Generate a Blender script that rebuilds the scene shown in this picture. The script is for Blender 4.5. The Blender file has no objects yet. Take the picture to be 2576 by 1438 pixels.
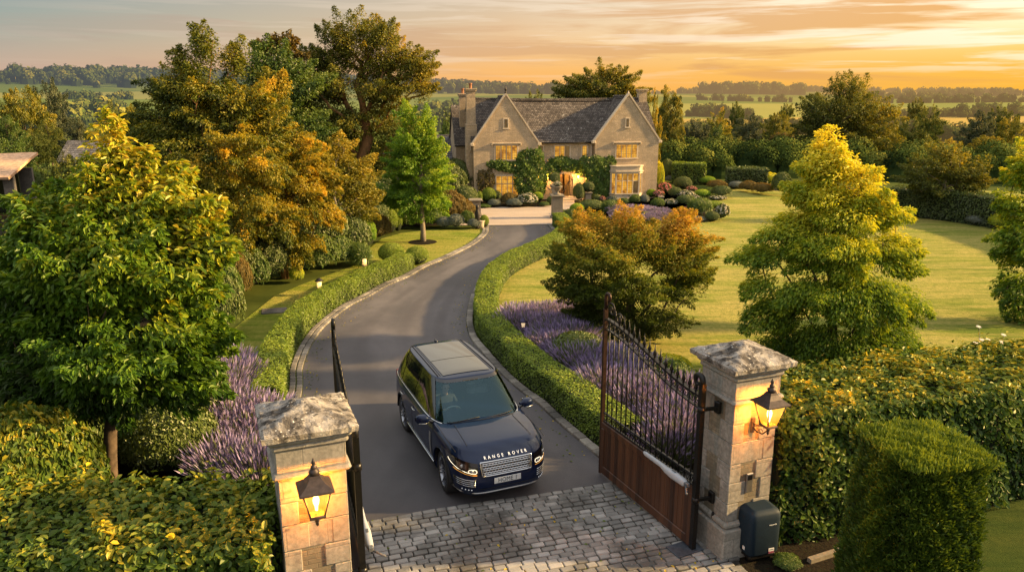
import bpy, bmesh, math, random
import numpy as np
from mathutils import Vector, Matrix
random.seed(7)
R = math.radians
PI = math.pi
scene = bpy.context.scene
COL = scene.collection

# ------------------------------------------------------------------ camera
FPX, CAMH = 1900.0, 7.3
PITCH = math.atan(479 / FPX)
cam_d = bpy.data.cameras.new('camera')
cam = bpy.data.objects.new('camera', cam_d)
COL.objects.link(cam)
cam_d.sensor_width = 36
cam_d.lens = 36 * FPX / 2576
cam_d.clip_start = 0.1
cam_d.clip_end = 9000
cam.location = (0, 0, CAMH)
cam.rotation_euler = (PI / 2 - PITCH, 0, 0)
scene.camera = cam
scene.view_settings.view_transform = 'Standard'
scene.view_settings.look = 'None'
scene.view_settings.exposure = 0
scene.render.engine = 'CYCLES'
scene.cycles.max_bounces = 6
scene.cycles.transparent_max_bounces = 12
scene.cycles.diffuse_bounces = 3
scene.cycles.sample_clamp_indirect = 4

def _ray(px, py):
    a = (px - 1288) / FPX
    b = (719 - py) / FPX
    return a, math.cos(PITCH) + b * math.sin(PITCH), -math.sin(PITCH) + b * math.cos(PITCH)

def G(px, py, z=0.0):
    d = _ray(px, py)
    t = (z - CAMH) / d[2]
    return Vector((d[0] * t, d[1] * t, z))

def A(px, py, Y):
    d = _ray(px, py)
    t = Y / d[1]
    return Vector((d[0] * t, Y, CAMH + d[2] * t))

# ------------------------------------------------------------------ terrain
def _sm(a, b, t):
    t = np.clip((t - a) / (b - a), 0, 1)
    return t * t * (3 - 2 * t)

def terr(x, y):
    x = np.asarray(x, float); y = np.asarray(y, float)
    r = np.hypot(x, y)
    az = np.clip(x / np.maximum(r, 1), -1, 1)
    far = np.interp(az, [-.7, -.5, -.32, -.1, .1, .3, .45, .6], [42, 36, 31, 22, 12, 11, 9, 8])
    mid = np.interp(az, [-.6, -.3, 0, .3, .6], [3.5, 3, 2, 1.5, 1.5])
    z = -8 * _sm(78, 210, r)
    z = z + (mid + 8) * _sm(300, 720, r)
    z = z + (far - mid) * _sm(760, 1500, r)
    z = z + 1.0 * np.sin(x * .013 + 1.3) * np.sin(y * .009 + .5) * _sm(150, 400, r) + 4.0 * np.sin(x * .0055 + .8) * np.sin(y * .0062 + 2.0) * _sm(350, 800, r)
    return z

def T(x, y):
    return float(terr(x, y))

# ------------------------------------------------------------------ tagging
def tag(o, label=None, cat=None, group=None, kind=None):
    if label: o['label'] = label
    if cat: o['category'] = cat
    if group: o['group'] = group
    if kind: o['kind'] = kind
    return o

def empty(name, label, cat, loc=(0, 0, 0), rz=0.0, group=None):
    o = bpy.data.objects.new(name, None)
    COL.objects.link(o)
    o.empty_display_size = 0.1
    o.location = loc
    o.rotation_euler = (0, 0, rz)
    return tag(o, label, cat, group)

CH = {}
def adopt(o, parent):
    if parent is not None:
        o.parent = parent
        CH.setdefault(parent.name, []).append(o)
    return o

def copy_tree(o, parent=None):
    c = o.copy()
    COL.objects.link(c)
    if parent is not None: adopt(c, parent)
    for k in CH.get(o.name, []):
        copy_tree(k, c)
    return c

# ------------------------------------------------------------------ mesh builder
class MB:
    def __init__(s):
        s.v = []; s.f = []; s.m = []; s.n = 0; s.sm = []
    def add(s, vs, fs, mi=0, smooth=False):
        b = s.n
        s.v.extend([tuple(q) for q in vs]); s.n += len(vs)
        for f in fs:
            s.f.append(tuple(i + b for i in f)); s.m.append(mi); s.sm.append(smooth)
    def box(s, c, d, rz=0.0, mi=0, taper=1.0, mat=None):
        x, y, z = d[0] / 2, d[1] / 2, d[2] / 2
        vs = []
        for zz, k in ((-z, 1.0), (z, taper)):
            for xx, yy in ((-x, -y), (x, -y), (x, y), (-x, y)):
                vs.append(Vector((xx * k, yy * k, zz)))
        M = mat if mat is not None else Matrix.Rotation(rz, 3, 'Z')
        c = Vector(c)
        s.add([c + M @ q for q in vs], [(3, 2, 1, 0), (4, 5, 6, 7), (0, 1, 5, 4), (1, 2, 6, 5), (2, 3, 7, 6), (3, 0, 4, 7)], mi)
    def bbox(s, c, d, bev=0.01, rz=0.0, mi=0, mat=None):
        # box with chamfered edges
        x, y, z = d[0] / 2, d[1] / 2, d[2] / 2
        b = min(bev, x * .9, y * .9, z * .9)
        M = mat if mat is not None else Matrix.Rotation(rz, 3, 'Z')
        c = Vector(c)
        rings = []
        for zz, k in ((-z, b), (-z + b, 0), (z - b, 0), (z, b)):
            X, Y = x - k, y - k
            bb = b if k == 0 else b * .6
            rings.append([(-X + bb, -Y, zz), (X - bb, -Y, zz), (X, -Y + bb, zz), (X, Y - bb, zz), (X - bb, Y, zz), (-X + bb, Y, zz), (-X, Y - bb, zz), (-X, -Y + bb, zz)])
        vs = [c + M @ Vector(q) for r in rings for q in r]
        fs = [tuple(range(7, -1, -1)), tuple(range(24, 32))]
        for r in range(3):
            for i in range(8):
                j = (i + 1) % 8
                fs.append((r * 8 + i, r * 8 + j, r * 8 + 8 + j, r * 8 + 8 + i))
        s.add(vs, fs, mi)
    def tube(s, pts, rad, n=6, mi=0, cap=True, smooth=True, closed=False):
        pts = [Vector(p) for p in pts]
        if not hasattr(rad, '__len__'): rad = [rad] * len(pts)
        vs = []
        prev = None
        N = len(pts)
        for i, p in enumerate(pts):
            if closed: t = pts[(i + 1) % N] - pts[i - 1]
            else: t = pts[min(i + 1, N - 1)] - pts[max(i - 1, 0)]
            if t.length < 1e-9: t = Vector((0, 0, 1))
            t.normalize()
            if prev is None:
                u = t.orthogonal().normalized()
            else:
                u = prev - t * prev.dot(t)
                if u.length < 1e-6: u = t.orthogonal()
                u.normalize()
            prev = u
            w = t.cross(u)
            for k in range(n):
                a = 2 * PI * k / n
                vs.append(p + (u * math.cos(a) + w * math.sin(a)) * rad[i])
        fs = []
        for i in range(N - 1 if not closed else N):
            i2 = (i + 1) % N
            for k in range(n):
                k2 = (k + 1) % n
                fs.append((i * n + k, i * n + k2, i2 * n + k2, i2 * n + k))
        if cap and not closed:
            fs.append(tuple(range(n - 1, -1, -1)))
            fs.append(tuple(range((N - 1) * n, N * n)))
        s.add(vs, fs, mi, smooth)
    def bar(s, a, b, w, h=None, mi=0, up=(0, 0, 1)):
        a = Vector(a); b = Vector(b); h = h or w
        t = (b - a); L = t.length; t.normalize()
        up = Vector(up)
        if abs(t.dot(up)) > .98: up = Vector((1, 0, 0))
        sx = t.cross(up).normalized(); sz = sx.cross(t).normalized()
        M = Matrix((sx, t, sz)).transposed()
        s.box((a + b) / 2, (w, L, h), mi=mi, mat=M)
    def lathe(s, prof, c=(0, 0, 0), n=16, mi=0, M=None, smooth=True, capb=True, capt=True):
        c = Vector(c); vs = []
        for r, z in prof:
            for k in range(n):
                a = 2 * PI * k / n
                q = Vector((r * math.cos(a), r * math.sin(a), z))
                vs.append(c + (M @ q if M is not None else q))
        fs = []
        for i in range(len(prof) - 1):
            for k in range(n):
                k2 = (k + 1) % n
                fs.append((i * n + k, i * n + k2, (i + 1) * n + k2, (i + 1) * n + k))
        if capb: fs.append(tuple(range(n - 1, -1, -1)))
        if capt: fs.append(tuple(range((len(prof) - 1) * n, len(prof) * n)))
        s.add(vs, fs, mi, smooth)
    def poly(s, pts, mi=0):
        s.add(pts, [tuple(range(len(pts)))], mi)
    def prism(s, pts2, z0, z1, mi=0):
        n = len(pts2)
        vs = [(p[0], p[1], z0) for p in pts2] + [(p[0], p[1], z1) for p in pts2]
        s.add(vs, [tuple(range(n - 1, -1, -1)), tuple(range(n, 2 * n))] + [(i, (i + 1) % n, n + (i + 1) % n, n + i) for i in range(n)], mi)
    def grid(s, P, mi=0, smooth=True, wrap=False, flip=False):
        # P[i][j] points
        a = len(P); b = len(P[0])
        vs = [q for r in P for q in r]
        fs = []
        for i in range(a - 1):
            for j in range(b if wrap else b - 1):
                j2 = (j + 1) % b
                f = (i * b + j, i * b + j2, (i + 1) * b + j2, (i + 1) * b + j)
                fs.append(f[::-1] if flip else f)
        s.add(vs, fs, mi, smooth)
    def build(s, name, mats, parent=None, loc=None, rz=None, bevel=0):
        me = bpy.data.meshes.new(name)
        me.from_pydata(s.v, [], s.f)
        if not isinstance(mats, (list, tuple)): mats = [mats]
        for m in mats: me.materials.append(m)
        if len(mats) > 1: me.polygons.foreach_set('material_index', s.m)
        me.polygons.foreach_set('use_smooth', s.sm)
        me.update()
        o = bpy.data.objects.new(name, me)
        COL.objects.link(o)
        if loc is not None: o.location = loc
        if rz is not None: o.rotation_euler = (0, 0, rz)
        if bevel:
            md = o.modifiers.new('bevel', 'BEVEL'); md.width = bevel; md.segments = 2; md.limit_method = 'ANGLE'
        adopt(o, parent)
        return o

# ------------------------------------------------------------------ materials
def newmat(name):
    m = bpy.data.materials.new(name); m.use_nodes = True
    nt = m.node_tree
    for n in list(nt.nodes): nt.nodes.remove(n)
    return m, nt, nt.nodes, nt.links

class NB:
    """tiny node helper"""
    def __init__(s, nt): s.nt = nt; s.N = nt.nodes; s.L = nt.links
    def n(s, t, **kw):
        x = s.N.new(t)
        for k, v in kw.items():
            if k in ('operation', 'blend_type', 'data_type', 'noise_dimensions', 'feature', 'voronoi_dimensions', 'attribute_name', 'wave_type', 'bands_direction', 'distance', 'sky_type', 'sun_disc', 'sun_elevation', 'sun_rotation', 'offset', 'offset_frequency', 'squash'):
                setattr(x, k, v)
            else:
                s.set(x, k, v)
        return x
    def set(s, x, k, v):
        k2 = k.replace('_', ' ')
        inp = None
        for i in x.inputs:
            if i.name == k2 or i.name == k: inp = i; break
        if k.startswith('i') and k[1:].isdigit(): inp = x.inputs[int(k[1:])]
        if hasattr(v, 'is_output') or isinstance(v, bpy.types.NodeSocket): s.L.new(v, inp)
        else: inp.default_value = v
    def math(s, op, a, b=0.0, clamp=False):
        x = s.N.new('ShaderNodeMath'); x.operation = op; x.use_clamp = clamp
        for i, q in enumerate((a, b)):
            if isinstance(q, bpy.types.NodeSocket): s.L.new(q, x.inputs[i])
            else: x.inputs[i].default_value = q
        return x.outputs[0]
    def mix(s, f, a, b, mode='MIX'):
        x = s.N.new('ShaderNodeMix'); x.data_type = 'RGBA'; x.blend_type = mode
        for i, q in ((0, f), (6, a), (7, b)):
            if isinstance(q, bpy.types.NodeSocket): s.L.new(q, x.inputs[i])
            elif i == 0: x.inputs[0].default_value = q
            else: x.inputs[i].default_value = (*q[:3], 1)
        return x.outputs[2]
    def ramp(s, fac, stops, interp='LINEAR'):
        x = s.N.new('ShaderNodeValToRGB'); x.color_ramp.interpolation = interp
        e = x.color_ramp.elements
        while len(e) < len(stops): e.new(0.5)
        for el, (p, c) in zip(e, stops):
            el.position = p
            el.color = (*c[:3], 1) if hasattr(c, '__len__') else (c, c, c, 1)
        s.L.new(fac, x.inputs[0])
        return x.outputs[0]
    def noise(s, vec, scale, detail=4, rough=.55, out=0, dist=0.0):
        x = s.N.new('ShaderNodeTexNoise')
        x.inputs['Scale'].default_value = scale; x.inputs['Detail'].default_value = detail
        x.inputs['Roughness'].default_value = rough; x.inputs['Distortion'].default_value = dist
        if vec is not None: s.L.new(vec, x.inputs['Vector'])
        return x.outputs[out]
    def mapping(s, vec, scale=(1, 1, 1), rot=(0, 0, 0), loc=(0, 0, 0)):
        x = s.N.new('ShaderNodeMapping')
        x.inputs['Scale'].default_value = scale; x.inputs['Rotation'].default_value = rot; x.inputs['Location'].default_value = loc
        s.L.new(vec, x.inputs['Vector'])
        return x.outputs[0]
    def obj(s): return s.N.new('ShaderNodeTexCoord').outputs['Object']
    def pos(s): return s.N.new('ShaderNodeNewGeometry').outputs['Position']
    def bump(s, h, strength=.3, dist=.02):
        x = s.N.new('ShaderNodeBump'); x.inputs['Strength'].default_value = strength; x.inputs['Distance'].default_value = dist
        s.L.new(h, x.inputs['Height'])
        return x.outputs[0]
    def bsdf(s, col, rough=.8, metal=0.0, normal=None, spec=.5, coat=0.0, emis=None, estr=0.0):
        x = s.N.new('ShaderNodeBsdfPrincipled')
        for k, v in (('Base Color', col), ('Roughness', rough), ('Metallic', metal)):
            if isinstance(v, bpy.types.NodeSocket): s.L.new(v, x.inputs[k])
            else: x.inputs[k].default_value = (*v[:3], 1) if hasattr(v, '__len__') else v
        x.inputs['Specular IOR Level'].default_value = spec
        x.inputs['Coat Weight'].default_value = coat
        x.inputs['Coat Roughness'].default_value = .03
        if normal is not None: s.L.new(normal, x.inputs['Normal'])
        if emis is not None:
            if isinstance(emis, bpy.types.NodeSocket): s.L.new(emis, x.inputs['Emission Color'])
            else: x.inputs['Emission Color'].default_value = (*emis[:3], 1)
            x.inputs['Emission Strength'].default_value = estr
        return x.outputs[0]
    def out(s, sh):
        x = s.N.new('ShaderNodeOutputMaterial'); s.L.new(sh, x.inputs[0])

def simple(name, col, rough=.6, metal=0.0, var=.15, scale=6.0, bump=0.0, coat=0.0, spec=.5, emis=None, estr=0.0):
    m, nt, N, L = newmat(name); b = NB(nt)
    o = b.obj()
    nz = b.noise(o, scale, 5, .6)
    c2 = tuple(max(0, c * (1 - var)) for c in col); c3 = tuple(min(1, c * (1 + var)) for c in col)
    c = b.ramp(nz, [(.3, c2), (.7, c3)])
    nrm = b.bump(nz, bump, .01) if bump else None
    rr = b.math('ADD', b.math('MULTIPLY', b.noise(o, scale * 2.3, 3), .12), rough - .06)
    b.out(b.bsdf(c, rr, metal, nrm, spec, coat, emis, estr))
    return m

def leafmat(name, stops, trans=.35, gloss=.04, grough=.4, hue=.0):
    m, nt, N, L = newmat(name); b = NB(nt)
    at = b.n('ShaderNodeAttribute', attribute_name='tint')
    oi = N.new('ShaderNodeObjectInfo')
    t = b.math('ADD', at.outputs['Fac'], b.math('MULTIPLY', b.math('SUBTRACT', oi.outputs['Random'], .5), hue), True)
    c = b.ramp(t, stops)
    d = N.new('ShaderNodeBsdfDiffuse'); L.new(c, d.inputs[0])
    tr = N.new('ShaderNodeBsdfTranslucent')
    c2 = b.mix(1.0, c, (1.5, 1.25, .55), 'MULTIPLY'); L.new(c2, tr.inputs[0])
    mx = N.new('ShaderNodeMixShader'); mx.inputs[0].default_value = trans
    L.new(d.outputs[0], mx.inputs[1]); L.new(tr.outputs[0], mx.inputs[2])
    g = N.new('ShaderNodeBsdfGlossy'); g.inputs['Roughness'].default_value = grough; g.inputs[0].default_value = (1, .95, .8, 1)
    m2 = N.new('ShaderNodeMixShader'); m2.inputs[0].default_value = gloss
    L.new(mx.outputs[0], m2.inputs[1]); L.new(g.outputs[0], m2.inputs[2])
    b.out(m2.outputs[0])
    return m

# ------------------------------------------------------------------ leaves
RNG = np.random.default_rng(11)
def unit(v):
    return v / np.maximum(np.linalg.norm(v, axis=1, keepdims=True), 1e-9)

def leaf_arrays(P, Nn, D, S, w=.5, kind=4, fold=.12):
    """P base, Nn normals, D direction, S sizes -> verts, quads"""
    Nn = unit(Nn); D = D - Nn * np.sum(D * Nn, 1, keepdims=True); D = unit(D)
    side = np.cross(Nn, D); S = S[:, None]
    if kind == 4:
        v = np.stack([P, P + D * S * .5 + side * S * w * .5 + Nn * S * fold, P + D * S, P + D * S * .5 - side * S * w * .5 + Nn * S * fold], 1)
        q = np.array([[0, 1, 2, 3]])
    else:
        v = np.stack([P, P + D * S * .28 + side * S * w * .42 + Nn * S * fold, P + D * S * .68 + side * S * w * .42 + Nn * S * fold * .8, P + D * S - Nn * S * .1,
                      P + D * S * .68 - side * S * w * .42 + Nn * S * fold * .8, P + D * S * .28 - side * S * w * .42 + Nn * S * fold], 1)
        q = np.array([[0, 1, 2, 3], [0, 3, 4, 5]])
    n, k = v.shape[:2]
    F = (q[None] + (np.arange(n) * k)[:, None, None]).reshape(-1, 4)
    return v.reshape(-1, 3), F, k

def quadmesh(name, V, F, mats, tint=None, parent=None, extra=None, smooth=False):
    """V (n,3), F (m,4); extra = MB appended with material index 1"""
    me = bpy.data.meshes.new(name)
    nv = len(V); nf = len(F)
    V = np.asarray(V, np.float32)
    loops = F.reshape(-1).astype(np.int32); ls = (np.arange(nf) * 4).astype(np.int32)
    mi = np.zeros(nf, np.int32)
    if extra is not None and extra.n:
        V = np.vstack([V, np.array(extra.v, np.float32)])
        el = []; es = []; off = nf * 4
        for f in extra.f:
            es.append(off); off += len(f); el.extend([i + nv for i in f])
        loops = np.concatenate([loops, np.array(el, np.int32)]); ls = np.concatenate([ls, np.array(es, np.int32)])
        mi = np.concatenate([mi, np.array([m + 1 for m in extra.m], np.int32)])
    me.vertices.add(len(V)); me.vertices.foreach_set('co', V.reshape(-1))
    me.loops.add(len(loops)); me.loops.foreach_set('vertex_index', loops)
    me.polygons.add(len(ls)); me.polygons.foreach_set('loop_start', ls)
    if not isinstance(mats, (list, tuple)): mats = [mats]
    for m in mats: me.materials.append(m)
    if len(mats) > 1: me.polygons.foreach_set('material_index', np.minimum(mi, len(mats) - 1))
    me.update(calc_edges=True)
    me.polygons.foreach_set('use_smooth', np.full(len(ls), smooth))
    a = me.attributes.new('tint', 'FLOAT', 'POINT')
    tt = np.full(len(V), .1, np.float32)
    if tint is not None: tt[:nv] = tint
    a.data.foreach_set('value', tt)
    o = bpy.data.objects.new(name, me)
    COL.objects.link(o)
    adopt(o, parent)
    return o
# ------------------------------------------------------------------ shared materials
M_bark = simple('bark', (.10, .07, .045), .9, var=.45, scale=9, bump=.6)
M_barkpale = simple('pale_bark', (.22, .18, .13), .9, var=.35, scale=12, bump=.4)
M_barkwarm = simple('warm_bark', (.26, .13, .05), .9, var=.35, scale=10, bump=.4)
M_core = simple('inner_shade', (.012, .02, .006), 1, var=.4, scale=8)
M_iron = simple('black_iron', (.012, .011, .010), .38, .4, var=.3, scale=25, bump=.15)
M_ironworn = simple('worn_iron', (.035, .03, .026), .45, .5, var=.5, scale=18, bump=.3)

def mat_asphalt():
    m, nt, N, L = newmat('asphalt'); b = NB(nt); o = b.pos()
    f = b.noise(o, 90, 3, .7)
    big = b.noise(b.mapping(o, (.35, .12, 1)), 1.0, 4, .55, dist=.6)
    c = b.ramp(big, [(.36, (.068, .062, .066)), (.5, (.105, .095, .099)), (.64, (.165, .15, .153))])
    c = b.mix(b.math('MULTIPLY', f, .55), c, (.035, .033, .036))
    at = b.n('ShaderNodeAttribute', attribute_name='across')
    w = b.math('SINE', b.math('MULTIPLY', at.outputs['Fac'], 25.1))
    w = b.math('MULTIPLY', b.ramp(w, [(.2, 0), (.9, 1)]), b.math('ADD', b.math('MULTIPLY', b.noise(o, .5, 4), .9), -.12), True)
    c = b.mix(b.math('MULTIPLY', w, .75), c, (.045, .038, .043))
    cr = b.n('ShaderNodeTexVoronoi', feature='DISTANCE_TO_EDGE'); L.new(b.mapping(b.pos(), (.35, .35, 1)), cr.inputs['Vector'])
    ck = b.math('MULTIPLY', b.ramp(cr.outputs['Distance'], [(.0, 1), (.006, 0)]), b.ramp(b.noise(o, .4, 3), [(.5, 0), (.62, .5)]))
    c = b.mix(ck, c, (.03, .027, .028))
    sp = b.ramp(b.noise(o, 160, 1, .5), [(.66, 0), (.74, 1)])
    c = b.mix(b.math('MULTIPLY', sp, .35), c, (.24, .22, .2))
    st = b.ramp(b.noise(b.mapping(o, (1, 1, 1), (0, 0, .4)), .9, 6, .7), [(.42, 0), (.62, 1)])
    c = b.mix(b.math('MULTIPLY', st, .22), c, (.03, .03, .034))
    rr = b.ramp(big, [(.3, .62), (.7, .8)])
    b.out(b.bsdf(c, rr, 0, b.bump(f, .5, .006)))
    return m
M_asph = mat_asphalt()

def mat_sett(name, c1, c2, c3):
    m, nt, N, L = newmat(name); b = NB(nt); o = b.pos()
    at = b.n('ShaderNodeAttribute', attribute_name='tint')
    c = b.ramp(at.outputs['Fac'], [(0, c1), (.5, c2), (1, c3)])
    st = b.noise(o, .75, 5, .6)
    c = b.mix(b.ramp(st, [(.40, .8), (.56, 0)]), c, (.05, .047, .042))
    c = b.mix(b.math('MULTIPLY', b.noise(o, 45, 4, .7), .6), c, (.07, .065, .055))
    sp = b.ramp(b.noise(o, 14, 4, .7), [(.6, 0), (.7, 1)])
    c = b.mix(b.math('MULTIPLY', sp, .4), c, (.42, .4, .35))
    b.out(b.bsdf(c, .78, 0, b.bump(b.noise(o, 30, 5, .65), .5, .01)))
    return m
M_sett = mat_sett('stone_setts', (.22, .215, .20), (.34, .33, .31), (.50, .48, .45))
M_kerb = mat_sett('kerb_setts', (.22, .19, .16), (.34, .30, .25), (.46, .41, .34))
def mat_joint():
    m, nt, N, L = newmat('joint_soil'); b = NB(nt); o = b.pos()
    c = b.ramp(b.noise(o, 3, 5, .7), [(.35, (.02, .018, .014)), (.55, (.045, .04, .03)), (.7, (.03, .042, .012))])
    b.out(b.bsdf(c, 1, 0, b.bump(b.noise(o, 60, 3), .5, .01))); return m
M_joint = mat_joint()

def mat_gravel():
    m, nt, N, L = newmat('gravel'); b = NB(nt); o = b.pos()
    c = b.ramp(b.noise(o, 26, 3, .8), [(.3, (.20, .15, .11)), (.5, (.40, .32, .25)), (.7, (.62, .53, .43))])
    c2 = b.ramp(b.noise(b.mapping(o, (.3, 1, 1)), .8, 4), [(.35, (.36, .27, .20)), (.65, (.48, .38, .29))])
    c = b.mix(.55, c, c2)
    b.out(b.bsdf(c, .95, 0, b.bump(b.noise(o, 30, 3, .7), .6, .02))); return m
M_gravel = mat_gravel()

def mat_lawn(name, dark, mid, dry, stripe=.5, ang=.3):
    m, nt, N, L = newmat(name); b = NB(nt); o = b.pos()
    big = b.noise(b.mapping(o, (.18, .3, 1), (0, 0, ang)), 1.0, 5, .6, dist=.5)
    c = b.ramp(big, [(.28, dark), (.48, mid), (.66, dry)])
    # mowing stripes, softly broken
    s = N.new('ShaderNodeSeparateXYZ'); L.new(b.mapping(o, (1, 1, 1), (0, 0, ang)), s.inputs[0])
    w = b.math('SINE', b.math('ADD', b.math('MULTIPLY', s.outputs[1], 2.3), b.math('MULTIPLY', b.noise(o, .12, 2), 6)))
    c = b.mix(b.math('MULTIPLY', b.ramp(w, [(.0, 0), (1, 1)]), stripe * .5), c, dry)
    sk = b.noise(b.mapping(o, (.35, 2.4, 1), (0, 0, ang)), 1.0, 6, .7)
    c = b.mix(b.ramp(sk, [(.46, 0), (.6, .75)]), c, dry)
    c = b.mix(b.ramp(sk, [(.36, .7), (.48, 0)]), c, dark)
    f = b.noise(b.mapping(o, (1, .5, 1), (0, 0, ang)), 7, 6, .75)
    c = b.mix(b.ramp(f, [(.35, .6), (.6, 0)]), c, dark)
    g = b.noise(o, 60, 3, .8)
    c = b.mix(b.ramp(g, [(.35, .45), (.6, 0)]), c, tuple(q * .5 for q in dark))
    b.out(b.bsdf(c, .95, 0, b.bump(g, .8, .05), spec=.1)); return m
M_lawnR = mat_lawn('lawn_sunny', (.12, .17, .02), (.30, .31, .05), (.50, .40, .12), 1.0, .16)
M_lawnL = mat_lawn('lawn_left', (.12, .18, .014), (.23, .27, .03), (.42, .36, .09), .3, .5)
M_lawnD = mat_lawn('lawn_shade', (.03, .055, .008), (.05, .085, .012), (.08, .10, .018), .1, .5)  # shaded copy of the lawn, shade painted in as darker greens

def mat_soil():
    m, nt, N, L = newmat('mulch'); b = NB(nt); o = b.pos()
    c = b.ramp(b.noise(o, 12, 5, .75), [(.3, (.008, .007, .005)), (.55, (.022, .017, .010)), (.75, (.024, .034, .010))])
    b.out(b.bsdf(c, 1, 0, b.bump(b.noise(o, 20, 4), .6, .04), spec=.1)); return m
M_soil = mat_soil()

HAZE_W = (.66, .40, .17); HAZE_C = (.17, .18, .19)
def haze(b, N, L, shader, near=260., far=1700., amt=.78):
    """aerial perspective fixed to the world: the further north a surface lies the more dusk haze is painted over its colour"""
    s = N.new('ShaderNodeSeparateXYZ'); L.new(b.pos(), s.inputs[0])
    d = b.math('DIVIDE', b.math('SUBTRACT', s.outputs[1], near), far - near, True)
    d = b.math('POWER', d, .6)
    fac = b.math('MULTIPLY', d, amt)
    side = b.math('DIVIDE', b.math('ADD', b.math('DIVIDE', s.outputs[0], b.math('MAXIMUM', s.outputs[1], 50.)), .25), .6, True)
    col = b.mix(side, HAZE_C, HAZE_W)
    e = N.new('ShaderNodeEmission'); L.new(col, e.inputs[0]); e.inputs[1].default_value = .75  # painted haze: a glowing colour mixed over the surface shader
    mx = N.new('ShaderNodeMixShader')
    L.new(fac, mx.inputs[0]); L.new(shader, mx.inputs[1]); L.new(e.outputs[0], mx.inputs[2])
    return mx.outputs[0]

def mat_ground():
    m, nt, N, L = newmat('countryside'); b = NB(nt); o = b.pos()
    mp = b.mapping(o, (.0045, .0062, 0), (0, 0, .35))
    vo = b.n('ShaderNodeTexVoronoi', voronoi_dimensions='2D'); L.new(mp, vo.inputs['Vector']); vo.inputs['Scale'].default_value = 1.0
    sx = N.new('ShaderNodeSeparateXYZ'); L.new(vo.outputs['Color'], sx.inputs[0])
    fld = b.ramp(sx.outputs[0], [(0, (.13, .19, .03)), (.3, (.20, .25, .045)), (.5, (.34, .33, .07)), (.7, (.17, .22, .03)), (.85, (.5, .34, .08)), (1, (.26, .27, .06))], 'CONSTANT')
    fld = b.mix(b.math('MULTIPLY', b.noise(b.mapping(o, (.02, .004, .01)), 1, 5), .4), fld, (.10, .12, .02))
    near = b.ramp(b.noise(o, .35, 5, .6), [(.3, (.035, .05, .01)), (.6, (.08, .10, .02)), (.8, (.16, .14, .04))])
    s = N.new('ShaderNodeSeparateXYZ'); L.new(o, s.inputs[0])
    far = b.math('DIVIDE', b.math('SUBTRACT', s.outputs[1], 80.), 60., True)
    c = b.mix(far, near, fld)
    sh = b.bsdf(c, 1, spec=.05)
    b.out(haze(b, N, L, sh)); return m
M_ground = mat_ground()

def mat_stone(name, c1, c2, c3, rowh=.26, bw=.55, grime=.4, warm=None, vscale=1.0):
    m, nt, N, L = newmat(name); b = NB(nt); o = b.obj()
    s = N.new('ShaderNodeSeparateXYZ'); L.new(o, s.inputs[0])
    cb = N.new('ShaderNodeCombineXYZ'); L.new(b.math('ADD', s.outputs[0], s.outputs[1]), cb.inputs[0]); L.new(s.outputs[2], cb.inputs[1])
    warp = b.n('ShaderNodeVectorMath'); warp.operation = 'ADD'; L.new(cb.outputs[0], warp.inputs[0])
    wn = b.noise(o, 3.0, 2, .5, out=1)
    sc = N.new('ShaderNodeVectorMath'); sc.operation = 'SCALE'; L.new(wn, sc.inputs[0]); sc.inputs['Scale'].default_value = .035
    L.new(sc.outputs[0], warp.inputs[1])
    br = N.new('ShaderNodeTexBrick'); L.new(warp.outputs[0], br.inputs['Vector'])
    br.inputs['Scale'].default_value = 1; br.inputs['Brick Width'].default_value = bw; br.inputs['Row Height'].default_value = rowh
    br.inputs['Mortar Size'].default_value = .008; br.inputs['Mortar Smooth'].default_value = .4; br.offset = .5
    br.inputs['Color1'].default_value = (*c1, 1); br.inputs['Color2'].default_value = (*c2, 1); br.inputs['Mortar'].default_value = (*[q * .62 for q in c1], 1)
    c = br.outputs['Color']
    c = b.mix(b.ramp(b.noise(o, 1.1, 6, .65), [(.38, .7), (.62, 0)]), c, c3)
    c = b.mix(b.math('MULTIPLY', b.ramp(b.noise(o, 16, 5, .7), [(.35, 1), (.6, 0)]), grime), c, tuple(q * .4 for q in c1))
    st = b.ramp(b.noise(b.mapping(o, (3, 3, .35)), 1.0, 5, .6), [(.5, 0), (.75, 1)])
    c = b.mix(b.math('MULTIPLY', st, grime * .8), c, tuple(q * .45 for q in c1))
    h = b.math('ADD', b.math('MULTIPLY', br.outputs['Fac'], -.7), b.math('MULTIPLY', b.noise(o, 22, 5, .7), .5))
    b.out(b.bsdf(c, .92, 0, b.bump(h, .6, .015), spec=.15)); return m
M_wall = mat_stone('cotswold_stone', (.82, .62, .40), (.58, .44, .28), (.40, .32, .22), .14, .34, .95)
M_wallrough = mat_stone('rubble_stone', (.30, .27, .23), (.20, .18, .16), (.14, .13, .11), .09, .25, .5)
M_trim = mat_stone('dressed_stone', (.76, .62, .44), (.68, .56, .40), (.50, .41, .30), .6, 1.4, .25)
M_ashlar = mat_stone('pillar_ashlar', (.45, .42, .37), (.36, .335, .29), (.25, .23, .19), .38, .52, .8)
M_rough = mat_stone('pillar_rubble', (.42, .35, .25), (.22, .19, .14), (.14, .12, .085), .07, .26, .8)
M_pier = mat_stone('weathered_pier_stone', (.38, .32, .25), (.30, .26, .20), (.16, .15, .11), .3, .6, .6)

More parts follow.
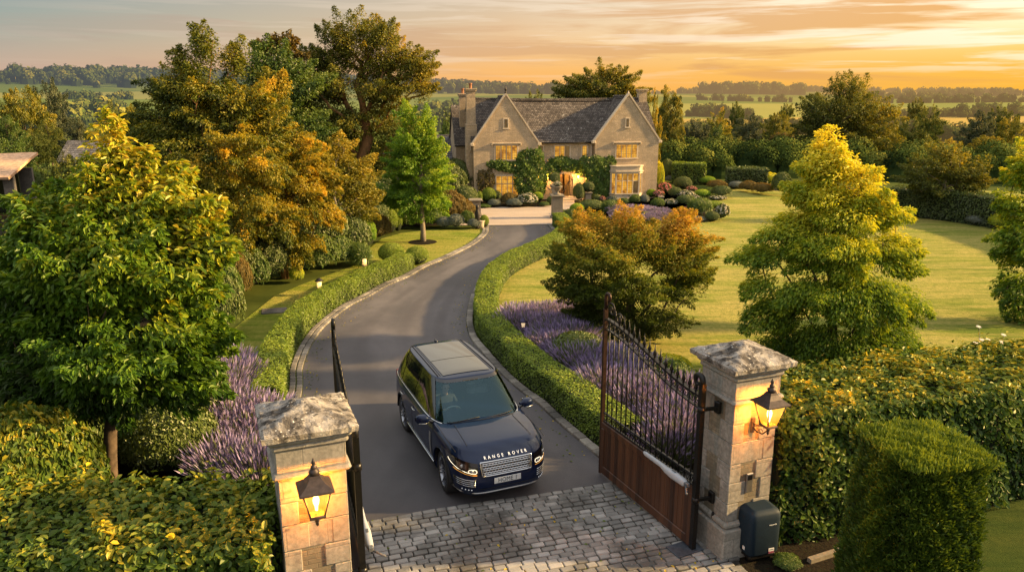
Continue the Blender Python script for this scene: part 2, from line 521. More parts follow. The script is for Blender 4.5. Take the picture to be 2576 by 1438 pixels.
def mat_cap():
    m, nt, N, L = newmat('lichen_stone'); b = NB(nt); o = b.obj()
    n1 = b.noise(o, 2.6, 8, .72, dist=.8)
    c = b.ramp(n1, [(.36, (.045, .04, .036)), (.45, (.13, .115, .10)), (.52, (.30, .27, .235)), (.60, (.42, .38, .33)), (.7, (.52, .49, .44))])
    n2 = b.noise(o, 11, 6, .75, dist=.4)
    c = b.mix(b.ramp(n2, [(.38, .85), (.47, 0)]), c, (.03, .027, .024))
    vo = b.n('ShaderNodeTexVoronoi'); L.new(b.mapping(o, (1, 1, 1)), vo.inputs['Vector']); vo.inputs['Scale'].default_value = 19
    v = b.ramp(vo.outputs['Distance'], [(.16, 1), (.24, 0)])
    v = b.math('MULTIPLY', v, b.ramp(b.noise(o, 3.3, 3), [(.5, 0), (.6, 1)]))
    c = b.mix(v, c, (.66, .64, .58))
    b.out(b.bsdf(c, .95, 0, b.bump(b.noise(o, 9, 8, .75), 1, .03), spec=.1)); return m
M_cap = mat_cap()

def mat_tiles(name, axis, dark=(.085, .072, .062), light=(.22, .185, .155), row=.11, w=.17):
    m, nt, N, L = newmat(name); b = NB(nt); o = b.obj()
    s = N.new('ShaderNodeSeparateXYZ'); L.new(o, s.inputs[0])
    cb = N.new('ShaderNodeCombineXYZ'); L.new(s.outputs[axis], cb.inputs[0]); L.new(s.outputs[2], cb.inputs[1])
    br = N.new('ShaderNodeTexBrick'); L.new(cb.outputs[0], br.inputs['Vector'])
    br.inputs['Scale'].default_value = 1; br.inputs['Brick Width'].default_value = w; br.inputs['Row Height'].default_value = row
    br.inputs['Mortar Size'].default_value = .012; br.inputs['Mortar Smooth'].default_value = .2
    br.inputs['Color1'].default_value = (*dark, 1); br.inputs['Color2'].default_value = (*light, 1); br.inputs['Mortar'].default_value = (.02, .017, .015, 1)
    c = br.outputs['Color']
    c = b.mix(b.ramp(b.noise(o, .7, 6, .7), [(.4, .6), (.6, 0)]), c, (.06, .05, .042))
    c = b.mix(b.ramp(b.noise(o, 5, 6, .7), [(.62, 0), (.7, .6)]), c, (.24, .22, .16))
    sp = b.math('MULTIPLY', b.ramp(b.noise(o, 3.1, 5, .8), [(.62, 0), (.65, 1)]), b.ramp(b.noise(o, .5, 3), [(.40, .3), (.6, 1)]))
    c = b.mix(sp, c, (.62, .58, .5))
    fr = b.math('FRACT', b.math('DIVIDE', s.outputs[2], row))
    h = b.math('ADD', b.math('MULTIPLY', fr, -.6), b.math('ADD', b.math('MULTIPLY', br.outputs['Fac'], -.6), b.math('MULTIPLY', b.noise(o, 9, 4), .5)))
    b.out(b.bsdf(c, .9, 0, b.bump(h, .9, .03), spec=.15)); return m
M_roofx = mat_tiles('stone_tiles', 0)
M_roofy = mat_tiles('stone_tiles_cross', 1)
M_slate = mat_tiles('grey_slates', 0, (.10, .10, .11), (.22, .21, .21), .16, .3)

def mat_litglass():
    m, nt, N, L = newmat('lit_leaded_glass'); b = NB(nt); o = b.obj()
    s = N.new('ShaderNodeSeparateXYZ'); L.new(o, s.inputs[0])
    cb = N.new('ShaderNodeCombineXYZ'); L.new(s.outputs[0], cb.inputs[0]); L.new(s.outputs[2], cb.inputs[1])
    br = N.new('ShaderNodeTexBrick'); L.new(cb.outputs[0], br.inputs['Vector']); br.offset = 0
    br.inputs['Scale'].default_value = 1; br.inputs['Brick Width'].default_value = .13; br.inputs['Row Height'].default_value = .17
    br.inputs['Mortar Size'].default_value = .012; br.inputs['Mortar Smooth'].default_value = .1
    big = b.noise(o, 1.9, 4, .6)
    c = b.ramp(big, [(.36, (.26, .08, .01)), (.5, (.86, .38, .03)), (.68, (1.0, .58, .09))])
    c = b.mix(b.math('MULTIPLY', br.outputs['Fac'], .75), c, (.12, .05, .01))
    oi = N.new('ShaderNodeObjectInfo'); c = b.mix(b.ramp(oi.outputs['Random'], [(.0, .62), (.25, .25), (.6, 0)]), c, (.16, .07, .015))
    b.out(b.bsdf((.05, .04, .03), .12, emis=c, estr=1.0)); return m
M_lit = mat_litglass()
def mat_dimglass():
    m, nt, N, L = newmat('dim_leaded_glass'); b = NB(nt); o = b.obj()
    c = b.ramp(b.noise(o, 2, 3), [(.35, (.10, .055, .02)), (.65, (.26, .15, .05))])
    b.out(b.bsdf((.05, .04, .03), .12, emis=c, estr=.6)); return m
M_dim = mat_dimglass()

# leaf materials
GREEN = [(0, (.014, .032, .006)), (.35, (.045, .095, .012)), (.65, (.10, .165, .020)), (1, (.18, .23, .035))]
M_leaf_mag = leafmat('magnolia_leaf', [(0, (.032, .075, .010)), (.3, (.075, .165, .014)), (.6, (.15, .245, .018)), (.85, (.38, .40, .025)), (1, (.58, .44, .035))], .30, .03, .45)
M_leaf_gold = leafmat('golden_leaf', [(0, (.030, .055, .008)), (.35, (.13, .16, .012)), (.62, (.32, .27, .018)), (.85, (.54, .37, .022)), (1, (.68, .43, .03))], .38, .03, .5, .12)
M_leaf_oak = leafmat('oak_leaf', [(0, (.030, .050, .008)), (.4, (.13, .15, .016)), (.7, (.29, .25, .02)), (1, (.52, .36, .03))], .34, .03, .5, .12)
M_leaf_green = leafmat('green_leaf', GREEN, .32, .04, .5, .2)
M_leaf_lime = leafmat('lime_leaf', [(0, (.035, .10, .008)), (.4, (.12, .26, .014)), (.7, (.26, .40, .025)), (1, (.50, .54, .05))], .42, .03, .5, .1)
M_leaf_rob = leafmat('robinia_leaf', [(0, (.025, .070, .006)), (.35, (.11, .21, .012)), (.6, (.27, .36, .02)), (.82, (.58, .57, .03)), (1, (.82, .72, .06))], .40, .03, .5, .06)
M_leaf_maple = leafmat('maple_leaf', [(0, (.040, .062, .008)), (.35, (.12, .17, .014)), (.6, (.26, .25, .02)), (.8, (.52, .33, .035)), (1, (.62, .38, .08))], .40, .02, .5, .05)
M_leaf_beech = leafmat('beech_leaf', [(0, (.020, .050, .010)), (.4, (.060, .12, .016)), (.7, (.13, .18, .020)), (.86, (.42, .34, .022)), (1, (.66, .46, .03))], .22, .025, .45, .05)
M_leaf_box = leafmat('box_leaf', [(0, (.05, .09, .010)), (.45, (.17, .25, .016)), (1, (.36, .41, .04))], .22, .04, .45, .1)
M_leaf_dark = leafmat('yew_leaf', [(0, (.018, .036, .008)), (.5, (.062, .10, .016)), (1, (.12, .16, .028))], .15, .05, .45, .25)
M_leaf_thuja = leafmat('thuja_leaf', [(0, (.008, .020, .004)), (.5, (.065, .12, .012)), (1, (.24, .30, .025))], .2, .03, .5, .1)
M_leaf_silver = leafmat('silver_leaf', [(0, (.05, .07, .05)), (.5, (.12, .15, .12)), (1, (.28, .30, .26))], .2, .05, .5, .3)
M_leaf_lav = leafmat('lavender', [(0, (.07, .10, .035)), (.45, (.18, .21, .09)), (.5, (.18, .15, .27)), (.8, (.32, .25, .48)), (1, (.50, .42, .64))], .2, .02, .6, .1)
M_leaf_pink = leafmat('pink_flower_bush', [(0, (.03, .05, .01)), (.55, (.07, .10, .02)), (.6, (.55, .16, .22)), (1, (.80, .36, .36))], .25, .02, .5)
M_leaf_white = leafmat('white_flower_bush', [(0, (.03, .05, .012)), (.55, (.07, .10, .03)), (.6, (.72, .66, .55)), (1, (.85, .80, .70))], .25, .02, .5)
M_leaf_yell = leafmat('climber_leaf', [(0, (.025, .055, .008)), (.5, (.09, .17, .016)), (.93, (.18, .27, .03)), (.95, (.75, .62, .14)), (1, (.85, .75, .3))], .3, .04, .5)
M_leaf_rust = leafmat('rust_leaf', [(0, (.04, .04, .01)), (.5, (.13, .10, .02)), (1, (.30, .18, .03))], .3, .03, .5, .2)
def mat_farleaf():
    m, nt, N, L = newmat('distant_foliage'); b = NB(nt); o = b.pos()
    at = b.n('ShaderNodeAttribute', attribute_name='tint')
    c = b.ramp(at.outputs['Fac'], [(0, (.016, .030, .012)), (.5, (.095, .13, .026)), (1, (.28, .26, .05))])
    d = N.new('ShaderNodeBsdfDiffuse'); L.new(c, d.inputs[0])
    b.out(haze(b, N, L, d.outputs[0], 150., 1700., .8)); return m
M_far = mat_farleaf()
# ------------------------------------------------------------------ vegetation makers
def rdir(rng, n):
    return unit(rng.normal(size=(n, 3)))

def crown_mesh(name, parent, C, rc, n_leaf, S, mat, rng, w=.5, kind=4, droop=0.0, flat=.6, axis=None, tint=None, spread=1.0, upn=.6, warp_out=.5):
    """leaf clumps: C (k,3) centres, rc (k,) radii"""
    k = len(C)
    cnt = np.maximum(6, (n_leaf * (rc ** 2) / np.sum(rc ** 2)).astype(int))
    idx = np.repeat(np.arange(k), cnt); n = len(idx)
    # each clump is a spray that tapers to a point away from the trunk
    ax_ = C - (axis if axis is not None else C.mean(0)); ax_[:, 2] = ax_[:, 2] * .55 + np.abs(ax_[:, :2]).sum(1) * .12
    ax_ = unit(unit(ax_) + rng.normal(size=ax_.shape) * .30 + np.array([0, 0, .18 - droop * .75]))
    d = rdir(rng, n)
    rr = rng.random(n) ** .45
    al = rng.random(n) ** .8 * 2.1 - .75
    wd = np.where(al > 0, 1 - al / 1.5, 1.0 + al * .3); wd = np.maximum(wd, .10)
    aa = ax_[idx]; pd = d - aa * np.sum(d * aa, 1, keepdims=True)
    P = C[idx] + aa * (al * rc[idx])[:, None] + pd * (rr * rc[idx] * wd)[:, None] * np.array([spread, spread, flat])
    P[:, 2] -= droop * .25 * (np.maximum(al, 0) ** 2) * rc[idx]
    out = P - (axis if axis is not None else C.mean(0))
    out[:, 2] *= .4
    out = unit(out)
    Nn = unit(np.array([0, 0, 1.0]) * upn + d * .55 + out * .25 + rng.normal(size=(n, 3)) * .35)
    D = unit(aa * .5 + out * warp_out + pd * .6 + rng.normal(size=(n, 3)) * .35 + np.array([0, 0, -1.0]) * droop)
    size = S * (.65 + .7 * rng.random(n))
    V, F, kk = leaf_arrays(P, Nn, D, size, w, kind)
    tt = tint[idx] if tint is not None else np.full(n, .5)
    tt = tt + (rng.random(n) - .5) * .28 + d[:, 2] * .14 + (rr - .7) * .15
    return quadmesh(name, V, F, mat, np.repeat(np.clip(tt, 0, 1), kk), parent)

def skeleton(mb, base, C, r0, rng, trunk_top=None, lean=(0, 0), nmax=9999, minr=.006, wiggle=.06, multi=0, fork=.35):
    """trunk and limbs: every clump centre is joined to the nearest lower node of the growing skeleton"""
    base = np.array(base, float)
    zc = C[:, 2].mean(); zmax = C[:, 2].max(); zmin = C[:, 2].min()
    top = np.array([C[:, 0].mean() * .6 + base[0] * .4 + lean[0], C[:, 1].mean() * .6 + base[1] * .4 + lean[1], zmin + (zmax - zmin) * .8])
    if trunk_top is not None: top = np.array(trunk_top, float)
    nodes = []; par = []
    K = 9
    for i in range(K):
        t = i / (K - 1)
        p = base * (1 - t) + top * t
        p[:2] += rng.normal(size=2) * wiggle * (1 if 0 < i < K - 1 else 0) * (top[2] - base[2]) * .25
        nodes.append(p); par.append(i - 1)
    Ls = []
    order = np.argsort(np.linalg.norm(C[:, :2] - base[:2], axis=1) + np.abs(C[:, 2] - zc) * .3)
    order = order[:nmax]
    ztop0 = base[2] + (zmin - base[2]) * .55
    for ci in order:
        c = C[ci]
        nd = np.array(nodes)
        dd = np.linalg.norm(nd - c, axis=1)
        hor = np.linalg.norm(nd[:, :2] - c[:2], axis=1)
        pen = np.where(nd[:, 2] > c[2] - hor * .25, 3.0, 1.0) + np.where(nd[:, 2] < ztop0, 2.5, 0)
        j = int(np.argmin(dd * pen))
        a = nd[j]; L = np.linalg.norm(c - a)
        m = max(2, int(L / max(.35, (zmax - zmin) * .10)) + 1)
        prev = j
        for q in range(1, m + 1):
            t = q / m
            p = a * (1 - t) + c * t
            p[2] += math.sin(PI * t) * L * .08
            p = p + rng.normal(size=3) * L * .03
            nodes.append(p); par.append(prev); prev = len(nodes) - 1
    # pipe model radii
    n = len(nodes); wgt = np.zeros(n); kids = [[] for _ in range(n)]
    for i in range(n):
        if par[i] >= 0: kids[par[i]].append(i)
    for i in range(n - 1, -1, -1):
        pass
    done = [False] * n
    def w(i):
        st = [(i, 0)]
        while st:
            u, ph = st.pop()
            if ph == 0:
                st.append((u, 1))
                for k in kids[u]: st.append((k, 0))
            else:
                wgt[u] = max(1.0, sum(wgt[k] for k in kids[u]))
    w(0)
    rad = r0 * (wgt / wgt[0]) ** .5
    rad = np.maximum(rad, minr)
    rad[0] *= 1.35; rad[1] *= 1.02
    # chains
    st = [(0, None)]
    while st:
        u, p = st.pop()
        ch = [p] if p is not None else []
        cur = u
        while True:
            ch.append(cur)
            if not kids[cur]: break
            ks = sorted(kids[cur], key=lambda k: -wgt[k])
            for k in ks[1:]: st.append((k, cur))
            cur = ks[0]
        if len(ch) >= 2:
            rr = [float(rad[i]) for i in ch]
            if p is not None: rr[0] = min(float(rad[p]), rr[1] * 1.3)
            nside = 10 if rr[0] > r0 * .5 else (6 if rr[0] > r0 * .15 else 4)
            mb.tube([tuple(nodes[i]) for i in ch], rr, nside)

def lobes_px(Y, L, dk=.9, rng=None, y0=0.0):
    out = []
    for q in L:
        px, py, rx, ry = q[:4]; dy = q[4] if len(q) > 4 else 0.0
        c = A(px, py, Y + dy)
        dep = (Y + dy) * math.cos(PITCH) + (CAMH - c.z) * math.sin(PITCH)
        k = dep / FPX
        out.append((np.array(c), rx * k, min(rx, ry * 1.6) * k * dk, ry * k))
    return out

def sample_clumps(rng, lobes, n, shell=.5, inner=.12):
    w = np.array([a[1] * a[3] for a in lobes]); w = w / w.sum()
    idx = rng.choice(len(lobes), n, p=w)
    C = np.array([l[0] for l in lobes])[idx]; Rr = np.array([[l[1], l[2], l[3]] for l in lobes])[idx]
    d = rdir(rng, n)
    r = shell + (1 - shell) * rng.random(n) ** .6
    r = np.where(rng.random(n) < inner, rng.random(n) * shell, r)
    return C + d * Rr * r[:, None], d, idx

def tree(name, label, base, lobes, nclump, nleaf, S, mat, bark=None, group=None, clr=.5, r0=.2, seed=1, droop=0.0, flat=.6, w=.5, kind=4,
         tb=.45, th=.25, ts=.15, sund=(.75, .25, .35), shell=.5, cat='tree', trunk_top=None, sticks=9999, wiggle=.06, spread=1.0, inner=.12, upn=.6, base_in=None):
    rng = np.random.default_rng(seed)
    root = empty(name, label, cat, base, group=group)
    lobes = [(l[0] - np.array([0, 0, clr * .12]),) + tuple(max(q - clr * .38, q * .5) for q in l[1:]) for l in lobes]
    C, d, _ = sample_clumps(rng, lobes, nclump, shell, inner)
    C = C[C[:, 2] > base[2] + .15]
    k = len(C)
    rc = clr * (.6 + .8 * rng.random(k))
    lo, hi = C[:, 2].min(), C[:, 2].max()
    cen = C.mean(0)
    rel = (C - cen) / np.maximum(C.std(0), 1e-3)
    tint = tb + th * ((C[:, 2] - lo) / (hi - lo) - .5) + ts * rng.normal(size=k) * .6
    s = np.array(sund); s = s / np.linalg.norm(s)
    tint = tint + .10 * (rel @ s)  # leaf colour painted yellower on the side towards the sun
    b = np.array(base)
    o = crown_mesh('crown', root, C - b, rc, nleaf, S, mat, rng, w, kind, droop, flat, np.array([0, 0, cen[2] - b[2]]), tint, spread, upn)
    mb = MB()
    tt = None if trunk_top is None else (np.array(trunk_top) - b)
    skeleton(mb, (0, 0, -.05), C - b, r0, rng, tt, nmax=sticks, wiggle=wiggle)
    mb.build('trunk', bark or M_bark, root)
    return root

def path_resample(pts, step):
    P = np.array([(p[0], p[1]) for p in pts], float)
    # catmull-rom smoothing
    Q = []
    n = len(P)
    for i in range(n - 1):
        p0 = P[max(i - 1, 0)]; p1 = P[i]; p2 = P[i + 1]; p3 = P[min(i + 2, n - 1)]
        for t in np.linspace(0, 1, 12, endpoint=False):
            Q.append(.5 * ((2 * p1) + (-p0 + p2) * t + (2 * p0 - 5 * p1 + 4 * p2 - p3) * t * t + (-p0 + 3 * p1 - 3 * p2 + p3) * t ** 3))
    Q.append(P[-1]); Q = np.array(Q)
    s = np.concatenate([[0], np.cumsum(np.linalg.norm(np.diff(Q, axis=0), axis=1))])
    m = max(2, int(s[-1] / step) + 1)
    u = np.linspace(0, s[-1], m)
    return np.stack([np.interp(u, s, Q[:, 0]), np.interp(u, s, Q[:, 1])], 1), s[-1]

def normals2(P):
    t = np.gradient(P, axis=0); t = t / np.linalg.norm(t, axis=1, keepdims=True)
    return np.stack([-t[:, 1], t[:, 0]], 1), t     # left normal

def offset_path(pts, d, step=.4):
    P, _ = path_resample(pts, step)
    n, _t = normals2(P)
    return P + n * d

def wob(x, y, z, s=1.0, seed=0.0):
    return (np.sin(x * 1.7 * s + seed) * np.sin(y * 1.3 * s + 1.1 + seed) + .6 * np.sin(x * 3.9 * s + y * 3.1 * s + z * 2.7 * s + seed * 2) + .4 * np.sin(z * 6.1 * s + x * 7.3 * s - y * 6.7 * s)) / 2.0

def hedge(name, label, pts, width, height, nleaf, S, mat, z0=0.0, group=None, seed=3, rough=.05, w=.55, kind=4, tb=.4, tt=.3, ws=1.0, cat='hedge', taper=.0, ends=True, crack=0.0, shootfrac=.0, ragtop=0.0):
    rng = np.random.default_rng(seed)
    P, L = path_resample(pts, .2)
    org = np.array([P[len(P) // 2][0], P[len(P) // 2][1], z0])
    n2, t2 = normals2(P)
    m = len(P)
    area_side = L * height; area_top = L * width; area_end = width * height
    tot = 2 * area_side + area_top + (2 * area_end if ends else 0)
    ns = (nleaf * np.array([area_side, area_side, area_top * 1.15, area_end if ends else 0, area_end if ends else 0]) / tot).astype(int)
    Ps = []; Ns = []; top = []
    for fi, c in enumerate(ns):
        if c == 0: continue
        if fi < 3:
            u = rng.random(c) * (m - 1.001)
        else:
            u = np.full(c, 0.0 if fi == 3 else m - 1.002)
        i = u.astype(int); f = (u - i)[:, None]
        pc = P[i] * (1 - f) + P[i + 1] * f
        nn = n2[i]; tg = t2[i]
        if fi < 2:
            sgn = 1 if fi == 0 else -1
            z = height * rng.random(c) ** .9
            off = sgn * (width / 2) * (1 - taper * z / height)
            q = np.column_stack([pc + nn * off[:, None], z])
            N3 = np.column_stack([nn * sgn, np.full(c, .25)])
            # round the top edge
            e = np.clip((z - (height - .12)) / .12, 0, 1)
            q[:, :2] -= nn * sgn * (e ** 2 * .08)[:, None]
            N3[:, 2] += e * .9
        elif fi == 2:
            a = (rng.random(c) * 2 - 1)
            q = np.column_stack([pc + nn * (a * width / 2 * (1 - taper))[:, None], np.full(c, height) - np.abs(a) ** 6 * .07])
            N3 = np.column_stack([nn * (a ** 5)[:, None] * .5, np.ones(c)])
        else:
            sgn = -1 if fi == 3 else 1
            a = (rng.random(c) * 2 - 1); z = height * rng.random(c)
            q = np.column_stack([pc + nn * (a * width / 2 * (1 - taper * z / height))[:, None], z])
            N3 = np.column_stack([tg * sgn, np.full(c, .2)])
        Ps.append(q); Ns.append(N3); top.append(np.full(c, 1.0 if fi == 2 else 0.0))
    Pp = np.vstack(Ps); Nn = unit(np.vstack(Ns)); top = np.concatenate(top)
    c = len(Pp)
    wv = wob(Pp[:, 0], Pp[:, 1], Pp[:, 2] * 1.5, ws, seed)
    wf = wob(Pp[:, 0] * 4, Pp[:, 1] * 4, Pp[:, 2] * 4, ws, seed + 3)
    depth = -rng.random(c) ** 2 * rough * 1.6
    Pp = Pp + Nn * (wv * rough + wf * rough * .45 + depth)[:, None]
    if ragtop: Pp[:, 2] += top * np.maximum(0, wf) * ragtop
    if shootfrac:
        sh = (rng.random(c) < shootfrac) & (top > 0)
        Pp[sh] += Nn[sh] * (rng.random(sh.sum()) * .22)[:, None]
    D = unit(rng.normal(size=(c, 3)) + Nn * .7)
    NL = unit(Nn + rng.normal(size=(c, 3)) * .45 + np.array([0, 0, .35]))
    size = S * (.6 + .8 * rng.random(c))
    Pp[:, 2] = np.maximum(Pp[:, 2], .01)
    V, F, kk = leaf_arrays(Pp + np.array([0, 0, z0]) - org, NL, D, size, w, kind)
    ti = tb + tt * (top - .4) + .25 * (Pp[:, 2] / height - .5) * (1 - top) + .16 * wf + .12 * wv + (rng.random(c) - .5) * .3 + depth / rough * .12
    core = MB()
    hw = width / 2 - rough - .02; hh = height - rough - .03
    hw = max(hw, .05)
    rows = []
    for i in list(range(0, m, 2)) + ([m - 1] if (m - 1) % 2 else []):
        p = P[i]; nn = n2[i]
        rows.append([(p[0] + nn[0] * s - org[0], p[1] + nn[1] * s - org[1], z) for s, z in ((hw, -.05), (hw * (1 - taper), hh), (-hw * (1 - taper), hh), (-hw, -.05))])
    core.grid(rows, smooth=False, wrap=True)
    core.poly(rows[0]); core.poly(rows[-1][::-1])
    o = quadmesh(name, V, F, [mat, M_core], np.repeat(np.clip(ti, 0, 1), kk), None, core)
    o.location = org
    return tag(o, label, cat, group)

def ball_mesh(name, nleaf, S, mat, rng, rough=.05, sq=1.0, w=.55, kind=4, tb=.5, tt=.3, flowers=0.0, lump=0.0, spiky=0.0, flat=0.0, box=2.0):
    """unit bush (radius 1, height 1 above base) clipped or loose"""
    d = rdir(rng, nleaf)
    d[:, 2] = np.abs(d[:, 2]) * 1.02 - (rng.random(nleaf) < .35) * .5 * rng.random(nleaf)
    d = unit(d)
    r = 1 + lump * wob(d[:, 0] * 3, d[:, 1] * 3, d[:, 2] * 3, 1, rng.random() * 9) - rng.random(nleaf) ** 2 * rough * 2
    sup = (np.abs(d) ** box).sum(1) ** (-1 / box)
    P = d * (r * sup)[:, None]
    P[:, 2] = P[:, 2] * .5 + .5
    Nn = unit(d + rng.normal(size=d.shape) * .4 + np.array([0, 0, .2]))
    D = unit(rng.normal(size=d.shape) + d * (.6 + spiky) + np.array([0, 0, spiky * .8]))
    size = S * (.6 + .8 * rng.random(nleaf))
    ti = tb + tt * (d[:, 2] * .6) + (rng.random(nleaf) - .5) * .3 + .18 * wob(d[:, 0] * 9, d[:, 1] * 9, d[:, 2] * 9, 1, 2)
    if flowers:
        ti = np.minimum(ti * .6, .5)
        fl = (wob(d[:, 0] * 5, d[:, 1] * 5, d[:, 2] * 5, 1, 5) > .35 - flowers) & (d[:, 2] > -.1) & (rng.random(nleaf) < .25 + flowers)
        ti = np.where(fl, .75 + rng.random(nleaf) * .25, ti)
    V, F, kk = leaf_arrays(P, Nn, D, size, w, kind)
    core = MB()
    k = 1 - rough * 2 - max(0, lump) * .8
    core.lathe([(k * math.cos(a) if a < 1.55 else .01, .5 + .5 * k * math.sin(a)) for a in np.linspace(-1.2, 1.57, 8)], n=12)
    return V, F, np.repeat(np.clip(ti, 0, 1), kk), core

BUSH = {}
def bush(kind, label, cat, loc, rx, h, ry=None, group=None, rz=None, name='shrub'):
    """copies of a few grown bushes, scaled"""
    ry = ry or rx
    defs = dict(
        topiary=(9000, .075, M_leaf_dark, dict(rough=.02, tb=.68, tt=.4)),
        box=(9000, .075, M_leaf_box, dict(rough=.02, tb=.42, tt=.4)),
        lime=(9000, .075, M_leaf_lime, dict(rough=.02, tb=.5, tt=.4)),
        loose=(9000, .095, M_leaf_green, dict(rough=.12, tb=.5, tt=.35, lump=.16)),
        dark=(9000, .09, M_leaf_dark, dict(rough=.12, tb=.6, tt=.4, lump=.14)),
        silver=(8000, .09, M_leaf_silver, dict(rough=.10, tb=.45, tt=.3, lump=.12, spiky=.4)),
        rust=(9000, .09, M_leaf_rust, dict(rough=.12, tb=.5, tt=.35, lump=.15)),
        pink=(5000, .12, M_leaf_pink, dict(rough=.08, tb=.5, tt=.35, lump=.12, flowers=.45)),
        white=(5000, .12, M_leaf_white, dict(rough=.08, tb=.5, tt=.35, lump=.12, flowers=.35)),
        gold=(9000, .09, M_leaf_rob, dict(rough=.10, tb=.62, tt=.3, lump=.14)),
        big=(22000, .058, M_leaf_beech, dict(rough=.14, tb=.5, tt=.35, lump=.12, kind=6, w=.55)),
        grass=(3500, .5, M_leaf_green, dict(rough=.2, tb=.5, tt=.3, spiky=2.0, w=.08)),
    )
    if rx > .95 and kind in ('loose', 'dark', 'rust', 'silver', 'gold'):
        nl, S, mat, kw = defs[kind]; kw = dict(kw, lump=kw['lump'] * 1.3); kind = kind + ' large'; defs[kind] = (24000, .052, mat, kw)
    if kind not in BUSH:
        rng = np.random.default_rng(len(BUSH) * 7 + 3)
        nl, S, mat, kw = defs[kind]
        V, F, ti, core = ball_mesh(kind, nl, S, mat, rng, **kw)
        o = quadmesh(name, V, F, [mat, M_core], ti, None, core)
        BUSH[kind] = o.data
    else:
        o = bpy.data.objects.new(name, BUSH[kind]); COL.objects.link(o)
    o.location = loc
    o.scale = (rx, ry, h)
    o.rotation_euler = (0, 0, random.random() * 6.28 if rz is None else rz)
    return tag(o, label, cat, group)

def bush_px(kind, label, cat, px, pb, rx, hpx, z=None, name='shrub', group=None):
    """px: centre x, pb: base y pixel, rx half width px, hpx height px"""
    g = G(px, pb)
    dep = g.y * math.cos(PITCH) + CAMH * math.sin(PITCH)
    k = dep / FPX
    r = rx * k
    g = Vector((g.x, g.y + r * .5, 0))
    return bush(kind, label, cat, g, r, hpx * k * 1.0, group=group, name=name)
# ------------------------------------------------------------------ ground
def build_ground():
    xs = np.concatenate([[-4000, -2500, -1500], np.linspace(-1000, -120, 36), np.linspace(-110, 110, 45), np.linspace(120, 1000, 36), [1500, 2500, 4000]])
    ys = np.concatenate([[-60, -20], np.linspace(0, 78, 10), np.linspace(90, 800, 60), np.linspace(830, 2400, 40), [3000, 4500, 7000]])
    X, Y = np.meshgrid(xs, ys)
    Z = terr(X, Y) - .02
    mb = MB()
    mb.grid([[(X[i, j], Y[i, j], Z[i, j]) for j in range(len(xs))] for i in range(len(ys))], smooth=True, flip=False)
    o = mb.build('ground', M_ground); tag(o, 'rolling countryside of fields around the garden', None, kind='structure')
build_ground()

def sheet(name, pts, z, mat, label):
    bm = bmesh.new()
    vs = [bm.verts.new((p[0], p[1], z)) for p in pts]
    f = bm.faces.new(vs)
    if f.normal.z < 0: f.normal_flip()
    bmesh.ops.triangulate(bm, faces=[f])
    for f in bm.faces:
        if f.normal.z < 0: f.normal_flip()
    me = bpy.data.meshes.new(name); bm.to_mesh(me); bm.free()
    me.materials.append(mat)
    o = bpy.data.objects.new(name, me); COL.objects.link(o)
    return tag(o, label, None, kind='structure')

# drive edges, world coordinates (left edge from gate to court, right edge likewise)
LE_px = [(761, 990), (761.6, 936), (768.4, 908.6), (778.7, 881), (794, 854), (814.6, 826.6), (845, 799), (886, 768.5), (934, 744.6), (982, 717), (1030, 697), (1071, 673), (1112, 656), (1149, 639), (1190, 618), (1214, 601), (1228, 586), (1229.6, 568)]
RE_px = [(1505, 1154), (1452, 1107), (1398, 1061), (1348, 1014), (1308, 985.5), (1250, 932), (1200, 874), (1182, 850), (1173, 820), (1173, 796), (1178, 765), (1187, 738), (1207, 707), (1241.6, 680), (1282.6, 659), (1344, 632), (1385, 604.6), (1392, 586), (1376, 566)]
LE = [G(*q) for q in LE_px]; RE = [G(*q) for q in RE_px]
ANG = R(20.3)
EX = Vector((math.cos(ANG), math.sin(ANG), 0)); EY = Vector((-math.sin(ANG), math.cos(ANG), 0))
PR = Vector((3.66, 11.36, 0)); PL = Vector((-2.67, 9.04, 0))
c0 = G(950, 1310); c1 = G(1560, 1210)
CDIR = (c1 - c0).normalized(); CNRM = Vector((-CDIR.y, CDIR.x, 0))
LE = [Vector((-3.1, 10.9, 0)), Vector((-4.3, 13.0, 0))] + LE
LEp, _ = path_resample(LE, .35); REp, _ = path_resample(RE, .35)
rd = [c0 - CDIR * 2.2 - CNRM * .05, ] + [Vector((*q, 0)) for q in LEp] + [Vector((*q, 0)) for q in REp[::-1]] + [Vector((2.9, 12.0, 0)), c1 + CDIR * 1.3 - CNRM * .05]
rd = [Vector((-3.1, 9.6, 0))] + rd[1:]
sheet('road', rd, .010, M_asph, 'dark asphalt apron between the gates')
def road_strip():
    def rs(P, n):
        s = np.concatenate([[0], np.cumsum(np.linalg.norm(np.diff(P, axis=0), axis=1))]); u = np.linspace(0, s[-1], n)
        return np.stack([np.interp(u, s, P[:, 0]), np.interp(u, s, P[:, 1])], 1)
    a_ = c0 - CDIR * .35; b_ = c1 + CDIR * .9
    L_ = rs(np.vstack([[[a_.x, a_.y]], LEp[LEp[:, 1] > 15.0]]), 90); R_ = rs(np.vstack([[[b_.x, b_.y]], REp[2:]]), 90)
    mb = MB(); uu = []
    rows = []
    for i in range(90):
        rows.append([(L_[i][0] * (1 - j / 16) + R_[i][0] * j / 16, L_[i][1] * (1 - j / 16) + R_[i][1] * j / 16, .014) for j in range(17)]); uu += [j / 16 for j in range(17)]
    mb.grid(rows, smooth=False, flip=True)
    o = mb.build('road', M_asph); a = o.data.attributes.new('across', 'FLOAT', 'POINT'); a.data.foreach_set('value', uu)
    tag(o, 'dark asphalt driveway curving from the gates up to the house', None, kind='structure')
road_strip()

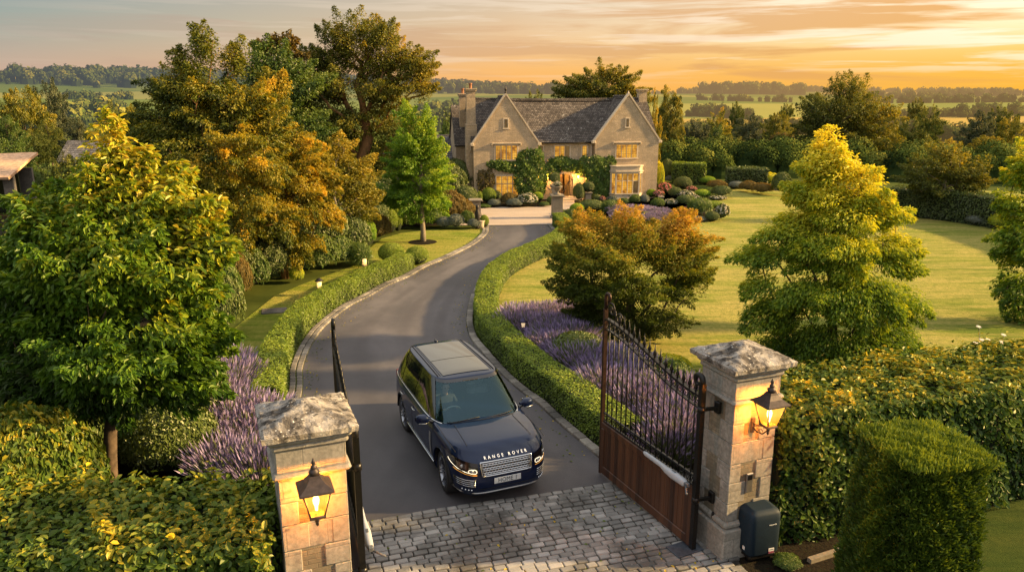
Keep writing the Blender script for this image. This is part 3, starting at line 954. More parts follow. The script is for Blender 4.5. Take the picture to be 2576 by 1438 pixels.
court = [G(*q) for q in [(1150, 566.6), (1230, 566.6), (1376, 564.6), (1440, 564), (1650, 540), (1700, 505), (1655, 488), (1400, 486), (1100, 502), (1080, 540)]]
sheet('gravel_court', court, .008, M_gravel, 'pale gravel forecourt in front of the stone house')

lawnR = [(1.9, 15.2), (.1, 18.5), (-.8, 22), (-1.2, 24.5), (-1.1, 27), (0, 31), (1.2, 34), (2.9, 38), (3.7, 41), (3.2, 44), (7, 44.5), (13, 50), (16, 58), (17.5, 63), (25, 62), (36, 60), (50, 56), (48, 30), (32, 18), (20, 12), (11, 12.6), (6, 13.0)]
sheet('lawn', lawnR, 0.0, M_lawnR, 'wide sunlit lawn to the right of the drive')
lawnL = [G(*q) for q in [(600, 1000), (540, 880), (560, 850), (620, 800), (690, 745), (760, 715), (880, 672), (912, 655), (925, 628), (960, 600), (1010, 586), (1090, 577), (1235, 574), (1236, 600), (1130, 655), (1030, 700), (900, 775), (815, 830), (775, 890), (764, 950), (761, 1010), (690, 1020)]]
sheet('lawn', lawnL, .004, M_lawnL, 'lawn strip curving along the left hedge of the drive')
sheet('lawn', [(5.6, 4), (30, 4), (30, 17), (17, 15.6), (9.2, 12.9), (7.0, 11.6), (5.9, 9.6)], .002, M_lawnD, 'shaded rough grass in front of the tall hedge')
# planting beds
def bed(pts, z, label):
    return sheet('planting_bed', pts, z, M_soil, label)
bed([(-20, 8), (-3.2, 8.0), (-3.6, 11), (-5.0, 13.5), (-6.1, 17.2), (-6.6, 20.0), (-8, 21), (-9.6, 22.5), (-10.6, 25), (-10.7, 29), (-9.6, 33.5), (-9.2, 36), (-9.3, 39), (-7.6, 41.5), (-6, 43.0), (-2.0, 43.6), (-2.4, 46.5), (-3, 49.5), (-4, 60), (-25, 70), (-40, 40)], -.004, 'dark bed under the trees left of the drive')
bed([(2.0, 14.6), (.9, 16.8), (-.1, 19), (-.75, 21.5), (-.9, 23.7), (.2, 24.6), (2.2, 23.2), (3.9, 20.0), (4.9, 16.5), (5.8, 13.4), (4.2, 12.4)], .005, 'soil bed of lavender right of the drive')
bed([(5, 12.6), (9.6, 13.6), (18, 16.5), (18, 15.4), (9.2, 12.6), (6.8, 11.5), (6.0, 8.0), (6.0, 5.5), (3.5, 5.5), (3.5, 10.6)], .006, 'soil strip below the tall hedge')
bed([(3.3, 43.6), (5, 42.9), (9, 44.0), (11.6, 44.8), (12.9, 46), (13.4, 50), (12.8, 55.5), (15.8, 59.5), (12, 60.5), (12.3, 51), (9.5, 47.8), (5.0, 46.6), (3.0, 45.9)], .014, 'flower bed between forecourt and lawn')
bed([(-4.0, 50.4), (0, 50.7), (2.0, 50.8), (2.6, 54.5), (-3, 53.8)], .0135, 'narrow bed along the left front of the house')
bed([(4.3, 51.3), (10.5, 51.8), (13, 52.5), (13, 56), (4.5, 54.5)], .0135, 'narrow bed along the right front of the house')
bed([(21, 48.5), (25.5, 46.4), (33, 40), (45, 33), (52, 40), (30, 54)], .003, 'border in front of the long dark hedge')
bed([(16.5, 62), (22, 59), (30, 53), (33, 57), (24, 66)], .003, 'border at the far edge of the lawn')

# kerb setts
def kerb(name, P, side, label, w=.2, step=.24, rows=1):
    n2, _ = normals2(P)
    mb = MB(); ti = []
    rng = random.Random(5)
    s = np.concatenate([[0], np.cumsum(np.linalg.norm(np.diff(P, axis=0), axis=1))])
    L = s[-1]; u = 0
    while u < L - .05:
        um = u + step / 2
        x = np.interp(um, s, P[:, 0]); y = np.interp(um, s, P[:, 1])
        nx = np.interp(um, s, n2[:, 0]); ny = np.interp(um, s, n2[:, 1])
        for r in range(rows):
            o = side * (w / 2 + .01 + r * (w + .015))
            a = math.atan2(ny, nx)
            n0 = mb.n
            mb.bbox((x + nx * o, y + ny * o, .022 + rng.uniform(-.006, .006)), (w - .012, step - .016, .09), .014, a + rng.uniform(-.03, .03))
            ti += [rng.random()] * (mb.n - n0)
        u += step
    o = mb.build(name, M_kerb)
    at = o.data.attributes.new('tint', 'FLOAT', 'POINT'); at.data.foreach_set('value', ti)
    tag(o, label, None, kind='structure')
kerb('kerb', LEp, 1, 'pale stone sett edging on the left of the drive', .16, .22, 2)
kerb('kerb', REp, -1, 'pale stone sett edging on the right of the drive', .22, .30, 1)

# cobbled apron
def cobbles():
    rng = random.Random(9)
    mb = MB(); ti = []
    ori = c0.copy()
    rowh, bw = .128, .225
    r = 0
    y = -rowh / 2
    while y > -5.2:
        x = -3.2 + (r % 2) * bw * .5 + rng.uniform(-.03, .03)
        while x < 8.5:
            b = bw * rng.uniform(.82, 1.2)
            p = ori + CDIR * (x + b / 2) + CNRM * (y + .02 * math.sin(x * 1.3 + r))
            if p.x < 3.62 + .05 * math.sin(p.y * 5):
                n0 = mb.n
                zz = .012 + rng.uniform(-.005, .006) + .012 * math.sin(p.x * 1.1) * math.sin(p.y * .9)
                M = Matrix.Rotation(math.atan2(CDIR.y, CDIR.x) + rng.uniform(-.035, .035), 3, 'Z') @ Matrix.Rotation(rng.uniform(-.03, .03), 3, 'X') @ Matrix.Rotation(rng.uniform(-.03, .03), 3, 'Y')
                mb.bbox((p.x, p.y, zz), (b - .018, rowh - .016 + rng.uniform(-.008, .004), .07), rng.uniform(.008, .016), mat=M)
                ti += [rng.random()] * (mb.n - n0)
            x += b
        y -= rowh; r += 1
    o = mb.build('cobbled_paving', M_sett)
    at = o.data.attributes.new('tint', 'FLOAT', 'POINT'); at.data.foreach_set('value', ti)
    tag(o, 'worn grey cobbled paving between the gate pillars', None, kind='structure')
    q = [c0 - CDIR * 3.4, c0 + CDIR * 6.2, Vector((3.66, 12.5, 0)), Vector((3.66, 5.5, 0)), c0 - CDIR * 3.4 - CNRM * 6]
    sheet('paving_bed', q, .017, M_joint, 'dark mossy joints under the cobbles')
cobbles()

# fallen leaves and grit gathered along the kerbs
def litter():
    rng = np.random.default_rng(12); P = []
    for E_, sd, n in ((LEp, -1, 420), (REp, 1, 360)):
        nn, _ = normals2(E_); i = rng.integers(0, len(E_), n); o = np.abs(rng.normal(size=n)) * .28 + .02
        q = E_[i] + nn[i] * (sd * o)[:, None] + rng.normal(size=(n, 2)) * .12; P.append(q)
    c = np.array([[c0.x, c0.y]]) + np.outer(rng.random(160) * 7 - 1, [CDIR.x, CDIR.y]) - np.outer(rng.random(160) * 4, [CNRM.x, CNRM.y]); P.append(c)
    P = np.vstack(P); n = len(P); z = np.full(n, .022); z[-160:] = .055
    V, F, k = leaf_arrays(np.column_stack([P, z]), np.array([[0, 0, 1.0]]) + rng.normal(size=(n, 3)) * .25, rng.normal(size=(n, 3)), .035 + .04 * rng.random(n), .6, 6)
    tag(quadmesh('fallen_leaves', V, F, M_leaf_beech, np.repeat(.5 + .5 * rng.random(n), k)), 'small fallen leaves lying along the edges of the drive', 'fallen leaves', None, 'stuff')
litter()
# stepping slab in the lawn
mb = MB(); p = G(690, 783)
mb.bbox((p.x, p.y, .02), (.85, .6, .06), .02, .3)
tag(mb.build('stone_slab', M_kerb), 'flat brown stone slab set in the left lawn', 'slab')
mb = MB(); g = G(1063, 609)
mb.lathe([(0.74, .010), (.70, .018), (.3, .05), (.05, .07)], (g.x, g.y, 0), 28, capt=True)
tag(mb.build('tree_pit', M_soil), 'round bare soil ring around the lime green tree', None, kind='structure')

# ------------------------------------------------------------------ the house
HO = Vector((-2.67, 53.2, 0)); HR = R(9)
W1, WC, W2 = 4.55, 4.15, 4.70
WT = W1 + WC + W2
EAV = 4.12; PK = 7.38; REC = .55; DEP = 6.4
house = empty('stone_house', 'Cotswold stone manor house with two front gables and lit windows', 'house', HO, HR)

def gable_front(mb, x0, x1, y, zE, zP, depth, mi=0):
    xm = (x0 + x1) / 2
    pts = [(x0, 0), (x1, 0), (x1, zE), (xm, zP), (x0, zE)]
    n = 5
    vs = [(p[0], y, p[1]) for p in pts] + [(p[0], y + depth, p[1]) for p in pts]
    mb.add(vs, [(0, 1, 2, 3, 4), (9, 8, 7, 6, 5)] + [(i, i + 5, (i + 1) % 5 + 5, (i + 1) % 5) for i in range(5)], mi)

wl = MB(); gable_front(wl, 0, W1, 0, EAV, PK - .1, .5); wl.build('wall', M_wall, house)
wl = MB(); gable_front(wl, W1 + WC, WT, 0, EAV + .1, PK - .1, .5); wl.build('wall', M_wall, house)
def _ax(px):
    d = Vector(_ray(px, 480)); o = Vector((0, 0, CAMH)); Rm = Matrix.Rotation(-HR, 3, 'Z'); ol = Rm @ (o - HO); dl = Rm @ d
    return (ol + dl * ((REC - ol.y) / dl.y)).x
# body: side walls and centre wall with arched door opening
AX = W1 + 2.95 - .15   # arch centre
AX = _ax(1419.7)
AW = .62; AH = 1.45
wl = MB()
wl.box(((W1 + AX - AW) / 2, REC + .2, EAV / 2), (AX - AW - W1, .4, EAV))
wl.box(((W1 + WC + AX + AW) / 2, REC + .2, EAV / 2), (W1 + WC - AX - AW, .4, EAV))
# wall over the arch
arc = [(AX + AW * math.cos(t), AH + AW * .62 * math.sin(t)) for t in np.linspace(PI, 0, 13)]
for i in range(12):
    a, c = arc[i], arc[i + 1]
    wl.add([(a[0], REC, a[1]), (c[0], REC, c[1]), (c[0], REC, EAV), (a[0], REC, EAV), (a[0], REC + .4, a[1]), (c[0], REC + .4, c[1])], [(0, 1, 2, 3), (0, 4, 5, 1)])
wl.build('wall', M_wall, house)
wl = MB()
wl.box((.2, (.5 + DEP) / 2, EAV / 2), (.4, DEP - .5, EAV))
wl.box((WT - .2, (.5 + DEP) / 2, EAV / 2), (.4, DEP - .5, EAV))
wl.box((WT / 2, DEP - .2, EAV / 2), (WT - .8, .4, EAV))
# end gables of the main roof
YR = DEP / 2 + .3
for x in (0, WT - .4):
    wl.add([(x, .5, EAV), (x, DEP, EAV), (x, YR, 7.0), (x + .4, .5, EAV), (x + .4, DEP, EAV), (x + .4, YR, 7.0)], [(0, 2, 1), (3, 4, 5), (0, 3, 5, 2), (2, 5, 4, 1)])
wl.build('wall', M_wall, house)

def slab(mb, a, b, c, d, t=.12, mi=0):
    a, b, c, d = map(Vector, (a, b, c, d))
    n = (b - a).cross(d - a).normalized() * t
    vs = [a, b, c, d, a - n, b - n, c - n, d - n]
    mb.add(vs, [(0, 1, 2, 3), (7, 6, 5, 4), (0, 4, 5, 1), (1, 5, 6, 2), (2, 6, 7, 3), (3, 7, 4, 0)], mi)
def sagroof(mb, a, b, c, d, nx=14, ny=6, sag=.07, t=.14):
    """roof plane with the uneven sag of old timber, a,b eaves; d,c ridge"""
    a, b, c, d = map(Vector, (a, b, c, d))
    n = (b - a).cross(d - a).normalized()
    P = []; Q = []
    for i in range(nx + 1):
        u = i / nx; r = []; q = []
        for j in range(ny + 1):
            v = j / ny
            p = (a * (1 - u) + b * u) * (1 - v) + (d * (1 - u) + c * u) * v
            s = -sag * math.sin(PI * u) * (.4 + .6 * v) + .018 * math.sin(u * 17 + v * 5) + .012 * math.sin(v * 14 + u * 9)
            r.append(p + n * s); q.append(p + n * (s - t))
        P.append(r); Q.append(q)
    mb.grid(P, smooth=True)
    mb.grid(Q, smooth=True, flip=True)
    mb.grid([[P[i][0], Q[i][0]] for i in range(nx + 1)], smooth=False, flip=True)
    mb.grid([[P[i][-1], Q[i][-1]] for i in range(nx + 1)], smooth=False)
    mb.grid([[P[0][j], Q[0][j]] for j in range(ny + 1)], smooth=False)
    mb.grid([[P[-1][j], Q[-1][j]] for j in range(ny + 1)], smooth=False, flip=True)
ZR = 7.06
rf = MB()
sagroof(rf, (-.12, REC - .22, EAV - .02), (WT + .12, REC - .22, EAV - .02), (WT + .12, YR, ZR), (-.12, YR, ZR), 24, 8, .10)
sagroof(rf, (WT + .12, DEP + .25, EAV - .1), (-.12, DEP + .25, EAV - .1), (-.12, YR, ZR), (WT + .12, YR, ZR))
rf.tube([(-.14 + (WT + .28) * i / 24, YR, ZR + .02 - .085 * math.sin(PI * i / 24)) for i in range(25)], .085, 7)
roof = rf.build('roof', M_roofx, house)
def crossroof(x0, x1, zE, zP, back):
    xm = (x0 + x1) / 2; ov = .16
    sl = (zP - zE) / (xm - x0)
    r = MB()
    sagroof(r, (x0 - ov, back, zE - ov * sl * .9), (x0 - ov, .28, zE - ov * sl * .9), (xm, .28, zP), (xm, back, zP), 8, 6, .03)
    sagroof(r, (x1 + ov, .28, zE - ov * sl * .9), (x1 + ov, back, zE - ov * sl * .9), (xm, back, zP), (xm, .28, zP), 8, 6, .03)
    r.tube([(xm, .28, zP + .02), (xm, back, zP + .02)], .08, 7)
    return r.build('roof', M_roofy, house)
crossroof(0, W1, EAV, PK - .16, YR + .15)
crossroof(W1 + WC, WT, EAV + .1, PK - .16, YR + .15)
# copings on the front gables, kneelers, finials
def coping(x0, x1, zE, zP):
    xm = (x0 + x1) / 2
    m = MB()
    for xa in (x0 - .10, x1 + .10):
        a = Vector((xa, .0, zE - .08)); b = Vector((xm, .0, zP + .03))
        m.bar(a + Vector((0, .13, 0)), b + Vector((0, .13, 0)), .40, .10, up=(0, 0, 1))
        m.bbox((xa, .12, zE - .14), (.26, .42, .2), .03)
    m.build('coping', M_trim, house)
coping(0, W1, EAV, PK); coping(W1 + WC, WT, EAV + .1, PK)
m = MB(); m.lathe([(.09, 0), (.07, .14), (.045, .2), (.075, .27), (.085, .33), (.045, .42), (.02, .5), (.008, .6)], (W1 / 2, .13, PK), 10)
m.build('finial', M_ironworn, house)
m = MB(); m.lathe([(.09, 0), (.06, .1), (.02, .22)], (WT - W2 / 2, .13, PK), 10); m.build('finial', M_trim, house)

def window(x0, x1, z0, z1, y, n, transom=None, parent=house, lit=None, hood=True, ang=0.0, org=None, dims=()):
    """mullioned window: frame with dressed stone, lights of leaded glass; local plane y"""
    root = MB()
    w = x1 - x0; fw = .09; mu = .055
    pr = .035
    def bx(cx, cz, sx, sz, pro=0.0, dy=.14):
        root.bbox((cx, y - pr - pro + dy / 2, cz), (sx, dy, sz), .012)
    bx((x0 + x1) / 2, z0 - fw / 2, w + 2 * fw + .06, fw, .03)
    bx((x0 + x1) / 2, z1 + fw / 2, w + 2 * fw, fw)
    bx(x0 - fw / 2, (z0 + z1) / 2, fw, z1 - z0)
    bx(x1 + fw / 2, (z0 + z1) / 2, fw, z1 - z0)
    for i in range(1, n):
        bx(x0 + w * i / n, (z0 + z1) / 2, mu, z1 - z0 - .004, -.012)
    if transom: bx((x0 + x1) / 2, transom, w - .004, mu, -.02)
    if hood:
        root.bbox(((x0 + x1) / 2, y - .06, z1 + fw + .07), (w + .56, .16, .07), .02)
        for xx in (x0 - .26, x1 + .26): root.bbox((xx, y - .06, z1 + fw - .0), (.07, .14, .12), .015)
    f = root.build('window', M_trim, parent)
    for i in range(n):
        g = MB()
        a = x0 + w * i / n + (mu / 2 if i else 0) + .012; b_ = x0 + w * (i + 1) / n - (mu / 2 if i < n - 1 else 0) - .012
        zz = [(z0 + .012, z1 - .012)] if not transom else [(z0 + .012, transom - mu / 2 - .008), (transom + mu / 2 + .008, z1 - .012)]
        for (za, zb) in zz:
            g.box(((a + b_) / 2, y + .03 - .062, (za + zb) / 2), (b_ - a, .02, zb - za))
        g.build('pane', M_dim if i in dims else M_lit, f)
    return f

def hx(crop): return None
# window rectangles measured in the front plane
def hp(px, py, yl):
    """pixel -> house local x,z on plane y=yl"""
    d = Vector(_ray(px, py)); o = Vector((0, 0, CAMH))
    Rm = Matrix.Rotation(-HR, 3, 'Z')
    ol = Rm @ (o - HO); dl = Rm @ d
    t = (yl - ol.y) / dl.y
    q = ol + dl * t
    return q.x, q.z
def cr(cx, cy): return 1104.6 + cx * .2604, 187.2 + cy * .2604
def wincrop(cx0, cx1, cy0, cy1, yl, n, **k):
    x0, z1 = hp(*cr(cx0, cy0), yl); x1, z0 = hp(*cr(cx1, cy1), yl)
    return window(x0, x1, z0, z1, yl, n, **k)
wincrop(545, 752, 690, 822, 0, 4)
x0, z1 = hp(*cr(553, 988), 0); _, z0 = hp(*cr(712, 1185), 0)
wincrop(553, 760, 985, 1172, 0, 4, transom=z0 + (z1 - z0) * .66, hood=False)
wincrop(1715, 1906, 680, 805, 0, 4)
wincrop(1120, 1258, 692, 810, REC, 3, hood=False, dims=(2,))
wincrop(1384, 1424, 690, 810, REC, 1, hood=False)
wincrop(964, 1000, 692, 812, REC, 1, hood=False, dims=(0,))
wincrop(630, 662, 435, 518, 0, 1, hood=False, dims=(0,))
f = wincrop(1810, 1830, 430, 508, 0, 1, hood=False, dims=(0,))
# hood label stones over ground window
# bay window, right wing
bx0, _ = hp(*cr(1672, 1000), -.55); bx1, _ = hp(*cr(1968, 1000), -.55)
_, bz1 = hp(*cr(1800, 960), -.6); _, bz0 = hp(*cr(1800, 1150), -.6); _, bt = hp(*cr(1800, 1030), -.6)
_, zp0 = hp(*cr(1800, 880), -.5)
bay = MB()
BY = -.62
def bayring(grow, z0, z1, mi=0):
    bay.prism([(bx0 - .05 - grow, .02), (bx0 - .05 - grow, BY + .35 - grow * .3), (bx0 + .28 - grow * .3, BY - grow), (bx1 - .28 + grow * .3, BY - grow), (bx1 + .05 + grow, BY + .35 - grow * .3), (bx1 + .05 + grow, .02)][::1], z0, z1, mi)
bayring(.0, 0, bz0 - .07); bayring(.05, bz0 - .07, bz0)
bayring(.02, bz1, bz1 + .12); bayring(.08, bz1 + .12, bz1 + .20); bayring(.0, bz1 + .20, zp0 - .08); bayring(.07, zp0 - .08, zp0)
for xx, yy in ((bx0 + .28, BY + .06), (bx1 - .28, BY + .06), (bx0 - .0, BY + .35), (bx1 + .0, BY + .35), (bx0 + .0, -.05), (bx1 - .0, -.05)):
    bay.box((xx, yy, (bz0 + bz1) / 2), (.12, .12, bz1 - bz0 - .002))
bayo = bay.build('bay_window', M_trim, house)
wa, wb = bx0 + .36, bx1 - .36
mu = MB()
for i in range(1, 4): mu.bbox((wa + (wb - wa) * i / 4, BY + .05, (bz0 + bz1) / 2), (.055, .09, bz1 - bz0 - .01), .01)
mu.bbox(((wa + wb) / 2, BY + .055, bt), (wb - wa, .08, .055), .01)
mu.build('mullion', M_trim, bayo)
for i in range(4):
    for (za, zb) in ((bz0, bt - .03), (bt + .03, bz1)):
        g = MB(); a = wa + (wb - wa) * i / 4; c = wa + (wb - wa) * (i + 1) / 4
        g.box(((a + c) / 2, BY + .10, (za + zb) / 2), (c - a - .03, .02, zb - za)); g.build('pane', M_lit if (i < 3 or za > bz0) else M_dim, bayo)
for xa, ya, xb, yb in ((bx0 + .02, BY + .36, bx0 + .26, BY + .1), (bx1 - .02, BY + .36, bx1 - .26, BY + .1)):
    g = MB()
    g.add([(xa, ya, bz0), (xb, yb, bz0), (xb, yb, bz1), (xa, ya, bz1)], [(0, 1, 2, 3)]); g.build('pane', M_lit, bayo)
for xx in (bx0 + .01, bx1 - .01):
    g = MB()
    g.add([(xx, BY + .42, bz0), (xx, -.1, bz0), (xx, -.1, bz1), (xx, BY + .42, bz1)], [(0, 1, 2, 3)]); g.build('pane', M_dim, bayo)

# string course, gutter, drainpipes
m = MB()
m.tube([(W1 + .05, REC - .26, EAV - .07), (W1 + WC - .05, REC - .26, EAV - .07)], .055, 6); m.build('gutter', M_ironworn, house)
m = MB(); m.tube([(W1 + WC - .16, REC - .08, EAV - .08), (W1 + WC - .16, REC - .06, .1)], .04, 6); m.build('drainpipe', M_trim, house)
m = MB(); m.tube([(-.12, .75, EAV - .1), (-.08, .75, .1)], .05, 6); m.build('drainpipe', M_trim, house)

# chimneys
def chimney(x, y, z0, z1, w, d, pots, base=None):
    m = MB()
    if base: m.bbox((x, y, (z0 + base) / 2), (w + .16, d + .16, base - z0), .03)
    zb = base or z0
    m.box((x, y, (zb + z1) / 2), (w, d, z1 - zb))
    m.bbox((x, y, zb + .04), (w + .2, d + .2, .09), .03)
    m.bbox((x, y, z1 - .02), (w + .12, d + .12, .10), .02); m.bbox((x, y, z1 + .08), (w + .2, d + .2, .10), .02)
    c = m.build('chimney', M_wall, house)
    for i in range(pots):
        p = MB(); p.lathe([(.13, 0), (.11, .05), (.10, .3), (.13, .33), (.13, .38), (.09, .38)], (x + (i - (pots - 1) / 2) * .3, y, z1 + .12), 10)
        p.build('chimney_pot', M_pot, c)
M_pot = simple('terracotta', (.34, .15, .07), .8, var=.3, scale=8)
chx, chz = hp(1191, 228, 1.0)
chimney(-.05, 1.15, 2.6, chz, .62, .62, 1, base=5.25)
chimney(-.62 + .35, 4.6, 2.6, 7.3, .55, .6, 1)
rx_, rz_ = hp(1614, 236, 3.6)
chimney(rx_, YR, 5.0, 7.62, .6, .6, 0)
# buttress-like chimney breast and rear wing on the left flank
m = MB()
m.box((-.18, 1.15, 1.6), (.5, .9, 3.2)); slab(m, (-.46, .66, 3.15), (-.46, 1.64, 3.15), (.0, 1.64, 3.7), (.0, .66, 3.7), -.1)
m.build('chimney_breast', M_wall, house)
m = MB()
gx = -.95
pts = [(3.2, 0), (8.6, 0), (8.6, 3.9), (5.9, 6.5), (3.2, 3.9)]
m.add([(gx, p[0], p[1]) for p in pts] + [(.0, p[0], p[1]) for p in pts], [(4, 3, 2, 1, 0), (5, 6, 7, 8, 9)] + [(i, (i + 1) % 5, (i + 1) % 5 + 5, i + 5) for i in range(5)])
wing = m.build('wing_wall', M_wall, house)
r = MB(); sagroof(r, (gx - .1, 3.0, 3.75), (3, 3.0, 3.75), (3, 5.9, 6.6), (gx - .1, 5.9, 6.6), 6, 4, .02)
sagroof(r, (3, 8.8, 3.75), (gx - .1, 8.8, 3.75), (gx - .1, 5.9, 6.6), (3, 5.9, 6.6), 6, 4, .02); r.build('roof', M_roofx, house)

# porch: recessed arched doorway
M_oak = simple('oak_door', (.30, .17, .07), .6, var=.3, scale=5)
M_dooropen = simple('painted_door', (.33, .24, .10), .6, var=.15, scale=5)
m = MB()
m.box((AX - AW - .02, REC + 1.0, 1.2), (.08, 1.2, 2.4)); m.box((AX + AW + .02, REC + 1.0, 1.2), (.08, 1.2, 2.4)); m.box((AX, REC + 1.0, 2.36), (AW * 2, 1.2, .1))
m.build('porch_recess', M_trim, house)
m = MB()
for t in np.linspace(0, PI, 15)[:-1]:
    t2 = t + PI / 14
    for k in (0,):
        ri, ro = 1.0, 1.17
        P = [(AX + AW * ri * math.cos(t), AH + AW * .62 * ri * math.sin(t)), (AX + AW * ri * math.cos(t2), AH + AW * .62 * ri * math.sin(t2)), (AX + AW * ro * math.cos(t2), AH + AW * .75 * ro * math.sin(t2)), (AX + AW * ro * math.cos(t), AH + AW * .75 * ro * math.sin(t))]
        m.add([(p[0], REC - .05, p[1]) for p in P] + [(p[0], REC + .1, p[1]) for p in P], [(0, 3, 2, 1), (0, 1, 5, 4), (2, 3, 7, 6)])
for s in (-1, 1): m.box((AX + s * AW * 1.085, REC + .02, AH / 2), (AW * .17, .14, AH))
m.build('door_surround', M_trim, house)
door = MB()
door.box((AX - .22, REC + 1.42, 1.0), (.80, .05, 2.0)); door = door.build('door', M_oak, house)
m = MB(); m.box((AX + .42, REC + 1.05, 1.0), (.05, .66, 2.0), rz=.35); m.build('open_door_leaf', M_dooropen, house)
m = MB()
m.bbox((AX, REC - .35, .06), (1.9, .9, .12), .02); m.bbox((AX, REC - .1, .15), (1.6, .5, .10), .02); m.build('doorstep', M_trim, house)
for s in (-1, 1):
    lx = AX + s * .98
    lz = 1.62
    m = MB(); m.lathe([(.05, -.12), (.09, .08), (.11, .1), (.02, .2)], (lx, REC - .12, lz), 6); m.bar((lx, REC, lz - .1), (lx, REC - .12, lz - .1), .02)
    L_ = m.build('porch_lamp', simple('porch_glow', (.9, .6, .2), .5, emis=(1, .55, .12), estr=9), house)

def lamp_light(loc, power, col=(1, .50, .13), rad=.05, parent=None, name='lamp_glow'):
    l = bpy.data.lights.new(name, 'POINT'); l.energy = power; l.color = col; l.shadow_soft_size = rad
    o = bpy.data.objects.new(name, l); COL.objects.link(o); o.location = loc
    if parent: adopt(o, parent)
    return o
for s in (-1, 1): lamp_light((AX + s * .98, REC - .36, 1.70), 120, parent=house)
lamp_light((AX, REC + .75, 1.9), 60, parent=house)

# ---------------- outbuildings
def cottage(name, label, cat, loc, rz, w, d, ze, zr, wallm, roofm, chim=False, ov=.15, axis_x=True):
    root = empty(name, label, cat, loc, rz)
    m = MB()
    m.box((0, -d / 2 + .15, ze / 2), (w, .3, ze)); m.box((0, d / 2 - .15, ze / 2), (w, .3, ze))
    for s in (-1, 1):
        x = s * (w / 2 - .15)
        m.box((x, 0, ze / 2), (.3, d - .6, ze))
        m.add([(x - .15, -d / 2, ze), (x - .15, d / 2, ze), (x - .15, 0, zr - .05), (x + .15, -d / 2, ze), (x + .15, d / 2, ze), (x + .15, 0, zr - .05)], [(0, 2, 1), (3, 4, 5), (0, 3, 5, 2), (2, 5, 4, 1)])
    m.build('wall', wallm, root)
    r = MB()
    sl = (zr - ze) / (d / 2)
    sagroof(r, (-w / 2 - ov, -d / 2 - ov, ze - ov * sl), (w / 2 + ov, -d / 2 - ov, ze - ov * sl), (w / 2 + ov, 0, zr), (-w / 2 - ov, 0, zr), 10, 5, .06)
    sagroof(r, (w / 2 + ov, d / 2 + ov, ze - ov * sl), (-w / 2 - ov, d / 2 + ov, ze - ov * sl), (-w / 2 - ov, 0, zr), (w / 2 + ov, 0, zr), 10, 5, .06)
    rr = r.build('roof', roofm, root)
    if chim:
        c = MB(); c.box((w / 2 - .4, 0, zr + .3), (.4, .4, 1.0)); c.bbox((w / 2 - .4, 0, zr + .85), (.5, .5, .1), .02); c.build('chimney', wallm, rr)
    return root
# gabled cottage: gable end faces the camera
p = A(972, 372, 57.0)
co = cottage('cottage', 'small rubble stone cottage whose gable shows behind the lime green tree', 'cottage', (p.x + .1, 60.0, 0), R(96), 7.0, 4.4, 1.7, p.z, M_wallrough, M_slate)
p2 = A(1135, 338, 60)
cottage('outbuilding', 'low stone tiled outbuilding between lime green tree and house', 'outbuilding', (p2.x + .4, 61.5, 0), R(4), 6.5, 5.0, 2.3, 4.3, M_wall, M_slate, chim=False)
p3 = A(180, 356, 62)
cottage('barn', 'slate roofed barn half hidden behind the big leaf tree', 'barn', (p3.x + .5, 64, 0), R(2), 3.6, 4, 2.2, p3.z, M_wallrough, M_slate)
# open fronted tan roofed shed at the left edge
p4 = A(20, 402, 46)
sh = empty('open_shed', 'low tan roofed shed with dark open front at the left edge', 'shed', (p4.x - 3.6, 47, 0), R(6))
M_tan = simple('tan_thatch', (.62, .38, .22), .95, var=.3, scale=5, bump=.4)
m = MB(); sagroof(m, (-3.6, -1.9, 2.55), (3.6, -1.9, 2.55), (3.6, 2.0, 3.75), (-3.6, 2.0, 3.75), 10, 4, .08, .16); m.build('roof', M_tan, sh)
m = MB(); m.box((-2.2, -.9, 1.15), (1.9, .3, 2.3)); m.box((3.1, -.9, 1.4), (.6, .3, 2.8)); m.box((0, 1.6, 1.4), (6.6, .2, 2.8)); m.build('wall', M_wallrough, sh)
m = MB(); m.box((.9, 1.0, 1.4), (3.6, .05, 2.7)); m.build('shade_panel', M_core, sh)  # near black panel painted as the shade inside the open front
m = MB(); a = G(-60, 505); m.box((a.x, a.y, .45), (5.0, .4, .9), rz=.2); m.bbox((a.x, a.y, .95), (5.1, .5, .12), .03, .2)
tag(m.build('stone_wall', M_wallrough), 'low rubble wall running out of frame at the far left', 'wall')
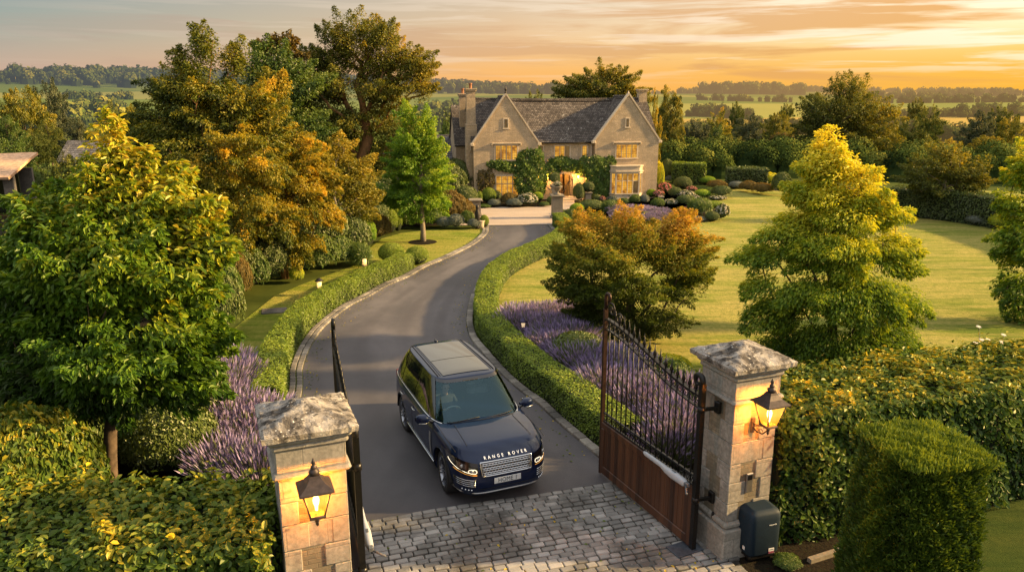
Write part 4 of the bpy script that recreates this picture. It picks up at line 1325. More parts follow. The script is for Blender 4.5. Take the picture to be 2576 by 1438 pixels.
# ------------------------------------------------------------------ gate pillars
PH = 3.3
def pillar(loc, label, extras=False):
    root = empty('gate_pillar', label, 'pillar', loc, ANG + R(1.5), 'stone gate pillars')
    S = .84
    root.scale = (1, 1, 1.062)
    m = MB()
    m.box((0, 0, (.62 + 2.52) / 2), (S - .04, S - .04, 2.52 - .62))
    m.build('shaft', M_rough, root)
    # dressed quoins interlocking at the corners, proud of the rubble panels
    m = MB()
    z = .62; i = 0
    while z < 2.5:
        h = min(.34 if i % 2 else .30, 2.52 - z)
        for sx in (-1, 1):
            for sy in (-1, 1):
                lx = .33 if (i + (sx > 0)) % 2 else .22; ly = .22 if (i + (sy > 0)) % 2 else .33
                m.bbox((sx * (S / 2 - lx / 2), sy * (S / 2 - ly / 2), z + h / 2), (lx, ly, h - .008), .010)
        if i == 3:
            m.bbox((0, 0, z + h / 2), (S - .012, S - .012, h - .01), .008)
        z += h; i += 1
    m.build('quoins', M_ashlar, root)
    m = MB()
    m.bbox((0, 0, .25), (S + .16, S + .16, .52), .02); m.bbox((0, 0, .56), (S + .07, S + .07, .12), .04)
    m.build('plinth', M_ashlar, root)
    m = MB()
    m.bbox((0, 0, 2.555), (S + .13, S + .13, .07), .028)
    m.bbox((0, 0, 2.73), (S + .02, S + .02, .30), .008)
    m.bbox((0, 0, 2.92), (S + .10, S + .10, .09), .03)
    m.bbox((0, 0, 3.00), (S + .18, S + .18, .08), .03)
    m.build('string_course', M_ashlar, root)
    # weathered pyramid cap
    m = MB()
    n = 26; C = 1.17 / 2
    rows = []
    rng = random.Random(3)
    for i in range(n + 1):
        r = []
        for j in range(n + 1):
            u = -C + 2 * C * i / n; v = -C + 2 * C * j / n
            e = max(abs(u), abs(v)) / C
            z = 3.13 + (1 - e) * .20 + .007 * math.sin(u * 31 + v * 17) * math.sin(v * 27) + rng.uniform(-.004, .004)
            if e > .999: z = 3.115
            r.append((u + (rng.uniform(-.006, .006)), v + rng.uniform(-.006, .006), z))
        rows.append(r)
    m.grid(rows, smooth=False, flip=True)
    edge = [rows[i][0] for i in range(n)] + [rows[n][j] for j in range(n)] + [rows[n - i][n] for i in range(n)] + [rows[0][n - j] for j in range(n)]
    lo = [(p[0] * .985, p[1] * .985, 3.045) for p in edge]
    m.grid([edge, lo], smooth=False, wrap=True, flip=True)
    m.poly(lo)
    m.build('cap', M_cap, root)
    return root
pR = pillar(PR, 'stone gate pillar beside the dark control cabinet')
pL = pillar(PL, 'stone gate pillar standing in front of the leafy left hedge')

# ------------------------------------------------------------------ lanterns
M_amber = None
def mat_amber():
    m, nt, N, L = newmat('amber_lantern_glass'); b = NB(nt); o = b.obj()
    s = N.new('ShaderNodeSeparateXYZ'); L.new(o, s.inputs[0])
    t = b.math('ADD', b.math('MULTIPLY', s.outputs[2], 2.2), b.math('MULTIPLY', b.noise(o, 9, 3), .35))
    c = b.ramp(t, [(.1, (.70, .24, .01)), (.5, (1, .42, .02)), (.9, (1, .62, .10))])
    e = N.new('ShaderNodeEmission'); L.new(c, e.inputs[0]); e.inputs[1].default_value = 1.5
    tr = N.new('ShaderNodeBsdfTransparent'); tr.inputs[0].default_value = (1, .8, .5, 1)
    mx = N.new('ShaderNodeMixShader'); mx.inputs[0].default_value = .42
    L.new(e.outputs[0], mx.inputs[1]); L.new(tr.outputs[0], mx.inputs[2])
    b.out(mx.outputs[0]); return m
M_amber = mat_amber()
M_bulb = simple('lit_bulb', (1, .8, .5), .5, emis=(1, .75, .35), estr=26)
M_lanmetal = simple('lantern_metal', (.055, .04, .035), .5, .4, var=.35, scale=16, bump=.2)

def lantern(loc, rz, label):
    """tapered four sided lantern on a scrolled wall bracket, local +y is out of the wall"""
    root = empty('wall_lantern', label, 'lantern', loc, rz, 'lanterns on the gate pillars')
    L0 = Vector((0, .36, .12))
    bt, tp, h = .085, .165, .36
    m = MB()
    def ring(r, z): return [(s[0] * r, L0.y + s[1] * r, L0.z + z) for s in ((-1, -1), (1, -1), (1, 1), (-1, 1))]
    b0, t0 = ring(bt, 0), ring(tp, h)
    for i in range(4):
        m.tube([b0[i], t0[i]], .010, 5)
        m.tube([b0[i], b0[(i + 1) % 4]], .011, 5); m.tube([t0[i], t0[(i + 1) % 4]], .012, 5)
    m.bbox((0, L0.y, L0.z - .015), (.20, .20, .025), .006)
    m.build('frame', M_lanmetal, root)
    g = MB()
    b1, t1 = ring(bt - .004, .012), ring(tp - .006, h - .01)
    for i in range(4):
        j = (i + 1) % 4
        g.add([b1[i], b1[j], t1[j], t1[i]], [(0, 1, 2, 3)])
    g.build('glass', M_amber, root)
    r = MB()
    rings = [(tp + .045, h - .01), (tp + .040, h + .01), (tp * .72, h + .075), (tp * .42, h + .14), (tp * .34, h + .17)]
    P = [ring(a, z) for a, z in rings]
    r.grid(P, smooth=False, wrap=True); r.poly(P[0][::-1]); r.poly(P[-1])
    r.build('hood', M_lanmetal, root)
    r = MB()
    r.lathe([(.050, h + .165), (.062, h + .185), (.066, h + .21), (.050, h + .235), (.032, h + .25), (.042, h + .265), (.03, h + .285), (.016, h + .30), (.027, h + .325), (.022, h + .345), (.006, h + .385)], (0, L0.y, L0.z), 14)
    r.build('finial', M_lanmetal, root)
    u = MB()
    u.lathe([(.014, .0), (.02, .06), (.035, .10), (.04, .14), (.03, .18), (.01, .205)], (0, L0.y, L0.z + .05), 12)
    u.build('bulb', M_bulb, root)
    k = MB()
    k.bbox((0, .012, -.03), (.085, .03, .26), .012)
    k.lathe([(.005, -.17), (.022, -.14), (.012, -.12), (.028, -.09), (.016, -.06), (.034, -.03), (.03, 0)], (0, L0.y, L0.z), 10)
    k.tube([(0, .02, -.06), (0, .12, -.10), (0, .24, -.08), (0, L0.y, .03)], .012, 6)
    k.tube([(0, .02, .02), (0, .10, .0), (0, .20, .03), (0, .30, .07)], .009, 6)
    for s in (-1, 1):
        pts = []
        for t in np.linspace(0, 1, 14):
            a = t * 4.6; q = .05 * (1 - t * .65)
            pts.append((s * (.045 + q * math.cos(a) * .8), L0.y, L0.z - .045 + q * math.sin(a)))
        k.tube(pts, .006, 5)
        pts = []
        for t in np.linspace(0, 1, 12):
            a = t * 4.6; q = .045 * (1 - t * .6)
            pts.append((0, .14 + s * .06 + q * math.cos(a), -.05 + q * math.sin(a)))
        k.tube(pts, .006, 5)
    k.build('bracket', M_lanmetal, root)
    lamp_light((0, L0.y - .02, L0.z + .20), 560, (1, .34, .04), .06, root)
    return root
PA = ANG + R(1.5)
prx = Vector((math.cos(PA), math.sin(PA), 0)); pry = Vector((-math.sin(PA), math.cos(PA), 0))
def on_face(P, px, py, out):
    o = Vector((0, 0, CAMH)); d = Vector(_ray(px, py)); q = P - pry * (.425 + out)
    t = (q - o).dot(pry) / d.dot(pry); h = o + d * t
    return h + pry * out
faceR = on_face(PR, 1936, 1040, .36); faceL = on_face(PL, 795, 1258, .36)
lantern((faceR.x, faceR.y, faceR.z - .30), PA + PI, 'lit wall lantern on the pillar nearest the dark control cabinet')
lantern((faceL.x, faceL.y, faceL.z - .30), PA + PI, 'lit wall lantern on the pillar beside the leafy left hedge')

# ------------------------------------------------------------------ gates
M_wood = None
def mat_wood():
    m, nt, N, L = newmat('red_brown_timber'); b = NB(nt); o = b.obj()
    s = N.new('ShaderNodeSeparateXYZ'); L.new(o, s.inputs[0])
    pl = b.math('FLOOR', b.math('DIVIDE', s.outputs[0], .125))
    wn = N.new('ShaderNodeTexWhiteNoise'); wn.noise_dimensions = '1D'; L.new(pl, wn.inputs['W'])
    g = b.noise(b.mapping(o, (24, 24, 2)), 1.4, 6, .65, dist=.4)
    t = b.math('ADD', b.math('MULTIPLY', g, .6), b.math('MULTIPLY', wn.outputs[0], .45))
    c = b.ramp(t, [(.25, (.030, .012, .006)), (.55, (.070, .028, .012)), (.85, (.125, .052, .022))])
    b.out(b.bsdf(c, .42, 0, b.bump(g, .25, .004))); return m
M_wood = mat_wood()

def spiral(c, r0, r1, a0, turns, n=26, axis='x'):
    pts = []
    for t in np.linspace(0, 1, n):
        a = a0 + turns * 2 * PI * t; r = r0 * (1 - t) + r1 * t
        pts.append((c[0] + r * math.cos(a), 0, c[1] + r * math.sin(a)))
    return pts

def gate(hinge, free, label, flip):
    """leaf in local xz plane: x=0 hinge post, x=L free stile"""
    d = free - hinge; L = d.length
    root = empty('gate_leaf', label, 'gate', hinge, math.atan2(d.y, d.x), 'wrought iron gate leaves')
    top = lambda x: 2.74 + .50 * (lambda t: t * t * (3 - 2 * t))(min(max(x / L, 0), 1))
    # posts
    m = MB()
    m.bar((0, 0, .02), (0, 0, 2.95), .085, .085)
    pts = [(0, 0, 2.9)] + [(.085 - .085 * math.cos(a), 0, 2.98 + .085 * math.sin(a)) for a in np.linspace(0, PI * 1.45, 16)]
    pts = [(.0, 0, 2.9)] + [(.09 + .09 * math.cos(a), 0, 2.98 + .09 * math.sin(a)) for a in np.linspace(PI, -.35 * PI, 16)] + [(.09, 0, 2.93)]
    m.tube(pts, [.045] * 12 + [.04, .036, .032, .03, .028, .03], 8)
    m.build('hinge_post', M_iron, root)
    m = MB()
    m.bar((L, 0, .06), (L, 0, 3.42), .075, .06)
    pts = [(L, 0, 3.4), (L, 0, 3.62)] + [(L - .07 + .07 * math.cos(a), 0, 3.66 + .07 * math.sin(a)) for a in np.linspace(0, PI * 1.4, 14)]
    m.tube(pts, [.034] * 2 + [.032] * 8 + [.028] * 6, 8)
    m.build('meeting_stile', M_iron if not flip else M_wood2, root)
    # rails following the swept top
    def rail(off, w, h, name):
        r = MB(); n = 24; P = []
        for i in range(n + 1):
            x = .04 + (L - .08) * i / n; z = top(x) + off
            P.append([(x, -w / 2, z - h / 2), (x, w / 2, z - h / 2), (x, w / 2, z + h / 2), (x, -w / 2, z + h / 2)])
        r.grid(P, smooth=False, wrap=True)
        return r
    rr = rail(0, .075, .035, 'r'); r2 = rail(-.20, .05, .022, 'r')
    rr.v += r2.v; rr.f += [tuple(i + rr.n for i in f) for f in r2.f]; rr.m += r2.m; rr.sm += r2.sm; rr.n += r2.n
    rr.build('top_rail', M_iron, root)
    m = MB()
    for z in (1.36, 1.19): m.bbox((L / 2, 0, z), (L - .1, .045, .03), .006)
    m.build('middle_rail', M_iron, root)
    nb = 17
    xs = [L * (i + 1) / (nb + 1) for i in range(nb)]
    for x in xs:
        b = MB()
        b.tube([(x, 0, 1.12), (x, 0, top(x) + .04)], .0125, 6)
        zt = top(x)
        if x < L - .35:
            b.lathe([(.010, 0), (.022, .02), (.012, .04), (.030, .06), (.034, .085), (.014, .13), (.003, .26)], (x, 0, zt + .02), 8)
            for s in (-1, 1):
                b.tube([(x, 0, zt + .055), (x + s * .035, 0, zt + .07), (x + s * .045, 0, zt + .045)], .006, 5)
        b.build('bar', M_iron, root)
    m = MB(); mlow = MB()
    gx = [0.04] + xs + [L - .04]
    for i in range(len(gx) - 1):
        xm = (gx[i] + gx[i + 1]) / 2; z = top(xm) - .10; rad = .055
        m.tube([(xm + rad * math.cos(a), 0, z + rad * math.sin(a)) for a in np.linspace(0, 2 * PI, 15)[:-1]], .008, 5, closed=True)
        m.lathe([(.0, -.018), (.016, 0), (.0, .018)], (xm, 0, z), 6, capb=False, capt=False)
        for s in (-1, 1): m.lathe([(.0, -.014), (.012, 0), (.0, .014)], (xm + s * .06, .0, z - .06), 5, capb=False, capt=False)
        z = 1.275
        for s in (-1, 1):
            mlow.tube([(xm, 0, z - .065), (xm + s * .03, 0, z - .02), (xm + s * .052, 0, z + .02), (xm + s * .03, 0, z + .05), (xm + s * .012, 0, z + .03)], .007, 5)
        mlow.lathe([(.0, -.02), (.015, 0), (.0, .03)], (xm, 0, z + .02), 6, capb=False, capt=False)
    m.build('ring_frieze', M_iron, root); mlow.build('scroll_frieze', M_iron, root)
    m = MB()
    for c, r0, a0, tn in (((L - .20, top(L) + .22), .14, PI * .0, 1.6), ((L - .20, top(L) + .22), .14, PI * 1.0, .5), ((L - .47, top(L - .4) + .13), .115, PI * .9, -1.5)):
        P = spiral(c, r0, .02, a0, tn); m.tube(P, [.017 - .008 * i / len(P) for i in range(len(P))], 6)
    m.tube([(L - .34, 0, top(L) + .20), (L - .36, 0, top(L) + .10), (L - .30, 0, top(L) + .04)], .014, 6)
    m.lathe([(0, -.03), (.03, 0), (0, .03)], (L - .20, 0, top(L) + .22), 8, capb=False, capt=False)
    m.lathe([(0, -.03), (.026, 0), (0, .03)], (L - .47, 0, top(L - .4) + .13), 8, capb=False, capt=False)
    m.build('corner_scroll', M_ironworn, root)
    # timber panel
    m = MB()
    m.bbox((L / 2 + .02, 0, 1.10), (L - .04, .075, .13), .01)
    m.bbox((L / 2 + .02, 0, .17), (L - .04, .075, .17), .01)
    m.bbox((.10, 0, .635), (.13, .075, .80), .01); m.bbox((L - .06, 0, .635), (.13, .075, .80), .01)
    m.build('panel_frame', M_wood, root)
    m = MB()
    x = .17; w = .125
    while x < L - .13:
        ww = min(w, L - .12 - x)
        m.bbox((x + ww / 2, 0, .64), (ww - .006, .042, .80), .006); x += w
    m.build('boards', M_wood, root)
    # hinge straps
    for z in (2.52, .95):
        m = MB()
        m.tube([(0, 0, z - .05), (0, 0, z + .05)], .062, 10)
        s = 1 if flip else -1
        m.bar((0, 0, z), (-.05, s * -.28, z), .05, .05)
        m.bbox((-.03, s * -.30, z), (.12, .06, .20), .012)
        m.build('hinge', M_iron, root)
    return root
M_wood2 = simple('rusty_stile', (.045, .022, .014), .45, .5, var=.5, scale=14, bump=.2)
HGR = Vector((2.97, 11.02, 0)); FRR = Vector((1.76, 13.62, 0))
HGL = Vector((-2.06, 9.15, 0)); FRL = Vector((-2.96, 11.95, 0))
gR = gate(HGR, FRR, 'open gate leaf with timber panel left of the cabinet pillar', True)
gL = gate(HGL, FRL, 'open gate leaf seen edge on beside the left pillar', False)

# gate operator arms
M_alu = simple('grey_plastic', (.42, .44, .47), .4, 0, var=.08, scale=10)
M_alu2 = simple('grey_plastic_dark', (.10, .11, .12), .5)
def operator(root_loc, d, label, side, z):
    a = math.atan2(d.y, d.x)
    root = empty('gate_opener', label, 'gate opener', root_loc, a, 'grey arms that drive the gates')
    m = MB()
    secs = []
    for i, (x, w, h) in enumerate([(.10, .06, .07), (.14, .10, .12), (.45, .115, .14), (.62, .09, .11), (.78, .06, .08), (1.22, .055, .075), (1.28, .03, .05)]):
        ring = []
        for k in range(12):
            t = 2 * PI * k / 12
            cx = math.copysign(abs(math.cos(t)) ** .6, math.cos(t)) * w / 2; cz = math.copysign(abs(math.sin(t)) ** .6, math.sin(t)) * h / 2
            ring.append((x, side * .13 + cx, z + cz + .02 * (x > .7)))
        secs.append(ring)
    m.grid(secs, smooth=True, wrap=True); m.poly(secs[0]); m.poly(secs[-1][::-1])
    m.build('housing', M_alu, root)
    m = MB(); m.bbox((.42, side * .13, z + .075), (.09, .035, .012), .004); m.bbox((.08, side * .13, z), (.10, .07, .07), .01)
    m.tube([(.1, side * .13, z - .03), (-.14, side * .30, z - .02)], .018, 6); m.bbox((1.12, side * .07, z), (.06, .08, .05), .01)
    m.build('joint', M_alu2, root)
    return root
dR = (FRR - HGR).normalized(); dL = (FRL - HGL).normalized()
operator(HGR, dR, 'pale grey opener arm across the timber panel by the cabinet pillar', 1, 1.22)
operator(HGL, dL, 'pale grey opener arm low beside the left pillar', -1, 1.22)

# fittings round the right pillar
q = PR - pry * .43 + prx * -.03
m = MB(); m.bbox((q.x, q.y, 1.36), (.15, .05, .30), .015, PA); m.bbox((q.x, q.y, 1.36), (.11, .062, .25), .008, PA)
keyp = empty('intercom_panel', 'slim metal intercom panel on the right pillar under its lantern', 'intercom', (q.x, q.y, 1.30), PA)
m = MB(); m.bbox((0, 0, 0), (.13, .04, .34), .012); m.build('plate', simple('brushed_plate', (.32, .30, .28), .35, .8), keyp)
m = MB(); m.bbox((0, -.02, .10), (.09, .015, .09), .006); m.build('screen', simple('dark_screen', (.01, .01, .012), .15), keyp)
q = PR - prx * .43 - pry * .10
m = MB(); m.bbox((0, 0, 0), (.06, .055, .14), .025); m.build('photocell', M_iron, None, (q.x, q.y, .62), PA)
tag(bpy.data.objects['photocell'], 'small black photocell low on the pillar beside the gate hinge', 'sensor')
q = HGR + (PR - HGR) * .1 + Vector((-.35, -.42, 0))
m = MB(); m.bbox((0, 0, 0), (.52, .34, .02), .004)
tag(m.build('floor_plate', simple('blue_steel_plate', (.10, .12, .15), .45, .6, var=.3, scale=14), None, (G(1722, 1386).x, G(1722, 1386).y, .06), ANG + .1), 'blue grey steel plate set in the cobbles by the hinge', 'plate')

# control cabinet
cb = G(1903, 1413)
cab = empty('control_cabinet', 'dark blue plastic control cabinet at the foot of the right pillar', 'cabinet', (cb.x + .02, cb.y + .18, 0), ANG - .05)
M_cab = simple('dark_blue_plastic', (.010, .022, .036), .6, 0, var=.12, scale=30, bump=.1, spec=.25)
m = MB()
P = []
for z, k in ((.16, .90), (.20, 1.0), (.78, 1.0), (.86, .97), (.905, .88), (.93, .62)):
    r = []
    for t in range(32):
        a = 2 * PI * t / 32
        r.append((math.copysign(abs(math.cos(a)) ** .32, math.cos(a)) * .29 * k, math.copysign(abs(math.sin(a)) ** .32, math.sin(a)) * .25 * k, z))
    P.append(r)
m.grid(P, smooth=True, wrap=True); m.poly(P[-1]); m.poly(P[0][::-1])
m.build('body', M_cab, cab)
m = MB(); m.bbox((0, 0, .12), (.50, .42, .10), .03); m.box((-.16, -.1, .04), (.08, .08, .12)); m.box((.16, -.1, .04), (.08, .08, .12)); m.build('stand', M_iron, cab)
M_white = simple('white_print', (.75, .75, .72), .6, var=.05)
m = MB(); m.box((.12, -.2525, .25), (.10, .006, .05)); m.build('label', M_white, cab)
m = MB(); m.box((.12, -.2525, .205), (.10, .006, .036)); m.build('label', simple('maroon_print', (.22, .05, .09), .6), cab)
m = MB(); m.box((-.2935, -.10, .27), (.006, .05, .06)); m.build('label', M_white, cab)

def text(name, body, size, mat, parent, M, ext=.002, spacing=1.0, align='CENTER', offset=0.0):
    cu = bpy.data.curves.new(name, 'FONT'); cu.body = body; cu.size = size; cu.extrude = ext; cu.align_x = align; cu.align_y = 'CENTER'
    cu.space_character = spacing; cu.offset = offset; cu.resolution_u = 3
    t = bpy.data.objects.new(name, cu); COL.objects.link(t)
    bpy.context.view_layer.update()
    dg = bpy.context.evaluated_depsgraph_get()
    me = bpy.data.meshes.new_from_object(t.evaluated_get(dg))
    bpy.data.objects.remove(t)
    o = bpy.data.objects.new(name, me); COL.objects.link(o)
    me.materials.clear(); me.materials.append(mat)
    if callable(M):
        for v in me.vertices: v.co = M(v.co)
    else: me.transform(M)
    adopt(o, parent)
    return o
RX = Matrix.Rotation(PI / 2, 4, 'X')
text('maker_name', 'amperella', .035, M_white, cab, Matrix.Translation((.11, -.2545, .70)) @ RX)
text('label_print', 'REVISAR', .022, M_iron, cab, Matrix.Translation((.12, -.2570, .25)) @ RX, .0008)
# paving edging near the cabinet
m = MB(); a = G(2035, 1415); c = G(2150, 1378)
m.bar((a.x, a.y, .03), (c.x, c.y, .03), .09, .10)
tag(m.build('edging_stone', M_pier), 'long edging stone between cabinet and conical conifer', 'edging')

# ------------------------------------------------------------------ garden lights
def post_light(px, py, label, h=.55, col=(1, .62, .22), cap=True, power=6, body=None, r=.075):
    g = G(px, py)
    root = empty('garden_light', label, 'garden light', (g.x, g.y, 0), .3)
    m = MB(); m.lathe([(r, 0), (r * .93, h * .45), (r * .93, h * .5)], (0, 0, 0), 12); m.build('post', body or M_barkpale, root)
    m = MB(); m.lathe([(r * .8, h * .5), (r * .8, h * .88)], (0, 0, 0), 12)
    m.build('lens', simple('warm_lens', (.9, .6, .3), .4, emis=(1, .60, .22), estr=1.0 * power / 6), root)
    if cap:
        m = MB(); m.lathe([(r * 1.5, h * .88), (r * 1.35, h * .93), (r * .5, h * 1.04), (0.01, h * 1.08)], (0, 0, 0), 12); m.build('cap', M_ironworn, root)
    lamp_light((0, -.25, h * .72), power, (1, .52, .16), .05, root)
    return root
post_light(805, 742, 'stubby garden light with domed cap behind the left hedge', .62, r=.11)
post_light(918, 682, 'pale cylinder garden light between hedge and strappy plant', .60, cap=False, r=.11, power=4)
post_light(678, 955, 'small glowing garden light among lavender by the left hedge', .5, power=14, r=.06)
def stake_light(px, py, label):
    g = G(px, py); root = empty('stake_light', label, 'garden light', (g.x, g.y, 0))
    m = MB(); m.tube([(0, 0, 0), (0, 0, .62)], .016, 6); m.build('stake', M_iron, root)
    m = MB(); m.lathe([(.045, .58), (.065, .74)], (0, 0, 0), 10); m.build('lens', simple('pale_lens', (.8, .6, .4), .4, emis=(1, .7, .4), estr=.7), root)
    m = MB(); m.lathe([(.14, .74), (.12, .78), (.05, .85), (.012, .88), (.005, .94)], (0, 0, 0), 14); m.build('hood', simple('purple_grey_metal', (.05, .04, .08), .4, .6), root)
stake_light(1316, 868, 'stake light with dark hood standing in the right lavender')
# ------------------------------------------------------------------ the car (local +x forward, +y its left side)
FW = Vector((.383, -.924, 0)).normalized()
CO = Vector((-1.02, 14.72, 0))
car = empty('car', 'dark blue luxury off-roader with headlights on, driving out through the gates', 'car', (CO.x, CO.y, .012), math.atan2(FW.y, FW.x))
def mat_paint():
    m, nt, N, L = newmat('navy_paint'); b = NB(nt)
    lw = N.new('ShaderNodeLayerWeight'); lw.inputs[0].default_value = .35
    fl = b.noise(b.obj(), 900, 1)
    c = b.mix(b.math('MULTIPLY', fl, .25), (.003, .008, .030), (.006, .016, .062))
    x = N.new('ShaderNodeBsdfPrincipled'); L.new(c, x.inputs['Base Color'])
    x.inputs['Metallic'].default_value = .15; x.inputs['Roughness'].default_value = .4
    x.inputs['Coat Weight'].default_value = .9; x.inputs['Coat IOR'].default_value = 1.42; x.inputs['Coat Tint'].default_value = (.62, .78, 1, 1); x.inputs['Coat Roughness'].default_value = .02; x.inputs['Specular IOR Level'].default_value = .2
    b.out(x.outputs[0]); return m
M_paint = mat_paint()
M_blk = simple('gloss_black', (.006, .006, .008), .12, 0, var=.05, coat=1)
M_blkm = simple('matt_black', (.010, .010, .011), .6, 0, var=.2, scale=20)
M_tyre = simple('tyre_rubber', (.014, .013, .013), .85, 0, var=.25, scale=30, bump=.2)
M_chr = simple('chrome', (.72, .73, .76), .12, 1.0, var=.03)
M_alloy = simple('alloy', (.32, .33, .36), .25, 1.0, var=.06)
M_silver = simple('satin_silver', (.50, .50, .50), .3, .8, var=.05)
def mat_screen():
    m, nt, N, L = newmat('windscreen_glass'); b = NB(nt)
    fr = N.new('ShaderNodeFresnel'); fr.inputs[0].default_value = 1.5
    tr = N.new('ShaderNodeBsdfTransparent'); tr.inputs[0].default_value = (.72, .86, .86, 1)
    g = N.new('ShaderNodeBsdfGlossy'); g.inputs['Roughness'].default_value = .015; g.inputs[0].default_value = (.45, .72, .80, 1)
    mx = N.new('ShaderNodeMixShader'); L.new(b.math('ADD', b.math('MULTIPLY', fr.outputs[0], .9), .06, True), mx.inputs[0])
    L.new(tr.outputs[0], mx.inputs[1]); L.new(g.outputs[0], mx.inputs[2]); b.out(mx.outputs[0]); return m
M_ws = mat_screen()
M_glassd = simple('privacy_glass', (.005, .006, .007), .04, 0, var=.02, coat=.5)
M_drl = simple('daylight_strip', (1, .9, .7), .4, emis=(1, .84, .58), estr=1.5)
M_amb = simple('amber_strip', (.9, .4, .05), .4, emis=(1, .45, .08), estr=.28)
M_refl = simple('lamp_reflector', (.35, .35, .36), .18, .9, var=.35, scale=60)
M_plate = simple('plate_white', (.62, .64, .64), .45, var=.03)
M_letter = simple('letter_chrome', (.85, .88, .92), .25, .3, var=.03, emis=(.8, .85, .9), estr=.15)  # chrome shine painted in as a faint glow of its own

LF, LR = 2.44, 2.56       # front and rear extents
AXF, AXR, WR = 1.50, -1.42, .41
def zsh(x):                                         # shoulder height along the car
    return float(np.interp(x, [-2.56, -2.2, -1, 0, 1.2, 1.9, 2.25, 2.44], [1.14, 1.165, 1.155, 1.145, 1.135, 1.10, 1.055, 1.00]))
def hw(z):                                          # half width over height
    return float(np.interp(z, [.22, .35, .55, .80, .98, 1.06, 1.12, 1.17], [.90, .95, .985, .995, .985, .97, .945, .90]))
def ext(z, f):
    if f: return float(np.interp(z, [.22, .30, .42, .60, .80, .95, 1.02, 1.06], [2.30, 2.38, 2.44, 2.445, 2.41, 2.37, 2.31, 2.24]))
    return float(np.interp(z, [.25, .4, .7, 1.0, 1.17], [2.50, 2.56, 2.56, 2.52, 2.46]))
NE = 5.2
def fx(y, z, off=0.0):                              # front skin
    w = hw(z)
    return ext(z, True) * (1 - min(abs(y) / w, .999) ** NE) ** (1 / NE) + off
def sy(x, z, off=0.0):                              # side skin
    a = ext(z, x > 0)
    return hw(z) * (1 - min(abs(x) / a, .999) ** NE) ** (1 / NE) + off

def outline(z, n=260, zf=None):
    """closed plan outline at a height given as a function of (x) or constant"""
    pts = []
    ts = np.linspace(0, 2 * PI, 900, endpoint=False)
    for t in ts:
        c, s = math.cos(t), math.sin(t)
        a = ext(z, c > 0); w = hw(z)
        pts.append((math.copysign(abs(c) ** (2 / NE), c) * a, math.copysign(abs(s) ** (2 / NE), s) * w))
    P = np.array(pts + [pts[0]]); s = np.concatenate([[0], np.cumsum(np.linalg.norm(np.diff(P, axis=0), axis=1))])
    u = np.linspace(0, s[-1], n, endpoint=False)
    return np.stack([np.interp(u, s, P[:, 0]), np.interp(u, s, P[:, 1])], 1)
def arch(x, r=.465):
    z = 0
    for ax in (AXF, AXR):
        d = abs(x - ax)
        if d < r: z = max(z, WR + math.sqrt(r * r - d * d))
    return z
NO = 360
body = MB()
rows = []
K = 22
for k in range(K):
    t = k / (K - 1)
    row = []
    ol = outline(.24 + (1.13 - .24) * t, NO)
    for x, y in ol:
        zt = zsh(x)
        z = .24 + (zt - .24) * t
        w0 = 1.0
        if t > .9: w0 = 1 - ((t - .9) / .1) ** 2 * .018
        za = arch(x) if abs(y) > .6 else 0
        if z < za: z = min(za, zt)
        row.append((x * w0, y * w0, z))
    rows.append(row)
body.grid(rows, wrap=True)
# hood and deck: rings drawn inward over the top
def hood_z(x, y):
    base = zsh(x)
    c = 1 - (abs(y) / .95) ** 2.6
    z = base + .058 * max(c, 0) * float(np.interp(x, [.6, 1.2, 2.1, 2.44], [.7, 1.1, 1.0, .2]))
    rid = math.exp(-((abs(y) - .60 - (1.9 - x) * .05) / .05) ** 2) * .012
    cr_ = -.012 * (1 / (1 + math.exp((abs(y) - .56 - (1.9 - x) * .05) * -60)))  # outer clamshell drop
    fade = float(np.interp(x, [1.0, 1.3, 2.0, 2.3], [0, 1, 1, 0]))
    return z + (rid + cr_ + .006) * fade
top = rows[-1]
rings = [top]
for s in (.985, .96, .93, .88, .8, .7, .58, .45, .3, .15, .02):
    rr_ = []
    for x, y, z in top:
        xx, yy = x * (.55 + .45 * s if False else s), y * s
        rr_.append((xx, yy, hood_z(xx, yy) if s < .97 else (z + hood_z(xx, yy)) / 2 + .004))
    rings.append(rr_)
# only keep the part in front of the cowl (greenhouse covers the rest)
body.grid(rings, wrap=True)
bo = body.build('body', M_paint, car)

# greenhouse -------------------------------------------------------
def gh_outline(t, n=None):
    """t 0 belt line .. 1 roof edge ; returns function giving the point for parameter"""
    pass
XC0, XC1 = 1.18, .42            # windscreen foot and head (centre line)
XB0, XB1 = -2.40, -1.98         # rear glass
Z0, Z1 = 1.14, 1.775
def gh_pt(u, t):
    """u in 0..1 round the plan starting at front centre, going to car left (+y); t height"""
    a = u * 2 * PI
    c, s = math.cos(a), math.sin(a)
    e = 5.5
    tt = max(t, 0.0)
    xf = XC0 + (XC1 - XC0) * (tt ** 1.06); xb = XB0 + (XB1 - XB0) * tt ** 1.8
    xc = (xf + xb) / 2; ax_ = (xf - xb) / 2
    w = .93 + (.70 - .93) * tt ** 1.15
    x = xc + math.copysign(abs(c) ** (2 / e), c) * ax_
    y = math.copysign(abs(s) ** (2 / e), s) * w
    z = Z0 + (Z1 - Z0) * t
    z += -.015 * (1 - tt) * 0 + .018 * tt * math.cos((x + .7) * .8)
    return Vector((x, y, z))
_us = np.linspace(0, 1, 1601)
def gh_u_table(t):
    P = np.array([gh_pt(u, t) for u in _us]); s = np.concatenate([[0], np.cumsum(np.linalg.norm(np.diff(P, axis=0), axis=1))])
    return s / s[-1]
TB = {round(t, 3): gh_u_table(t) for t in np.linspace(0, 1, 9)}
def gh(s, t):
    """arc length parameter s"""
    k = round(min(max(round(t * 8) / 8, 0), 1), 3)
    u = np.interp(s % 1.0, TB[k], _us)
    return gh_pt(u, t)
